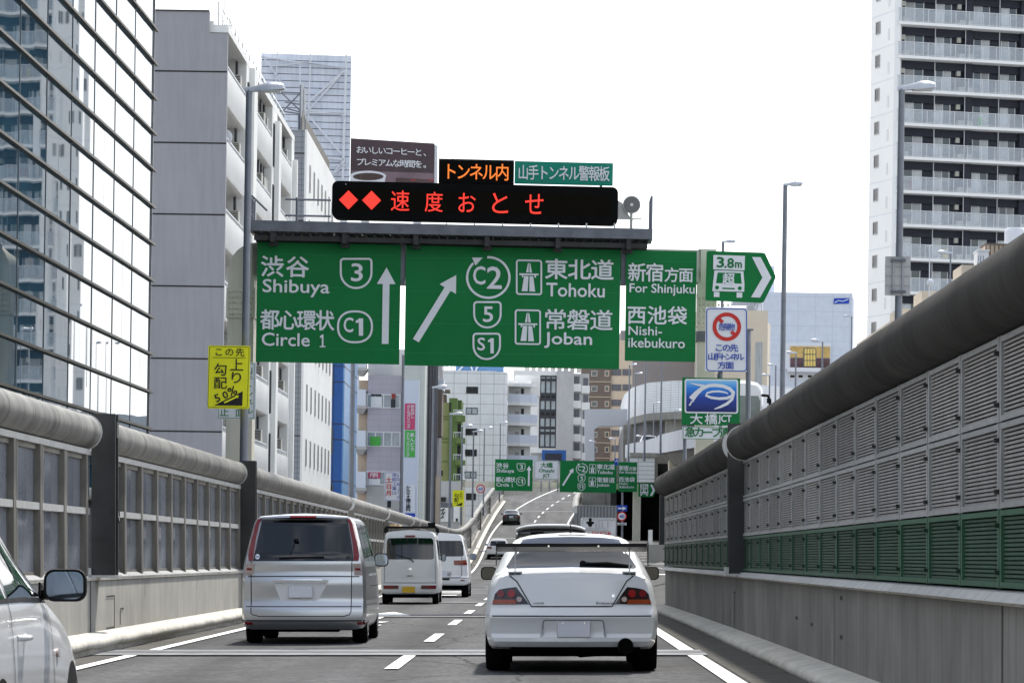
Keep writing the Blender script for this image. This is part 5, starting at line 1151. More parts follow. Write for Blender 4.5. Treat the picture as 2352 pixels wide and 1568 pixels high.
def black_suv():
    secs = vansecs(.92, .3, 1.15, .90, 1.92, .80, 4.8, 4.0, 1.1, 1.975)
    c = Car('people_carrier', 'dark people carrier with pale roof edge just ahead of the winged saloon', 'paint_black', secs, [(.3, .05), (.5, .0), (1.1, .06), (1.7, .2), (2, .3)], pos=(.16, 86), bow=.06, cat='car')
    c.patch('rear_window', [(-.80, 1.2), (-.79, 1.6), (-.76, 1.82), (.76, 1.82), (.79, 1.6), (.80, 1.2)], 'car_glass', .006, n=30, rows=10)
    m = MB(); rows = []
    for x in np.linspace(-.84, .84, 17):
        k = (x / .84) ** 4 * .10; y = c.hit_r(float(x) * .9, 1.83, 0).y; rows.append([Vector((x, y + .05, 1.985 - k)), Vector((x, y - .16 + k, 1.975 - k)), Vector((x, y - .18 + k, 1.945 - k)), Vector((x, y + .06, 1.88 - k))])
    m.strip(rows, closed=True); m.build('spoiler', 'paint_white', c.root, 30)
    for x in (-1, 1): c.patch('tail_lamp', [(x * a, b) for a, b in ((.74, 1.15), (.86, 1.15), (.87, .85), (.72, .85))], 'tail_red', .01)
    c.plate(0, .8, .33, .165); c.under(.82, .2, 4.5, .2, .45); c.wheels(.88, .9, 3.75, .34, .22)
    c.mirror(-.87, 3.4, 1.18, .22, .2, mat='paint_white'); c.mirror(.87, 3.4, 1.18, .22, .2, mat='paint_white')
    for vw in ('L', 'R'): c.patch('side_window', [(.3, 1.2), (.45, 1.72), (3.0, 1.74), (3.5, 1.2)], 'car_glass', .005, vw)
black_suv()

# far cars
secs = vansecs(.89, .3, 1.05, .84, 1.50, .60, 4.5, 3.5, .98, 1.55)
c = Car('hatchback', 'white hatchback with small red tail lamps far along the lane by the parapet', 'paint_white', secs, [(.3, .05), (.5, 0), (1.0, .06), (1.6, .5)], pos=(-3.55, 272), bow=.05)
c.patch('rear_window', [(-.62, 1.06), (-.56, 1.42), (.56, 1.42), (.62, 1.06)], 'car_glass', .01)
for sg in (-1, 1): c.patch('tail_lamp', [(x * sg, z) for x, z in ((.48, .98), (.82, 1.0), (.84, .86), (.50, .84))], 'tail_red', .02)
c.patch('bumper_trim', [(-.86, .42), (.86, .42), (.84, .3), (-.84, .3)], 'trim_black', .015); c.plate(0, .72, .33, .165); c.under(.8, .2, 4.2, .18, .4); c.wheels(.87, .85, 3.5, .33, .22); c.mirror(-.85, 3.0, 1.05, .2, .16); c.mirror(.85, 3.0, 1.05, .2, .16)
secs = [(0, [(.7, .25), (.78, .25), (.86, .4), (.87, .6), (.85, .8), (.80, .95), (.74, 1.03), (.6, 1.07), (0, 1.09)]), (.45, [(.7, .25), (.8, .25), (.88, .4), (.89, .6), (.87, .8), (.83, .95), (.74, 1.06), (.66, 1.1), (0, 1.12)]), (1.3, [(.7, .2), (.8, .22), (.88, .4), (.89, .6), (.87, .8), (.84, .95), (.68, 1.28), (.56, 1.39), (0, 1.44)]), (2.6, [(.7, .2), (.8, .22), (.88, .4), (.89, .6), (.87, .8), (.84, .95), (.68, 1.28), (.56, 1.39), (0, 1.44)]), (3.4, [(.7, .2), (.8, .22), (.88, .4), (.89, .6), (.86, .78), (.82, .9), (.72, .98), (.6, 1.0), (0, 1.03)]), (4.6, [(.6, .22), (.66, .25), (.75, .4), (.75, .5), (.7, .6), (.64, .66), (.55, .69), (.48, .7), (0, .72)])]
c = Car('saloon_car', 'black saloon with white number plate climbing the slope', 'paint_black', secs, [(.2, .08), (.4, 0), (.9, .04), (1.1, .1), (2, .3)], pos=(-3.2, 343), bow=.06)
c.patch('rear_window', [(-.64, 1.13), (-.52, 1.36), (.52, 1.36), (.64, 1.13)], 'car_glass_clear', .006)
for sg in (-1, 1): c.patch('tail_lamp', [(x * sg, z) for x, z in ((.45, .92), (.8, .92), (.82, .78), (.5, .78))], 'tail_red', .02)
c.plate(0, .80, .36, .18, off=.03, bolts=False); c.under(.8, .2, 4.2, .16, .4); c.wheels(.87, .9, 3.6, .33, .22); c.mirror(-.85, 2.7, 1.0, .2, .14); c.mirror(.85, 2.7, 1.0, .2, .14)
secs = vansecs(.85, .3, 1.1, .82, 1.8, .62, 4.4, 3.6, 1.0, 1.85)
c = Car('minivan', 'dark minivan at the crest mostly hidden behind the far green sign', 'paint_black', secs, [(.3, .05), (.5, 0), (1.0, .06), (1.8, .3)], pos=(3.3, 466), bow=.05, cat='minivan')
c.patch('rear_window', [(-.68, 1.15), (-.6, 1.66), (.6, 1.66), (.68, 1.15)], 'car_glass', .01); c.plate(0, .7, .33, .165, bolts=False); c.under(.76, .2, 4.2, .2, .4); c.wheels(.83, .85, 3.5, .33, .2)

# ---- silver compact alongside the camera, only its front part in the picture
def compact():
    w = .848
    def S(zt, wt, zbelt=.98, wb=.815, zc=None, k=1.): return [(w * .9 * k, .2), (w * .97 * k, .22), (w * k, .42), (w * k, .62), ((wb + .018) * k, zbelt - .16), (wb * k, zbelt), (wt + .06, zt - .17), (wt + .02, zt - .06), (wt - .06, zt), (0, (zc or zt + .03))]
    hood = lambda z, k: [(w * .9 * k, .2), (w * .97 * k, .22), (w * k, .42), (w * .995 * k, .58), (w * .97 * k, z - .14), (w * .93 * k, z - .07), (w * .86 * k, z - .03), (w * .78 * k, z), (w * .6 * k, z + .03), (0, z + .06)]
    secs = [(0, S(1.42, .56)), (.5, S(1.46, .58)), (1.6, S(1.47, .58)), (2.0, S(1.40, .57, .96)), (2.75, hood(.96, 1.)), (3.2, hood(.88, .99)), (3.55, hood(.78, .95)), (3.8, hood(.66, .84))]
    c = Car('compact_car', 'pale silver compact with large black door mirror cut off by the picture edge', 'paint_white', secs, [(.2, .05), (.5, 0), (1.0, .05), (1.5, .3)], pos=(-3.25, 15.1), bow=.06, flean=[(0, .05), (.4, 0), (1, .2)])
    for vw, sg in (('R', 1), ('L', -1)):
        c.patch('side_window', [(1.0, .985), (1.02, 1.33), (1.45, 1.36), (1.75, 1.28), (2.42, .985)], 'car_glass', .004, vw, n=30, rows=12)
        c.patch('side_window', [(.2, .985), (.3, 1.30), (.93, 1.33), (.93, .985)], 'car_glass', .004, vw)
        c.groove('groove', [[(.98, .97), (.96, .6), (.90, .3)], [(2.28, .93), (2.26, .6), (2.2, .3)]], .012, view=vw); c.groove('groove', [[(.2, .975), (1.4, .975), (2.5, .96)]], .022, view=vw, mat='trim_black')
        m = MB(); p = c.hit_s(1.13, .80, sg, 0); m.tube([p + Vector((0, 0, 0)), p + Vector((sg * .035, .03, 0)), p + Vector((sg * .035, .17, 0)), p + Vector((0, .2, 0))], .014, 8); m.lathe([(0, .02), (.004, .018)], p + Vector((0, .24, .0)), 'x', 10); m.build('door_handle', 'paint_white', c.root, 50)
        c.patch('side_marker', [(2.42 + .045 * cos(t), .70 + .022 * sin(t)) for t in [2 * pi * k / 14 for k in range(14)]], 'tail_clear', .012, vw, n=8)
        c.patch('wheel_arch', [(3.0 + .345 * cos(t), .30 + .345 * sin(t)) for t in [pi * k / 20 for k in range(21)]] + [(2.655, .2), (3.345, .2)], 'trim_black', .004, vw, n=30)
        c.patch('wheel_arch', [(.58 + .335 * cos(t), .30 + .335 * sin(t)) for t in [pi * k / 20 for k in range(21)]], 'trim_black', .004, vw, n=30)
        m = MB(); sgx = sg * .78; m.prism([Vector((c.hit_s(2.35, .97, sg, .008).x, a, b)) for a, b in ((2.2, .985), (2.48, .96), (2.3, 1.03), (2.2, 1.05))], (sg * .01, 0, 0)); m.build('mirror_base', 'trim_black', c.root)
        c.mirror(sg * .805, 2.18, 1.035, .205, .155, .14, arm=.03)
    c.wheels(.835, .58, 3.0, .30, .18); c.under(.76, .2, 3.5, .17, .45)
    c.patch('rear_window', [(-.6, 1.0), (-.52, 1.36), (.52, 1.36), (.6, 1.0)], 'car_glass', .006)
compact()

# ---- lorries on the ramp
def lorry(label, px0, px1, ytop, y, wmat, text=None, body_h=2.3, L=5.5):
    a, b = W(px0, 1240, y), W(px1, 1240, y); zt = W((px0 + px1) / 2, ytop, y).z; cx = (a.x + b.x) / 2; w = (b.x - a.x) / 2; z0 = HC - HC + hr(y) + .0148 * cx
    r = thing('lorry', label, 'lorry', (cx, y, z0)); zt -= z0
    m = MB(); m.box(-w, w, 0, L, .95, zt); m.build('cargo_box', wmat, r)
    m = MB()
    for x in (-w, -.02, w - .04): m.box(x, x + .04, -.03, 0, .95, zt)
    for z in (.95, zt - .1): m.box(-w + .04, w - .04, -.032, 0, z, z + .1)
    for x in (-w * .5, -w * .18, w * .18, w * .5): m.tube([(x, -.05, 1.05), (x, -.05, zt - .15)], .02, 6)
    m.build('door_frame', 'galv_light', r)
    m = MB(); m.box(-w * .9, w * .9, .1, L + 1.2, .5, .95); m.box(-w * .95, w * .95, L + .15, L + 1.7, .5, min(1.9, zt - .25)); m.build('chassis', 'trim_black', r)
    for x in (-w + .14, w - .14):
        for yy in (1.2, L + .8): m = MB(); m.lathe([(-.13, .3), (-.13, .42), (.13, .42), (.13, .3)], (x, yy, .42), 'x', 20); m.build('wheel', 'rubber', r, 40)
    m = MB(); m.box(-w, w, -.02, .06, .55, .68); m.build('bumper', 'trim_black', r)
    for x in (-w * .8, w * .8): m = MB(); m.box(x - .12, x + .12, -.05, .02, .70, .84); m.build('tail_lamp', 'tail_red', r)
    if text:
        v, f = glyph(text); mn, sz = v.min(0), np.ptp(v, axis=0); m = MB(); hh = .22
        for i, d in enumerate((0, .006, -.006)): m.add([Vector(((p[0] - mn[0]) / sz[0] * .62 - .13 + d, -.06 - .002 * i, zt - .27 + (p[1] - mn[1]) / sz[1] * .13)) for p in v], f)
        m.build('lettering', 'sign_red', r, fix=False)
    return r, w, zt
mk('box_white', (.66, .67, .68), .45, var=.06, scale=1)
lorry('white box lorry with a dark spare fitting on its rear beyond the people carrier', 1336, 1415, 1188, 150, 'box_white')
r, w, zt = lorry('low pale lorry with red lettering just behind the people carrier roof', 1336, 1401, 1211, 120, 'box_white', 'DAICHI', L=4)
m = MB(); c0 = Vector((-.2, -.1, zt + .12)); m.box(-.13, .13, -.03, .03, .0, .08, M=Matrix.Translation(c0)); m.box(-.05, .05, -.03, .03, .08, .2, M=Matrix.Translation(c0)); m.lathe([(-.04, .07), (.04, .08)], c0 + Vector((0, 0, -.02)), 'y', 16); m.build('fitting', 'trim_black', r)
# ------------------------------------------------------------------ buildings
def mk_grid(name, col, line, sx, sz, lw=.012, rough=.6, var=.05):
    """tiles or cladding panels: grooves every sx by sz metres (world), seen in plan too"""
    m = mk(name, col, rough, var=var, scale=.6, streak=.12); nt = m.node_tree; b = nt.nodes['Principled BSDF']; L = nt.links.new
    old = b.inputs['Base Color'].links[0].from_socket; c = nt.nodes.new('ShaderNodeTexCoord'); s = nt.nodes.new('ShaderNodeSeparateXYZ'); L(c.outputs['Object'], s.inputs[0])
    def N(op, a, v=None):
        n = nt.nodes.new('ShaderNodeMath'); n.operation = op
        for i, q in enumerate((a, v)):
            if q is None: continue
            if isinstance(q, (int, float)): n.inputs[i].default_value = q
            else: L(q, n.inputs[i])
        return n.outputs[0]
    hz = N('ADD', s.outputs['X'], s.outputs['Y']); f = None
    for v, p in ((hz, sx), (s.outputs['Z'], sz)):
        if not p: continue
        g = N('LESS_THAN', N('FRACT', N('DIVIDE', v, p)), lw / p); f = g if f is None else N('MAXIMUM', f, g)
    x = nt.nodes.new('ShaderNodeMix'); x.data_type = 'RGBA'; L(f, x.inputs['Factor']); L(old, x.inputs['A']); x.inputs['B'].default_value = (*line, 1); L(x.outputs['Result'], b.inputs['Base Color'])
    return m
mk('tower_white', (.86, .86, .85), .8, var=.03, scale=.3)
mk('facade_white', (.76, .76, .74), .75, var=.05, scale=.4, streak=.10)
mk('facade_grey', (.325, .325, .352), .8, var=.07, scale=.35, streak=.16, bump=.1)
mk('facade_mid', (.45, .445, .44), .8, var=.08, scale=.5, streak=.15)
mk('facade_beige', (.60, .53, .43), .8, var=.06, scale=.3, streak=.1)
mk('facade_brown', (.155, .125, .105), .8, var=.1, scale=.5)
mk('facade_cream', (.58, .47, .36), .8, var=.06)
mk('facade_taupe', (.27, .25, .25), .8, var=.06, scale=.2, bump=.1)
mk('facade_dark', (.035, .038, .055), .7, var=.1)
mk('facade_lavender', (.47, .44, .50), .75, var=.05)
mk('facade_blue', (.025, .10, .33), .35, var=.08)
mk('facade_lightblue', (.14, .29, .52), .35, var=.1)
mk('facade_green', (.105, .165, .05), .75, var=.1, scale=.6, streak=.25)
mk('facade_lime', (.26, .28, .12), .75, var=.08, scale=.6, streak=.25)
mk('facade_slate', (.14, .14, .155), .7, var=.1, scale=.8, streak=.3)
mk('cladding_pale', (.60, .64, .72), .7, var=.04, scale=.2)
mk_grid('tile_grey', (.26, .275, .30), (.13, .14, .15), .6, .3, .03)
mk_grid('tile_white', (.70, .71, .72), (.33, .34, .36), 1.9, 1.45, .07)
mk_grid('tile_pale', (.50, .53, .50), (.42, .45, .42), 1.2, 1.2, .04)
mk_grid('tile_lavender', (.45, .42, .48), (.36, .34, .39), .9, .45, .03)
mk_grid('slat_white', (.72, .74, .77), (.42, .44, .47), 1.9, .36, .06)
mk_grid('panel_haze', (.58, .63, .72), (.49, .54, .63), 4., 3.4, .16)  # pale blue puts the distance haze into the colour
mk_grid('corrugated', (.27, .28, .29), (.15, .155, .16), .22, None, .09)
mk('window_glass', (.02, .024, .03), .06, var=.0, spec=.6, ior=1.7)
mk('window_dark', (.010, .011, .014), .25, var=.1)
mk('curtain', (.50, .52, .53), .5, rnd=.4, var=.15, scale=1.5, streak=.25, sscale=(9, 9, .2))
mk('curtain_pane', (.33, .37, .40), .15, var=.25, scale=.8, spec=.6, streak=.2, sscale=(9, 9, .2))
mk('frame_white', (.66, .67, .68), .5, var=.04)
mk('frame_dark', (.04, .043, .05), .5, var=.1)
mk('rail_glass', (.72, .78, .84), .08, var=.12, scale=.4, spec=.6, alpha=.28)
mk('aircon', (.52, .51, .46), .5, var=.08)
mk('fin_bronze', (.075, .068, .055), .45, .4, var=.2, scale=2)
mk('steel_white', (.66, .68, .72), .5, var=.05)
mk('billboard_back', (.66, .70, .78), .55, var=.08, scale=.5, streak=.25)
mk('billboard_brown', (.07, .045, .052), .5, var=.35, scale=.35)
mk('billboard_mauve', (.20, .14, .16), .5, var=.3, scale=.5)
mk('coffee', (.06, .035, .03), .3, var=.2)
mk('ad_gold', (.46, .31, .11), .5, var=.5, scale=.4)
mk('ad_dark', (.10, .055, .06), .5, var=.5, scale=.5)
mk('ad_amber', (.75, .55, .16), .4, var=.1)
mk('sign_pink', (.55, .07, .16), .5, var=.05)
mk('sign_leaf', (.08, .42, .07), .5, var=.06)
mk('glass_teal', (.012, .05, .06), .05, var=.2, spec=.7, ior=1.7)

GZ = -9.0
class Bld:
    def __init__(s, name, label, px0, px1, ytop, Y, depth, mat, pyr=1000, cat='building', group=None, zbase=GZ, skew=0.):
        a, b = W(px0, pyr, Y), W(px1, pyr, Y); s.x0, s.x1, s.Y, s.D = a.x, b.x, Y, depth; s.zt = W((px0 + px1) / 2, ytop, Y).z; s.zb = zbase
        s.root = thing(name, label, cat, (s.x0, Y, zbase), group); s.w = s.x1 - s.x0
        m = MB(); m.box(0, s.w, 0, depth, 0, s.zt - zbase); s.wall = m.build('wall', mat, s.root); s.cache = {}
    def f(s, px, py): p = W(px, py, s.Y); return p.x - s.x0, p.z - s.zb            # front plane, local x and z
    def r(s, px, py, off=0.):                                                        # plane of the road-side wall, local y and z
        u, v = (px - PX) / F, (PY - py) / F; Y = (s.x1 + off) / (u * RC - v * RS_); return Y - s.Y, HC + (u * RS_ + v * RC) * Y - s.zb
    def win(s, a0, z0, a1, z1, face='f', frame='frame_white', pane='window_glass', fw=.06, split=1, proud=.07, name='window'):
        if a1 < a0: a0, a1 = a1, a0
        if z1 < z0: z0, z1 = z1, z0
        w, h = a1 - a0, z1 - z0; k = (round(w, 2), round(h, 2), frame, pane, split, fw)
        if k not in s.cache:
            m = MB(); m.box(0, w, -proud, .02, 0, fw); m.box(0, w, -proud, .02, h - fw, h)
            for i in range(split + 1): x = (w - fw) * i / split; m.box(x, x + fw, -proud + .004, .02, fw, h - fw)
            p = MB(); p.box(fw * .5, w - fw * .5, -proud * .35, .0, fw * .5, h - fw * .5); s.cache[k] = (m.mesh(name, frame), p.mesh('pane', pane))
        M = Matrix.Translation((a0, 0, z0)) if face == 'f' else Matrix.Translation((s.w, a0, z0)) @ Matrix.Rotation(pi / 2, 4, 'Z')
        o = link(name, s.cache[k][0], s.root, M); link('pane', s.cache[k][1], o); return o
    def box(s, name, mat, x0, x1, y0, y1, z0, z1): m = MB(); m.box(x0, x1, y0, y1, z0, z1); return m.build(name, mat, s.root)
    def fbox(s, name, mat, px0, py0, px1, py1, y0, y1):
        a, b = s.f(px0, py0), s.f(px1, py1); return s.box(name, mat, a[0], b[0], y0, y1, b[1], a[1])

# glazed tower beside the expressway
def glass_tower():
    th_ = .0103; E = Vector((W(345, 500, 81).x, 81, 0)); d = Vector((sin(th_), cos(th_), 0)); n = Vector((d.y, -d.x, 0))
    r = thing('office_building', 'dark blue glass office building with bronze horizontal fins', 'building', (E.x, E.y, GZ)); 
    ysz = [-330, -255, -180, -98, -17, 63, 142, 222, 303, 387, 472, 557, 641, 726, 811, 898, 983, 1070, 1160]
    lv = [W(345, y, 81).z - GZ for y in ysz]; L = 34.; P0 = lambda t, o, z: Vector((-d.x * t + n.x * o, -d.y * t + n.y * o, z))
    m = MB(); m.prism([P0(-.2, -.3, 0), P0(L, -.3, 0), P0(L, -16, 0), P0(-.2, -16, 0)], (0, 0, lv[0])); m.build('core', 'frame_dark', r)
    for z1, z0 in zip(lv, lv[1:]):
        m = MB(); bays = 11; bw = 3.15; q = 8
        for i in range(bays):
            for j in range(2):
                t0, t1 = i * bw + j * bw / 2, i * bw + (j + 1) * bw / 2; ph = random.random() * 6; ti = random.uniform(-.0007, .0007)
                m.strip([[P0(t, .0011 * sin(3.0 * (t - t0) / bw * 2 + ph) + ti * (t - t0), z0 + .03 + (z1 - z0 - .06) * k / 3) for k in range(4)] for t in [t0 + (t1 - t0) * a / q for a in range(q + 1)]])
        g = m.build('glazing', 'curtain_glass', r, 60, fix=False)
        mm = MB()
        for i in range(bays + 1): mm.prism([P0(i * bw - .012, .0, z0), P0(i * bw + .012, .0, z0), P0(i * bw + .012, .012, z0), P0(i * bw - .012, .012, z0)], (0, 0, z1 - z0))
        mm.prism([P0(0, .0, z0 - .01), P0(bays * bw, .0, z0 - .01), P0(bays * bw, .010, z0 - .01), P0(0, .010, z0 - .01)], (0, 0, .03)); mm.build('mullion', 'frame_mull', g)
        m = MB(); m.prism([P0(-.55, -.05, z0 - .03), P0(L, -.05, z0 - .03), P0(L, .07, z0 - .03), P0(-.55, .07, z0 - .03)], (0, 0, .05)); m.build('fin', 'fin_bronze', r)
    m = MB(); m.prism([P0(-.25, -.3, 0), P0(-.19, -.3, 0), P0(-.19, .02, 0), P0(-.25, .02, 0)], (0, 0, lv[0])); m.build('corner_trim', 'galv', r)
cg = mk('curtain_glass', (.018, .066, .105), .012, var=.3, scale=.5, spec=.5, ior=1.65)
for l_ in list(cg.node_tree.nodes['Principled BSDF'].inputs['Roughness'].links): cg.node_tree.links.remove(l_)
mk('frame_mull', (.12, .13, .14), .5, .3, var=.1)
glass_tower()

# grey apartment block with white balconies
def balcony_block():
    X1 = -13.0; a = W(516, 560, 143.7); b = Bld('apartment_block', 'grey end wall apartment block with white balconies and air conditioners', 300, 516, 25, 143.7, 40, 'facade_grey', pyr=560)
    X1 = b.x1
    w = b.w; H = b.zt - b.zb
    bpy.data.objects.remove(b.wall)
    m = MB(); m.box(0, w - 1.7, 0, 39, 0, H); m.box(w - 1.7, w, 0, .3, 0, H - .9); m.box(w - 1.7, w - .75, .0, .3, H - .9, H); b.wall = m.build('wall', 'facade_grey', b.root)
    m = MB()
    for y in (164, 328, 492, 657, 823, 990): z = b.f(420, y)[1]; m.box(0, w, -.012, .01, z - .03, z + .03)
    m.build('joint', 'joint_gap', b.root)
    m = MB(); m.box(-.0, w - .75, -.05, .0, H - .02, H + .04); m.build('coping', 'frame_dark', b.root)
    fl = [b.r(521, 70 + 168 * k)[1] for k in range(8)]; fh = fl[0] - fl[1]
    bays = [(.3, 9.2), (12.6, 23.8), (26.8, 36.6)]
    m = MB(); m.box(w - 1.72, w - 1.6, .3, 38.4, 0, H - .3); m.build('back_wall', 'facade_mid', b.root)
    for i, (y0, y1) in enumerate(bays):                        # flat strips between the bays
        ya, yb = y1, (bays[i + 1][0] if i < 2 else 38.4); m = MB(); m.box(w - 1.7, w - .006, ya, yb, 0, H - .52)
        m.box(w, w + .22, ya + (1.6 if i < 2 else .9), yb - .05 if i < 2 else yb - .3, 0, H - .8 - .5 * i); m.build('pier', 'facade_white', b.root)
        for z in fl[:7]:
            if i < 2: b.win(ya + .5, z - fh * .95, ya + 1.1, z - fh * .25, 'r', 'frame_dark', 'window_glass', proud=.05)
    m = MB(); m.box(w - 1.7, w, .3, 38.4, fl[0] + .02, H - .5); m.box(w - 1.69, w - .6, .31, 38, H - .5, H - .35); m.build('roof_band', 'facade_white', b.root)
    m = MB()
    for k in range(20): m.box(w - .5, w - .46, 1 + k * 1.9, 1.05 + k * 1.9, H - .5, H + .5)
    for z in (H + .05, H + .48): m.box(w - .5, w - .46, .8, 37.4, z, z + .05)
    m.build('roof_rail', 'glass_teal', b.root)
    for k in range(8):
        z = fl[k]
        for (y0, y1) in bays:
            zt_, zp = z - fh * .52, z - fh * 1.0            # opening from z down to zt_, parapet below to zp
            m = MB(); pr = [(w - 1.6, zp - .02), (w - .22, zp - .02), (w - .07, zp + .05), (w, zp + .2), (w, zt_), (w - .14, zt_), (w - .14, zp + .22), (w - 1.6, zp + .2)]
            m.strip([[Vector((x, y, zz)) for x, zz in pr] for y in (y0, y1)], closed=True); m.poly([Vector((x, y0, zz)) for x, zz in pr]); m.poly([Vector((x, y1, zz)) for x, zz in pr]); bal = m.build('balcony', 'facade_white', b.root, 30)
            m = MB(); m.box(w - .1, w - .05, y0 + .1, y1 - .1, zt_ + .2, zt_ + .25)
            for q in range(int((y1 - y0) / .6)): m.box(w - .1, w - .06, y0 + .2 + q * .6, y0 + .25 + q * .6, zt_, zt_ + .2)
            m.build('railing', 'steel_white', bal)
            m = MB(); n = 3
            for q in range(n):
                yy = y0 + .7 + q * (y1 - y0 - 1.4) / n; m.box(w - 1.62, w - 1.55, yy, yy + (y1 - y0) / n - 1.0, zp + .3, z - .35)
            m.build('window', 'window_dark', b.root)
    rnd = random.Random(3)
    for k in range(8):
        for i, (y0, y1) in enumerate(bays):
            z = fl[k]
            for q in range(rnd.choice((1, 2, 3)) + (1 if i == 1 else 0)):
                yy = y1 - 1.0 - q * .95 - rnd.uniform(0, .2); m = MB(); zz = z - fh * .42 if rnd.random() < .75 else z - fh * .62
                m.box(w - .55, w - .16, yy, yy + .72, zz, zz + .58); 
                for g in range(7): m.box(w - .51, w - .20, yy - .012, yy, zz + .06 + g * .07, zz + .09 + g * .07, m=1)
                m.box(w - .4, w - .3, yy + .1, yy + .6, zz + .58, z - .05 if zz > z - fh * .5 else zz + .6, m=1)
                m.build('air_conditioner', ['aircon', 'frame_dark'], b.root)
            if rnd.random() < .6: m = MB(); yy = y1 - .65; m.box(w - .75, w - .3, yy, yy + .55, z - fh * .72, z - fh * .34); m.build('water_heater', 'aircon', b.root)
    m = MB(); c = Vector((w - .25, 1.8, fl[1] - fh * .38 - fh * .02)); m.lathe([(-.03, .03), (0, .27), (.03, .34)], c, 'y', 20); m.tube([c, c + Vector((0, .3, -.4))], .02, 6); m.build('dish', 'steel_white', b.root)
    m = MB(); 
    for x in (5.0, 5.25): pass
    for px in (464, 484, 497, 500): q = b.f(px, 25); m.tube([(q[0], 6, H - .2), (q[0], 6, H + 2.5)], .018, 5)
    for z in (H + .35, H + .2): m.tube([(b.f(462, 25)[0], 6, z), (b.f(503, 25)[0], 6, z - .05)], .014, 5)
    m.build('roof_aerial', 'galv', b.root)
    m = MB(); q = b.r(592, 118); m.tube([(w - 1.2, 17, H - .5), (w - 1.2, 17, H + 1.9)], .02, 5); m.tube([(w - 1.2, 17.0, H - .4), (w - 1.2, 17.0, H + .5)], .05, 6)
    for a in (-.25, 0, .25): m.tube([(w - 1.2 + a * .2, 17, H + 1.85), (w - 1.2 + a, 17.0, H + 1.83)], .012, 5)
    m.build('roof_aerial', 'galv', b.root); b.box('stair_house', 'facade_grey', w - 3.4, w - 1.4, 11, 15, H, H + .9)
balcony_block()

def slit_block():
    b = Bld('office_building', 'white office block with rows of narrow slit windows and grey tiled end', 640, 696, 298, 199, 28, 'tile_grey', pyr=600); w, H = b.w, b.zt - b.zb
    yE = b.r(764, 500)[0]
    m = MB(); m.box(w, w + .12, .0, yE, 0, H + .02); m.box(0, w + .1, yE - .1, yE, 0, H); m.build('side_wall', 'facade_white', b.root)
    m = MB(); 
    for y in (352, 506, 660, 1000): z = b.f(670, y)[1]; m.box(0, w, -.015, .0, z - .03, z + .03)
    m.build('joint', 'joint_gap', b.root)
    ya = [b.r(px, 420)[0] for px in (705.5, 715.5, 725, 733.6, 742, 750.3, 758)]; zt = b.r(705.5, 380)[1]; zl = b.r(705.5, 437)[1]
    p = MB(); p.box(0, .55, -.03, 0, 0, zt - zl); PM = p.mesh('window', 'window_dark'); q = MB(); h = zt - zl; q.box(-.06, 0, -.05, 0, -.06, h + .06); q.box(.55, .61, -.05, 0, -.06, h + .06); q.box(-.06, .61, -.06, 0, -.1, -.04); QM = q.mesh('sill', 'facade_mid')
    for k in range(9):
        for y in ya: o = link('window', PM, b.root, Matrix.Translation((w + .12, y, zl - 3.12 * k)) @ Matrix.Rotation(pi / 2, 4, 'Z')); link('sill', QM, o)
    m = MB()
    for k in range(int(yE / .55) - 2): m.box(w - .25, w - .22, 1 + k * .55, 1.42 + k * .55, H + .1, H + 1.15)
    m.box(w - .3, w - .27, .8, yE - .8, H, H + .12); m.build('roof_screen', 'frame_brown', b.root)
slit_block()
m = MB(); o = W(692, 300, 202); am = thing('antenna_mast', 'grey phone mast with panel antennas on the slit window roof', 'antenna', o)
for px, y0, y1, r_ in ((693, 325, 196, .13), (700, 318, 205, .07), (686, 325, 262, .05), (697, 330, 255, .06)): m.tube([W(px, y0, 202) - o, W(px, y1, 202) - o], r_, 8)
m.build('mast', 'lamp_pole', am); m = MB()
for a, b in (((640, 212), (688, 214)), ((642, 255), (690, 262)), ((645, 212), (690, 255)), ((690, 214), (650, 255)), ((655, 235), (688, 240)), ((660, 250), (690, 258))): m.tube([W(*a, 202) - o, W(*b, 202) - o], .045, 6)
m.build('lattice', 'lamp_pole', am)
m = MB()
for px, y0, y1 in ((694, 195, 270), (700, 205, 275)): a, b = W(px - 3, y1, 201.6) - o, W(px + 3, y0, 201.6) - o; m.box(a.x, b.x, a.y - .1, a.y + .1, a.z, b.z)
m.build('panel_antenna', 'galv_light', am)

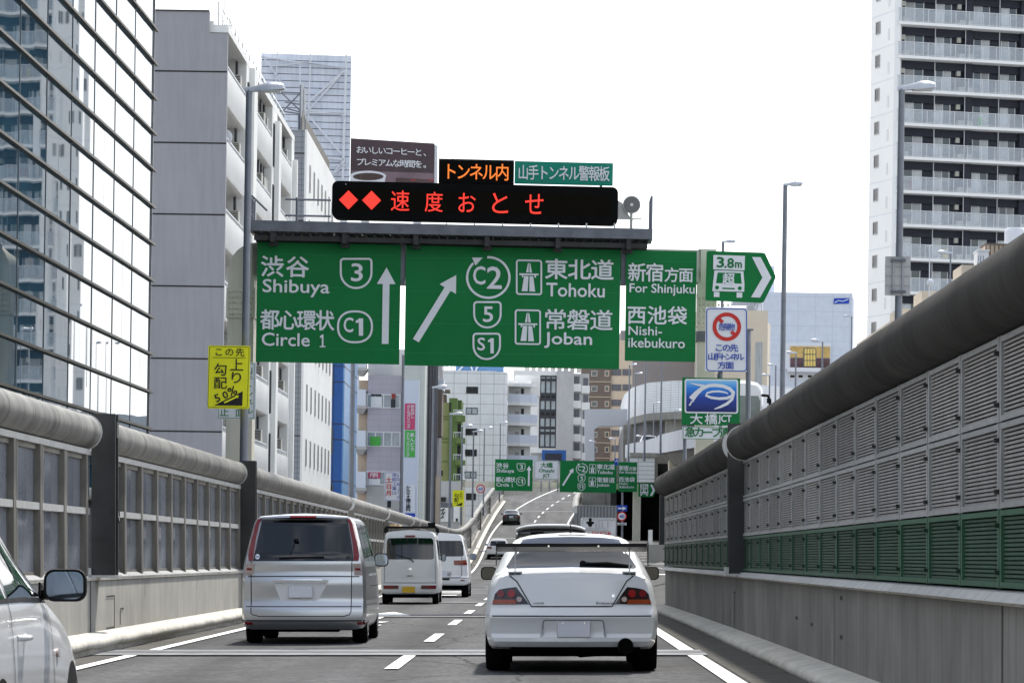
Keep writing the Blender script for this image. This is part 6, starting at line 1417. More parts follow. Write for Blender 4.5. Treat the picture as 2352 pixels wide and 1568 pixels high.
# billboard frames
def hoarding_back():
    P_ = Plane(236, .12); o = P_.w(P_.st(700, 420)); r = thing('billboard', 'tall pale back of a billboard with white steel bracing', 'billboard', o); s = Sheet(P_, o)
    a = P_.st(600, 121); b = P_.st(803, 421)
    n = 19
    for i in range(n):
        z0, z1 = b[1] + (a[1] - b[1]) * i / n, b[1] + (a[1] - b[1]) * (i + 1) / n - .05; s.mb.prism([s.at(p, 0) for p in ((a[0], z0), (b[0], z0), (b[0], z1), (a[0], z1))], (0, .1, 0))
    s.build('panel_strip', 'billboard_back', r)
    s = Sheet(P_, o)
    s.mb.prism([s.at(p, -.09) for p in ((a[0] + .02, b[1]), (b[0] - .02, b[1]), (b[0] - .02, a[1] - .03), (a[0] + .02, a[1] - .03))], (0, .05, 0)); s.build('backing', 'facade_slate', r)
    s = Sheet(P_, o)
    for pts, w_ in (([(638, 121), (632, 260)], 2.5), ([(714, 125), (708, 300)], 3), ([(796, 128), (788, 415)], 5), ([(600, 132), (795, 160)], 3), ([(620, 155), (700, 146)], 2), ([(605, 132), (660, 210)], 3), ([(705, 240), (790, 165)], 4), ([(712, 252), (786, 170)], 3), ([(700, 255), (790, 262)], 3), ([(706, 260), (788, 262)], 3), ([(710, 268), (785, 355)], 4), ([(785, 265), (795, 272)], 3), ([(690, 150), (690, 200)], 3), ([(742, 362), (790, 368)], 4), ([(786, 375), (748, 420)], 3), ([(745, 385), (792, 378)], 2), ([(760, 405), (800, 375)], 2), ([(738, 395), (760, 420)], 2), ([(700, 146), (795, 160)], 2)): s.stroke(pts, w_, .35)
    s.mb.v = [tuple(v) for v in s.mb.v]; mm = MB()
    for f in s.mb.f: mm.prism([Vector(s.mb.v[i]) for i in f], (0, .14, 0))
    mm.build('brace', 'steel_white', r)
    m = MB()
    for px in (640, 715, 790): m.tube([W(px, 430, 238) - o, W(px - 3, 640, 238) - o], .25, 8)
    m.build('leg', 'steel_white', r)
hoarding_back()
def coffee_board():
    P_ = Plane(250, .42); o = P_.w(P_.st(900, 420)); r = thing('billboard', 'dark brown coffee billboard with two lines of white characters', 'billboard', o); s = Sheet(P_, o); s.slab(805.6, 317.5, 996.8, 432, .5); s.build('panel', 'billboard_brown', r)
    s = Sheet(P_, o); s.fill([(806.5, 392), (996.5, 398), (996, 431), (805, 428)], .02); s.build('picture', 'billboard_mauve', r)
    s = Sheet(P_, o); s.fill([(909, 408.5), (995.5, 412.5), (995.5, 432), (909, 432)], .03); s.build('picture', 'ad_dark', r)
    s = Sheet(P_, o); s.fill([(845 + 42 * cos(t), 405 + 12.5 * sin(t)) for t in [2 * pi * k / 32 for k in range(32)]] , .04); s.fill([(804.5, 405), (886, 405), (882, 432), (806, 430)], .038); s.build('cup', 'steel_white', r)
    s = Sheet(P_, o); s.fill([(846 + 35 * cos(t), 406 + 8.5 * sin(t)) for t in [2 * pi * k / 32 for k in range(32)]], .06); s.build('coffee', 'coffee', r)
    s = Sheet(P_, o)
    for body, x0, y0, x1, cw, sl in (('おいしいコーヒーと、', 819, 336, 986, 16.5, .045), ('プレミアムな時間を。', 819, 364, 986, 16.5, .04)):
        n = len(body)
        for i, ch in enumerate(body): x = x0 + i * (x1 - x0 - cw) / (n - 1) + (4 if ch in '、。' else 0); s.cell(ch, x, y0 + sl * (x - x0), x + cw, y0 + 17 + sl * (x - x0), .012, .06)
    s.build('lettering', 'sign_white', r)
    s = Sheet(P_, o); s.slab(997, 333, 1003.5, 430, .5, -.2); s.build('edge_panel', 'steel_white', r)
    for x in (943, 985): s = Sheet(P_, o); s.slab(x, 412, x + 12, 416, .1, .06); s.build('lamp', 'tail_bright', r)
    m = MB(); 
    for px in (840, 960): m.tube([W(px, 425, 252) - o, W(px - 4, 640, 252) - o], .3, 8)
    m.build('leg', 'steel_white', r)
coffee_board()

def blue_block():
    b = Bld('office_building', 'blue panelled office block between the slit window block and lavender block', 738, 786, 790, 236, 16, 'facade_blue', pyr=990); w, H = b.w, b.zt - b.zb
    m = MB(); m.box(w, w + .1, 0, 16, 0, H); m.build('side_wall', 'facade_lightblue', b.root)
    m = MB()
    for k in range(6):
        for dz in (0, -1.05): z = b.f(760, 852 + 132 * k)[1] + dz + .3; m.box(0, w + .11, -.015, 0, z, z + .06); m.box(w + .1, w + .115, -.015, 16, z, z + .06)
    m.box(w * .55, w * .57, -.016, 0, 0, H); m.build('joint', 'frame_dark', b.root)
    for k in range(3):
        a, c = b.f(743, 847 + 132 * k), b.f(764, 911 + 132 * k); b.win(a[0], c[1], c[0], a[1], 'f', 'frame_mull', 'window_dark')
        ya, yb = b.r(790, 900)[0], b.r(812, 900)[0]; z1, z0 = b.r(790, 863 + 132 * k)[1], b.r(790, 918 + 132 * k)[1]; b.win(ya, z0, yb, z1, 'r', 'frame_mull', 'window_glass', split=7, fw=.1)
blue_block()

def lavender_block():
    b = Bld('clinic_building', 'lavender tiled building with clinic signs in its windows and box balconies', 843, 926, 862, 265, 14, 'tile_lavender', pyr=1000); w, H = b.w, b.zt - b.zb
    b.fbox('upper_floor', 'facade_white', 845, 800, 930, 862, .6, 12); m = MB()
    for i in range(11): x = b.f(857 + 3.9 * i, 850)[0]; m.box(x, x + .04, .3, .36, H, H + .8)
    m.box(b.f(857, 850)[0], b.f(897, 850)[0], .3, .36, H + .75, H + .82); m.build('railing', 'steel_white', b.root)
    for (y0, y1, panes) in ((904, 938, 4), (990, 1026.5, 4), (1081, 1115, 3)):
        x0, x1 = 842, 920
        a, c = b.f(x0, y0), b.f(x1, y1); o = b.win(a[0], c[1], c[0], a[1], 'f', 'frame_white', 'curtain_pane', split=panes, fw=.1)
    for mat, x0, y0, x1, y1 in (('sign_leaf', 850, 1002, 874, 1023.5), ('sign_pink', 846.5, 1083.5, 873.5, 1098), ('sign_white', 846.5, 1099, 873.5, 1113), ('sign_white', 852, 911, 877, 936), ('tail_bright', 899.5, 904, 908.5, 915), ('frame_dark', 898, 916, 908, 936), ('window_dark', 852, 905, 876, 909)):
        b.fbox('window_sign', mat, x0, y0, x1, y1, -.11, -.09)
    s = Sheet(Plane(264.86), b.root.location); s.row('内科', 850, 1085, 868, 1096, 9, .02, .012); s.build('lettering', 'sign_white', b.root)
    s = Sheet(Plane(264.86), b.root.location); s.line('3463-6066', 853, 928, 876, 934, .03, .012); s.row('診療', 858, 916, 871, 923, 6, .02, .012); s.build('lettering', 'sign_leaf', b.root) if False else None
    c2 = b.box('side_wall', 'facade_cream', b.f(817, 1000)[0], 0, 1.5, 12, 0, H - .3)
    for y0, y1, ys_ in ((808, 845, 862), (895, 932, 950), (989, 1026, 1043), (1083, 1120, 1133)):
        a, c = b.f(815, y0), b.f(841, y1); z2 = b.f(815, ys_)[1]
        m = MB(); m.box(a[0], c[0], -1.0, -.94, c[1], a[1]); m.box(c[0] - .06, c[0], -.94, 1.5, c[1], a[1]); m.box(a[0], a[0] + .06, -.94, 1.5, c[1], a[1]); bal = m.build('balcony', 'cladding_pale', b.root)
        m = MB(); m.box(a[0] - .1, c[0] + .08, -1.05, 1.5, c[1] - .22, c[1]); m.hexa([(a[0] + .3, -.6, z2), (c[0] - .2, -.6, z2), (c[0] - .2, 1.5, z2), (a[0] + .3, 1.5, z2), (a[0] - .1, -1.0, c[1] - .22), (c[0] + .05, -1.0, c[1] - .22), (c[0] + .05, 1.5, c[1] - .22), (a[0] - .1, 1.5, c[1] - .22)]); m.build('slab', 'facade_mid', bal)
    m = MB(); x = b.f(822, 1000)[0]; m.tube([(x, -.5, 0), (x, -.5, H + 2)], .09, 8); m.build('pipe', 'frame_white', b.root)
    b.fbox('ground_floor', 'facade_mid', 842, 1116, 926, 1170, -.05, 0.0); b.fbox('door', 'window_dark', 890, 1125, 898, 1165, -.08, -.05)
lavender_block()

def blade_block():
    b = Bld('office_building', 'narrow pale green tiled block carrying an upright blade sign', 926, 974, 780, 262, 12, 'tile_pale', pyr=1000)
    bl = thing('blade_sign', 'tall upright blade sign with pink green and white sections', 'sign', W(943, 1195, 259)); P_ = Plane(259); o = bl.location; s = Sheet(P_, o); s.slab(928, 873, 958, 1200, .5); s.build('case', 'cladding_pale', bl)
    for mat, y0, y1, txt, tm in (('sign_pink', 926, 986.5, (('おおはし', 943.5, 951.5, 929, 960, 7.4), ('さくらクリニック', 934.5, 942.5, 930, 984, 6.6)), 'sign_white'), ('sign_leaf', 988, 1049.5, (('あんどう', 942, 951.5, 994, 1036, 9), ('ストマックリニック', 933, 941, 993, 1048, 6)), 'sign_white'), ('sign_white', 1112.7, 1176, (('かみやす矯正歯科', 932.5, 942.5, 1115, 1174, 7.2),), 'sign_black'), ('sign_blue', 1178, 1199, (), None)):
        s = Sheet(P_, o); s.rect(930, y0, 953, y1, .03); p = s.build('panel', mat, bl)
        for t, x0, x1, ya, yb, h in txt: s = Sheet(P_, o); s.column(t, x0, ya, x1, yb, h, .03, .05); s.build('lettering', tm, p)
blade_block()
b = Bld('office_building', 'dark grey ribbed tower behind the blade sign', 972, 1004, 790, 268, 12, 'facade_slate', pyr=1000)
m = MB()
for px in (980, 987, 994, 1000): x = b.f(px, 1000)[0]; m.box(x - .06, x + .06, -.12, 0, 0, b.zt - b.zb)
m.build('rib', 'facade_slate', b.root); b.fbox('balcony', 'cladding_pale', 1003, 868, 1018, 895, 1, 4); b.fbox('side_wall', 'facade_brown', 1003, 893, 1013, 1000, 1, 5); b.fbox('sign_band', 'facade_cream', 1001, 1095, 1008, 1200, -.2, 0)

def green_block():
    b = Bld('apartment_block', 'green and lime coloured apartment block with rounded balconies', 1008, 1032, 924, 482, 14, 'facade_lime', pyr=1000); w, H = b.w, b.zt - b.zb
    b.fbox('wing', 'facade_green', 1032, 914, 1048, 1105, -.6, 12); b.fbox('wing', 'facade_green', 1048, 917, 1057, 1105, 2, 12)
    for y in (955, 961, 1006, 1014, 1058, 1104): b.fbox('band', 'facade_green', 1009, y, 1032, y + 2, -.08, 0)
    for y0, y1 in ((955, 969), (1006, 1018.5), (1057, 1068.5), (1102, 1112)):
        a, c = b.f(1044, y0), b.f(1069, y1); m = MB(); pr = [(a[0], -.4), (c[0] - .5, -2.4), (c[0], -1.8), (c[0], 0), (a[0], 0)]; m.prism([(x, y, c[1]) for x, y in pr], (0, 0, a[1] - c[1])); bal = m.build('balcony', 'facade_green', b.root)
        m = MB(); 
        for k in range(6): x = c[0] - 1.6 + k * .3; m.box(x, x + .04, -1.9, -1.86, a[1], a[1] + .75)
        m.box(c[0] - 1.6, c[0], -1.92, -1.86, a[1] + .7, a[1] + .78); m.build('railing', 'steel_white', bal)
    for y in (972, 1022, 1072): b.fbox('window', 'window_dark', 1050, y, 1057, y + 30, 1.95, 2)
    b.fbox('window', 'window_dark', 1032.5, 925, 1036.5, 945, -.65, -.6); b.fbox('window', 'window_dark', 1010.5, 1080, 1017, 1092, -.05, 0); b.fbox('roof_hut', 'facade_brown', 1012, 904, 1024, 926, 2, 6); b.fbox('awning', 'facade_brown', 1008, 894, 1033, 900, 0, 4)
green_block()
lo_ = Bld('shop_building', 'low grey shop building with a dark brush mark below the green block', 1004, 1062, 1104, 420, 20, 'facade_mid', pyr=1100)
for args in (('window', 'window_dark', 1010, 1141, 1024, 1151), ('shop_sign', 'facade_white', 1008, 1165, 1036, 1198), ('awning', 'facade_slate', 1008, 1154, 1040, 1164), ('wall_panel', 'facade_white', 1042, 1162, 1062, 1198), ('sign_panel', 'tail_bright', 1047, 1190, 1052, 1197)): lo_.fbox(*args, -.3, 0)
s = Sheet(Plane(419.6), lo_.root.location); s.stroke([(1012, 1172), (1020, 1168), (1014, 1180), (1022, 1176), (1012, 1190), (1019, 1186)], 3, .05); s.build('brush_mark', 'sign_black', lo_.root)

def tile_block():
    b = Bld('office_building', 'white tiled office block with small dark windows and rounded corner', 1010, 1138, 851, 505, 18, 'tile_white', pyr=1000); w, H = b.w, b.zt - b.zb
    m = MB(); R_ = 1.6; pts = [(w - .01, 0)] + [(w + R_ * sin(t), R_ * (1 - cos(t))) for t in [pi / 2 * k / 6 for k in range(1, 7)]] + [(w + R_, 17), (w - .01, 17)]; m.prism([(x, y, 0) for x, y in pts], (0, 0, H - .1)); m.build('corner_wing', 'tile_white', b.root, 30)
    for y in (887.5, 935.5, 983.5, 1031.5, 1082, 1132):
        a, c = b.f(1071 - (y - 887) * .02, y), b.f(1098 - (y - 887) * .02, y + 16); b.win(a[0], c[1], c[0], a[1], 'f', 'frame_dark', 'window_dark' if y not in (935.5, 1082) else 'curtain_pane', split=2, fw=.09)
    for k in range(6):
        y = 881 + 47.6 * k; a, c = b.f(1140, y), b.f(1161, y + 35); o = b.box('side_window', 'window_glass', w + R_ + .0, w + R_ + .02, 1.0, 1.0, 0, 0) if False else None
        m = MB(); a1 = b.f(1139.5, y); z0, z1 = b.f(1140, y + 36)[1], a1[1]
        m.box(w + R_ - .0, w + R_ + .05, 2.5, 15.5, z0, z1); g = m.build('window', 'window_glass', b.root); m = MB()
        for yy in (2.4, 6.5, 8, 10, 15.4): m.box(w + R_ + .05, w + R_ + .09, yy, yy + .14, z0, z1)
        m.build('frame', 'frame_white', g)
    # splayed wall that carries the road-side windows
    P0_ = (w + R_, 1.7); x2 = b.f(1163, 1000)[0]
    m = MB(); m.prism([(w + R_ - .4, 1.2, 0), (x2, 9, 0), (x2, 17, 0), (w, 17, 0)], (0, 0, H - .1)); m.build('splayed_wall', 'facade_white', b.root)
    d_ = Vector((x2 - w - R_ + .4, 7.8, 0)); L_ = d_.length; d_.normalize(); M0 = Matrix.Translation((w + R_ - .4, 1.2, 0)) @ Matrix.Rotation(atan2(d_.y, d_.x), 4, 'Z')
    for k in range(6):
        z1, z0 = b.f(1150, 881 + 47.6 * k)[1], b.f(1150, 916 + 47.6 * k)[1]; m = MB(); m.box(.5, L_ - .5, -.05, .0, z0, z1, M=M0); g = m.build('window', 'window_glass', b.root); m = MB()
        for t in (.08, .3, .5, .72, .93): m.box(L_ * t - .1, L_ * t + .1, -.1, -.05, z0, z1, M=M0)
        m.build('frame', 'frame_white', g)
    m = MB()
    for px in (1016, 1024, 1034, 1041): x = b.f(px, 850)[0]; m.box(x, x + .2, 3, 3.2, H, H + 2.2)
    m.build('roof_frame', 'steel_white', b.root); b.fbox('roof_plant', 'facade_lightblue', 1045, 815, 1155, 849, 6, 12); m = MB()
    for a_, c_ in (((1050, 848), (1066, 830)), ((1078, 830), (1084, 848)), ((1090, 848), (1098, 830)), ((1012, 835), (1028, 835))): p, q = b.f(*a_), b.f(*c_); m.tube([(p[0], 5.5, p[1]), (q[0], 5.5, q[1])], .14, 6)
    m.build('roof_brace', 'steel_white', b.root)
tile_block()

def curved_balconies():
    b = Bld('apartment_block', 'white apartment block with curved projecting balconies near the road bend', 1162, 1218, 872, 520, 14, 'facade_white', pyr=1000); H = b.zt - b.zb
    b.fbox('roof_hut', 'facade_white', 1182, 856, 1240, 905, 6, 12)
    for k, y in enumerate((885, 928, 974, 1021, 1068)):
        a = b.f(1162, y - (0 if k else 4)); c = b.f(1234, y); m = MB(); pr = [(a[0], -2.6), (a[0] + (c[0] - a[0]) * .45, -2.4), (c[0] - .8, -1.4), (c[0], -.3), (c[0], 1.2), (a[0], 1.2)]
        m.prism([(x, yy, c[1] - .3) for x, yy in pr], (0, 0, .45)); sl = m.build('slab', 'facade_white', b.root)
        if k:
            m = MB(); m.strip([[(x, yy + .02, c[1] + .15), (x, yy + .02, c[1] + 1.35)] for x, yy in pr[:5]]); m.build('balustrade', 'cladding_pale', sl, fix=False)
            o = b.f(1197, y - 36); q = b.f(1203, y - 8); b.box('door', 'window_dark', o[0], q[0], -.06, 0, q[1], o[1]); o = b.f(1183, y - 30); q = b.f(1192, y - 12); b.box('door', 'facade_mid', o[0], q[0], -.06, 0, q[1], o[1])
curved_balconies()

def stair_block():
    b = Bld('apartment_block', 'pale block with a tall glazed stair strip in dark frames', 1178, 1317, 851, 620, 20, 'facade_white', pyr=950); H = b.zt - b.zb
    a, c = b.f(1279, 851), b.f(1318, 851); b.box('wing', 'facade_mid', a[0], c[0], -.6, 10, 0, H)
    ysp = (862, 872, 905, 917, 943, 957, 982, 994, 1028)
    x0, x1 = b.f(1239, 900)[0], b.f(1279, 900)[0]
    for i, (y0, y1) in enumerate(zip(ysp, ysp[1:])): b.win(x0, b.f(1240, y1)[1], x1, b.f(1240, y0)[1], 'f', 'frame_dark', 'curtain_pane' if i not in (2, 4) else 'window_dark', split=3, fw=.25, proud=.2)
    w2 = b.f(1353, 900)[0]; xw = b.f(1317, 900)[0]; b.box('balcony_wing', 'facade_mid', xw, w2, 1, 14, 0, b.f(1335, 857)[1])
    for k in range(6):
        for xa, xb in ((1319, 1331), (1340, 1351)):
            y = 863 + 38.4 * k + (4 if xa > 1335 else 0); o, q = b.f(xa, y), b.f(xb, y + 18); b.box('opening', 'facade_slate', o[0], q[0], .93, 1, q[1], o[1])
            z0 = b.f(xa, y + 35)[1]; b.box('balustrade', 'facade_white', o[0] - .3, q[0] + .3, .6, 1, z0, q[1])
    o, q = b.f(1201, 867), b.f(1217, 878); b.win(o[0], q[1], q[0], o[1], 'f', 'frame_mull', 'curtain_pane', split=2)
    m = MB()
    for k in range(9): x = b.f(1205 + 15 * k, 845)[0]; m.box(x, x + .8, 3, 5, H, H + .9 + .5 * (k % 3))
    m.build('roof_plant', 'aircon', b.root)
stair_block()
b = Bld('gatehouse', 'blue and grey framed canopy building at the foot of the pale blocks', 1217, 1300, 1034, 585, 12, 'facade_mid', pyr=1040); b.fbox('blue_frame', 'facade_blue', 1245, 1033, 1300, 1060, -1, 0); b.fbox('opening', 'facade_dark', 1252, 1041, 1290, 1060, -1.06, -1.0); b.fbox('roof_edge', 'facade_white', 1217, 1034, 1245, 1040, -.6, 0)

def brown_block():
    b = Bld('apartment_block', 'brown apartment block with cream balcony fronts beyond the pale blocks', 1335, 1403, 780, 650, 16, 'facade_brown', pyr=900); H = b.zt - b.zb
    x1 = b.f(1452, 900)[0]; b.box('balcony_front', 'facade_cream', b.w, x1, .4, 14, 0, H)
    for k in range(9):
        y = 841 + 35 * k
        b.fbox('band', 'facade_cream', 1336, y + 34, 1403, y + 36.5, -.12, 0)
        for xa, xb in ((1358, 1372), (1389, 1399)): o, q = b.f(xa, y + 10), b.f(xb, y + 23); b.win(o[0], q[1], q[0], o[1], 'f', 'facade_mid' if xa < 1380 else 'facade_cream', 'window_glass', fw=.12)
        for xa, xb in ((1405, 1427), (1430, 1450)): o, q = b.f(xa, y + 6), b.f(xb, y + 21); b.box('balcony_recess', 'facade_slate', o[0], q[0], .3, .4, q[1], o[1])
brown_block()
b = Bld('warehouse', 'plain taupe block rising behind the white slatted viaduct', 1425, 1612, 760, 690, 30, 'facade_taupe', pyr=850)
b = Bld('warehouse', 'beige block with a tall striped blue window behind the white signs', 1600, 1762, 712, 680, 30, 'facade_beige', pyr=850)
m = MB(); m.prism([(b.w, 0, 0), (b.w + 1.0, 8, 0), (b.w + 1.0, 30, 0), (b.w, 30, 0)], (0, 0, b.zt - b.zb - 2.2)); m.build('side_wall', 'facade_beige', b.root)
o, q = b.f(1735, 785), b.f(1750, 890); b.win(o[0], q[1], q[0], o[1], 'f', 'facade_mid', 'curtain_pane', split=4, fw=.12)
m = MB(); x = b.f(1738, 720)[0]; m.tube([(x, 3, b.zt - b.zb), (x + .8, 3, b.zt - b.zb + 2.6)], .08, 6); m.tube([(x + 1.2, 3, b.zt - b.zb), (x + .8, 3, b.zt - b.zb + 2.6)], .08, 6); m.lathe([(0, 1.2), (1., .9)], (x - 1, 3, b.zt - b.zb), 'z', 12); m.build('roof_mast', 'galv', b.root)

def pale_block():
    b = Bld('department_store', 'huge block tinted hazy pale blue with blue logo and golden advertisement', 1752, 1957, 672, 820, 40, 'panel_haze', pyr=800); H = b.zt - b.zb  # walls tinted pale so that distance haze sits in their colour
    m = MB(); m.prism([(b.w, 0, 0), (b.w + 1.3, 10, 0), (b.w + 1.3, 40, 0), (b.w, 40, 0)], (0, 0, H - .8)); m.build('side_wall', 'cladding_pale', b.root)
    b.fbox('upper_tower', 'cladding_pale', 1700, 600, 1786, 675, 12, 40)
    s = Sheet(Plane(819.9), b.root.location); s.fill([(1916, 685), (1951, 684.5), (1950, 697), (1914, 698)], .05); lg = s.build('logo', 'sign_blue', b.root); s = Sheet(Plane(819.9), b.root.location); s.stroke([(1917, 695), (1926, 690), (1935, 692), (1949, 687)], 1.6, .12); s.build('logo_mark', 'sign_white', lg)
    b.fbox('white_panel', 'steel_white', 1797, 787, 1908, 850, -.4, 0)
    b.fbox('advertisement', 'ad_gold', 1815, 795, 1905.5, 822, -.6, -.4); b.fbox('advertisement', 'ad_dark', 1815, 822, 1905.5, 845, -.6, -.4)
    m = MB()
    for i in range(4):
        for j in range(3):
            o, q = b.f(1847.5 + 6.6 * i, 801 + 14 * j), b.f(1852.5 + 6.6 * i, 813 + 14 * j); m.box(o[0], q[0], -.75, -.6, q[1], o[1])
    m.build('can', 'ad_amber', b.root); b.fbox('picture_frame', 'frame_mull', 1845, 799, 1874, 842, -.63, -.6)
    b.fbox('canopy', 'steel_white', 1808, 846, 1880, 856, -5, 0)
    for x in (1812, 1831, 1852): o, q = b.f(x, 858), b.f(x + 16, 870); b.win(o[0], q[1], q[0], o[1], 'f', 'frame_white', 'window_dark', fw=.3)
pale_block()

def loop_viaduct():
    r = thing('loop_viaduct', 'curved white slatted viaduct wall of the junction loop', 'viaduct', W(1600, 1000, 520)); o = Vector(r.location)
    pts = [(1424, 640), (1426, 590), (1433, 555), (1452, 530), (1490, 515), (1550, 508), (1620, 508), (1700, 512), (1780, 520), (1860, 532), (1990, 560)]
    zt, zb, zg, zd = W(1565, 874, 508).z, W(1565, 946, 508).z, W(1565, 962, 508).z, W(1565, 985, 508).z
    P_ = [W(px, 930, y) for px, y in pts]; V = lambda p, z, d=0: Vector((p.x, p.y + d, z)) - o
    m = MB(); m.strip([[V(p, zb), V(p, zt)] for p in P_]); m.strip([[V(p, zt), V(p, zt, .8)] for p in P_]); m.build('slatted_wall', 'slat_white', r, 60, fix=False)
    m = MB(); m.strip([[V(p, zg), V(p, zb + .05)] for p in [q + Vector((0, -.25, 0)) for q in P_]]); m.strip([[V(p, zb + .05), V(p, zb + .05, .5)] for p in [q + Vector((0, -.25, 0)) for q in P_]]); m.strip([[V(p, zg), V(p, zg, 12)] for p in [q + Vector((0, -.25, 0)) for q in P_]]); m.build('girder', 'concrete', r, 60, fix=False)
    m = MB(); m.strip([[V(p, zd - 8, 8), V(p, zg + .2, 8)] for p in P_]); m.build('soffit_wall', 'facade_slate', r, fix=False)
    for i in (3, 5, 7, 9): p = P_[i]; m = MB(); m.box(p.x - o.x - 1.2, p.x - o.x + 1.2, p.y - o.y + 3, p.y - o.y + 6, GZ - o.z, zg - o.z); m.build('pier', 'concrete', r)
loop_viaduct()
# portal pier
P_ = Plane(545); o = P_.w(P_.st(1400, 1140)); r = thing('viaduct_pier', 'pale grey portal pier with chamfered corner under the loop', 'pier', o); s = Sheet(P_, o)
mk('pier_paint', (.50, .52, .56), .7, var=.05, scale=.2)
s.mb.prism([s.at(s.st(*p), 0) for p in ((1343, 1180), (1343, 943), (1350, 939), (1500, 939), (1500, 978), (1376, 978), (1365, 986), (1365, 1180))], (0, 3, 0)); s.build('portal_frame', 'pier_paint', r)

# upper ramp with its parapet, the underpass below
ur = thing('elevated_ramp', 'pale concrete upper ramp passing over the dark underpass', 'ramp', W(1520, 1045, 230)); o = Vector(ur.location)
K = [(1436, 1022, 1052, 350), (1444, 1019, 1049, 335), (1470, 1014, 1046, 322), (1508, 1004, 1042, 305), (1512, 999, 1041, 303), (1566, 986, 1032, 275), (1640, 976, 1020, 235), (1720, 962, 1004, 195), (1800, 938, 985, 160), (1900, 905, 960, 135)]
T = [W(a, t, y) - o for a, t, bt, y in K]; B = [W(a, bt, y) - o for a, t, bt, y in K]
m = MB(); m.strip([[b_, t_, t_ + Vector((.3, .3, 0)), b_ + Vector((.3, .3, 0))] for t_, b_ in zip(T, B)], closed=True); m.build('parapet', 'pier_paint', ur, 30)
m = MB(); m.strip([[b_ + Vector((.3, .4, .15)), b_ + Vector((9, 6, .15)), b_ + Vector((9, 6, -1.0)), b_ + Vector((.9, .6, -1.0)), b_ + Vector((.3, .4, -.1))] for b_ in B], closed=True); m.build('deck', 'concrete_dark', ur)
P_ = Plane(300); s = Sheet(P_, o); s.slab(1440, 1050, 1503, 1107, .4); s.build('slatted_screen', 'slat_white', ur); s = Sheet(P_, o); s.slab(1447, 1039, 1512, 1050, .6, .2); s.build('edge_beam', 'concrete', ur)
s = Sheet(Plane(298), o); s.slab(1538, 1030, 1600, 1330, 3); s.build('pier', 'facade_beige', ur)
up = thing('underpass', 'dark underpass mouth beneath the upper ramp', 'underpass', W(1470, 1200, 230)); o = Vector(up.location)
x0, x1, zt, y0, y1 = W(1414, 1200, 306).x, 26, W(1450, 1106, 304).z, 304, 400
mk('underpass_shade', (.03, .03, .031), .9, var=.3, scale=.5, streak=.3)  # near-black base puts the shade under the ramp into the walls
m = MB(); L_ = lambda x, y, z: Vector((x, y, z)) - o
m.box(x0 - .5 - o.x, x0 - o.x, y0 - o.y, y1 - o.y, -3 - o.z, zt + .8 - o.z); m.box(x1 - o.x, x1 + .5 - o.x, 170 - o.y, y1 - o.y, -3 - o.z, zt + .8 - o.z); m.box(x0 - o.x, x1 - o.x, y1 - o.y, y1 + .5 - o.y, -3 - o.z, zt + .8 - o.z); m.box(x0 - .5 - o.x, x1 - o.x, y0 - o.y, y1 - o.y, zt + .8 - o.z, zt + 1.6 - o.z); m.build('wall', 'underpass_shade', up)
m = MB(); m.box(x0 - .5 - o.x, W(1510, 1100, 304).x - o.x, y0 - .6 - o.y, y0 - o.y, zt - .1 - o.z, zt + 1.6 - o.z); m.build('lintel', 'concrete_dark', up)
rt = thing('retaining_wall', 'dark retaining wall beyond the curved end of the louvred barrier', 'wall', W(1520, 1200, 130)); o = Vector(rt.location)  # dark wall colour stands for the shade under the viaduct
m = MB(); a, c = W(1500, 1290, 150), W(1700, 1290, 150); m.box(a.x + .2 - o.x, 20 - o.x, 148 - o.y, 149 - o.y, -3 - o.z, 4.2 - o.z); m.build('wall', 'underpass_shade', rt); m = MB(); a, b_ = W(1487, 1290, 140), W(1500, 1250, 140); m.box(a.x - o.x, b_.x + 1.5 - o.x, 0 + 140 - o.y, 140.6 - o.y, -1 - o.z, b_.z - o.z); m.build('barrier_end', 'concrete', rt); m = MB(); a, b_ = W(1489, 1252, 141), W(1499, 1216, 141); m.box(a.x - o.x, b_.x - o.x, 141 - o.y, 141.3 - o.y, a.z - o.z, b_.z - o.z); m.build('end_panel', 'galv_light', rt)
cf = thing('fence', 'grey corrugated fence behind the white box lorry', 'fence', W(1370, 1230, 236)); o = Vector(cf.location); s = Sheet(Plane(236), o); s.slab(1326, 1161, 1417, 1240, .1); s.build('sheet', 'corrugated', cf); s = Sheet(Plane(236), o); s.slab(1325, 1159.5, 1418, 1162, .16, .03); s.build('top_rail', 'galv_light', cf)
ab = thing('abutment', 'light concrete abutment between the far barrier and the underpass', 'abutment', W(1380, 1180, 330)); o = Vector(ab.location); s = Sheet(Plane(330), o); s.mb.prism([s.at(s.st(*p), 0) for p in ((1338, 1126), (1412, 1126), (1400, 1140), (1385, 1165), (1380, 1200), (1338, 1200))], (0, 4, 0)); s.build('wall', 'concrete', ab)
s = Sheet(Plane(328), o); s.mb.prism([s.at(s.st(*p), 0) for p in ((1400, 1140), (1420, 1130), (1420, 1200), (1384, 1200), (1386, 1165))], (0, 2, 0)); s.build('shaded_wall', 'concrete_dark', ab)
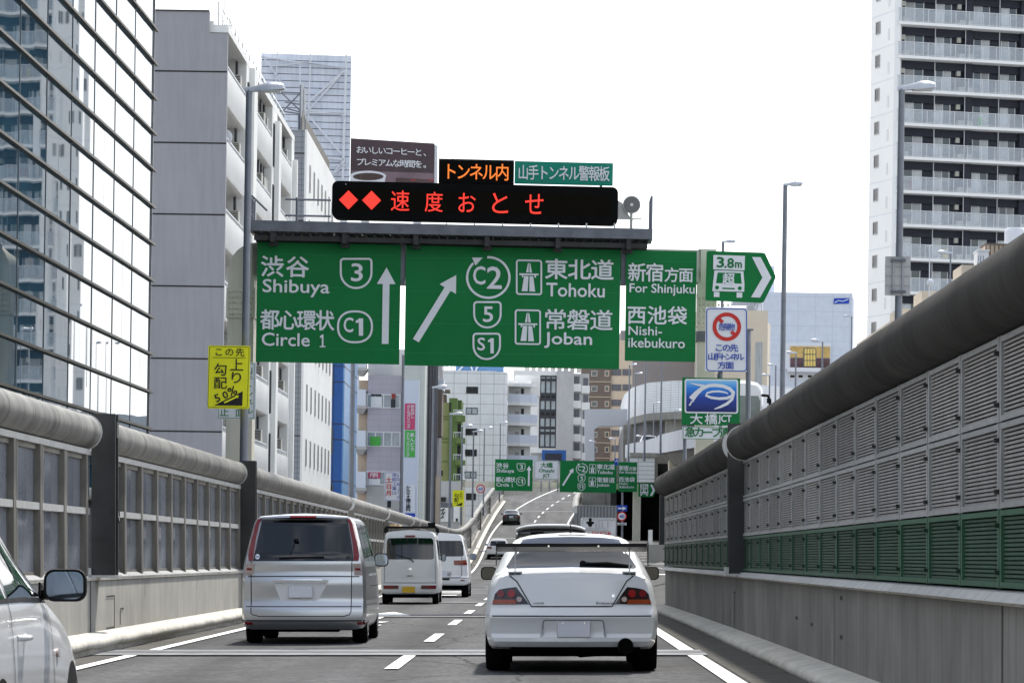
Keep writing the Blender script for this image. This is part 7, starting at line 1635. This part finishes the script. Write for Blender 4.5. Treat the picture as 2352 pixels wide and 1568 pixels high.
# coach and car on the upper ramp
c0 = W(1690, 985, 150); co_ = thing('coach', 'white coach with teal windscreen seen behind the blue picture sign', 'bus', c0); px = 150 / F
m = MB(); w_, h_ = 1.15, 1.95; rows = []
for y, k in ((0, .93), (.15, 1.), (6, 1.)): rows.append([Vector((x * k, y, z * (k if z > 1 else 1))) for x, z in ((-w_, -.6), (w_, -.6), (w_, 1.3), (w_ * .96, 1.75), (w_ * .8, 1.98), (w_ * .4, 2.08), (-w_ * .4, 2.08), (-w_ * .8, 1.98), (-w_ * .96, 1.75), (-w_, 1.3))])
m.strip(rows, closed=True); m.poly(rows[0]); m.poly(rows[-1]); m.build('body', 'paint_white', co_, 35)
m = MB(); m.prism([(x, -.02, z) for x, z in ((-1.0, .2), (1.0, .2), (1.02, 1.2), (.92, 1.42), (-.92, 1.42), (-1.02, 1.2))], (0, .06, 0)); m.build('windscreen', 'glass_teal', co_); m = MB(); m.box(1.155, 1.165, .5, 5.5, .3, 1.3); m.box(-1.165, -1.155, .5, 5.5, .3, 1.3); m.build('side_window', 'glass_teal', co_)
m = MB(); m.tube([(1.1, 0, 1.45), (1.32, -.25, 1.42), (1.42, -.3, 1.2), (1.42, -.3, 1.0)], .06, 8); m.box(1.30, 1.52, -.4, -.26, .45, 1.0); m.box(1.28, 1.46, -.38, -.26, 1.1, 1.3); m.build('mirror', 'trim_black', co_)
secs = vansecs(.85, .3, 1.0, .82, 1.45, .60, 4.2, 3.3, .95, 1.5); z0 = W(1491, 1000, 322).z
c = Car('hatchback', 'white car roof showing above the parapet of the upper ramp', 'paint_white', secs, [(0, 0), (2, .3)], pos=((1491 - 1250) / F * 322, 322), h=0); c.root.matrix_world = Matrix.Translation((W(1491, 1004, 322).x, 322, z0 - 1.45)) ; c.patch('rear_window', [(-.62, 1.02), (-.54, 1.38), (.54, 1.38), (.62, 1.02)], 'car_glass', .01)

# apartment tower
def tower():
    k = .30; C0 = W(2047, 640, 305); ang = math.atan(k); r = thing('apartment_tower', 'tall white apartment tower with glass railed balconies and dark walls', 'building', M=Matrix.Translation((C0.x, C0.y, GZ)) @ Matrix.Rotation(ang, 4, 'Z'))
    zf = [W(2050, y, 305).z - GZ for y in [48 + 77.4 * i for i in range(-4, 13)]]; H = zf[0] + 3; fh = zf[0] - zf[1]; Wd = 26
    m = MB(); m.box(-.02, .55, 0, 5.4, 0, H); m.build('side_wall', 'tower_white', r); m = MB(); m.box(.55, Wd, 1.6, 5.3, 0, H); m.build('wall', 'facade_dark', r)
    cache = {}
    def put(nm, key, mk_, parent, M):
        if key not in cache: cache[key] = mk_()
        return link(nm, cache[key], parent, M)
    def slab(): q = MB(); q.box(.3, Wd, -.1, 1.6, -.26, 0); return q.mesh('slab', 'tower_white')
    def rail():
        q = MB()
        for i in range(20): q.box(.5 + i * 1.28, .56 + i * 1.28, -.08, -.03, 0, 1.15)
        q.box(.3, Wd, -.09, -.02, 1.12, 1.18); q.box(.3, Wd, -.085, -.025, .04, .09); return q.mesh('railing', 'frame_white')
    def glass(): q = MB(); q.box(.34, Wd, -.06, -.05, .1, 1.1); return q.mesh('glass', 'rail_glass')
    def fr(w, sp=2):
        def g():
            q = MB(); q.box(0, w, -.08, 0, 0, .09); q.box(0, w, -.08, 0, 2.08, 2.18)
            for i in range(sp + 1): x = (w - .06) * i / sp; q.box(x, x + .09, -.085, 0, .0, 2.15)
            return q.mesh('window', 'frame_white')
        return g
    def pane(w, a, b, mat):
        def g(): q = MB(); q.box(a, b, -.05, -.01, .07, 2.1); return q.mesh('pane', mat)
        return g
    rnd = random.Random(5); I = Matrix.Translation
    for z in zf:
        sl = put('balcony', 'slab', slab, r, I((0, 0, z))); put('railing', 'rail', rail, sl, I((0, 0, 0))); put('glass', 'glass', glass, sl, I((0, 0, 0)))
        for x, w in ((1.55, 1.75), (4.45, 1.45), (8.0, 1.5), (10.6, 1.45), (13.6, 1.75), (16.4, 1.45), (20, 1.5), (22.8, 1.45)):
            wo_ = put('window', ('f', w), fr(w), r, I((x, 1.6, z + .02))); lf = rnd.random() < .5
            put('pane', ('p', w, 1), pane(w, .05, w / 2, 'curtain'), wo_, I((0 if lf else w / 2, 0, 0))); put('pane', ('p', w, 2), pane(w, .05, w / 2 - .03, 'window_glass'), wo_, I((w / 2 if lf else 0, 0, 0)))
        for x in (1.15, 6.4, 7.2, 12.4, 18.2):
            def box(): q = MB(); q.box(.05, .6, -.7, -.1, 0, .55); return q.mesh('air_conditioner', 'aircon')
            def heater(): q = MB(); q.box(0, .35, -.3, 0, 1.55, 2.0); return q.mesh('water_heater', 'aircon')
            put('water_heater', 'wh', heater, r, I((x, 1.6, z)))
            put('air_conditioner', 'ac', box, r, I((x, 1.6, z)))
        if rnd.random() < .6:
            q = MB(); x = rnd.uniform(1, 10); q.box(x, x + .45, .3, .5, z + .1, z + .9); q.build('laundry', rnd.choice(('sign_pink', 'ad_amber', 'sign_leaf', 'facade_lightblue', 'tail_red')), r)
    m = MB()
    for z in zf: m.box(.55, Wd, 1.3, 1.6, z - .95, z - .26)
    m.build('beam', 'facade_dark', r)
    m = MB()
    for x in (7.15, 12.3, 18.6): m.box(x, x + .55, 1.0, 1.6, 0, H)
    m.build('column', 'facade_dark', r); m = MB()
    for x in (4.15, 7.0, 10.2, 13.2): m.tube([(x, .9, 0), (x, .9, H)], .04, 6)
    m.build('drain_pipe', 'frame_white', r); m = MB(); m.box(.55, 1.05, 1.0, 1.6, 0, H); m.build('pilaster', 'facade_white', r)
    def sq(): q = MB(); q.box(-.04, 0, 0, .85, 0, .95); return q.mesh('window', 'window_dark')
    def sf(): q = MB(); q.box(-.07, 0, -.08, 0, -.08, 1.03); q.box(-.07, 0, .85, .93, -.08, 1.03); q.box(-.07, 0, 0, .85, .95, 1.03); q.box(-.07, 0, 0, .85, -.08, 0); return q.mesh('frame', 'facade_mid')
    def sl2(): q = MB(); q.box(-.03, 0, 0, .35, 0, 1.0); return q.mesh('window', 'frame_white')
    for z in zf: o = put('window', 'sq', sq, r, I((-.02, 3.3, z - .6))); put('frame', 'sf', sf, o, I((0, 0, 0))); put('window', 'sl', sl2, r, I((-.02, 1.1, z - 1.5)))
    m = MB()
    for z in zf: m.box(-.035, -.02, 0, 5.4, z - 2.0, z - 1.96)
    m.build('joint', 'cladding_pale', r)
tower()

# roofs just beyond the louvred wall
b = Bld('rooftop_building', 'low beige roof with water tanks just beyond the louvred barrier', 2060, 2480, 730, 108, 14, 'facade_beige', pyr=700); w = b.w
m = MB(); o, q = b.f(2066, 706), b.f(2096, 760); m.box(o[0], q[0], .5, 3, q[1], o[1]); o, q = b.f(2122, 664), b.f(2165, 760); m.box(o[0], q[0], .6, 3, q[1], o[1]); o, q = b.f(2215, 604), b.f(2262, 760); m.box(o[0], q[0], .7, 3, q[1], o[1]); m.build('roof_hut', 'facade_beige', b.root)
o, q = b.f(2250, 574), b.f(2273, 700); m = MB(); m.box(o[0], q[0], .4, 1.4, q[1], o[1]); m.box(o[0] - .03, q[0] + .03, .35, 1.45, o[1], o[1] + .04); m.build('tank', 'steel_white', b.root)
o, q = b.f(2272, 554), b.f(2320, 700); m = MB(); m.box(o[0], q[0], .8, 2, q[1], o[1] - .04)
for i in range(6): x = o[0] + (q[0] - o[0]) * i / 5; m.box(x - .02, x + .02, .76, .8, q[1], o[1], m=1)
m.box(o[0] - .03, q[0] + .03, .75, 2.05, o[1] - .04, o[1], m=1); m.build('tank', ['facade_cream', 'facade_brown'], b.root)
o, q = b.f(2323, 512), b.f(2372, 700); m = MB(); m.lathe([(q[1], (q[0] - o[0]) / 2), (o[1] - .12, (q[0] - o[0]) / 2), (o[1], (q[0] - o[0]) / 2.6)], ((o[0] + q[0]) / 2, 1.6, 0), 'z', 28); m.build('tank', 'steel_white', b.root, 40)
m = MB(); x, z = b.f(2137, 690); x2, z2 = b.f(2138, 563); m.tube([(x, .3, z), (x2, .3, z2)], .02, 6); c = Vector((b.f(2138, 648)[0], .2, b.f(2138, 648)[1])); m.lathe([(-.02, .02), (0, .08), (.03, .115)], c + Vector((0, -.05, 0)), 'y', 20); m.tube([(x2 - .1, .3, z2 + .0), (x2 + .12, .3, z2 + .02)], .008, 5); m.build('aerial', 'steel_white', b.root)
m = MB()
for px in (2246, 2252, 2258): a = b.f(px, 640); c = b.f(px + 4, 585); m.tube([(a[0], .3, a[1]), (c[0], .3, c[1])], .012, 5)
m.build('ladder', 'walk_steel', b.root)
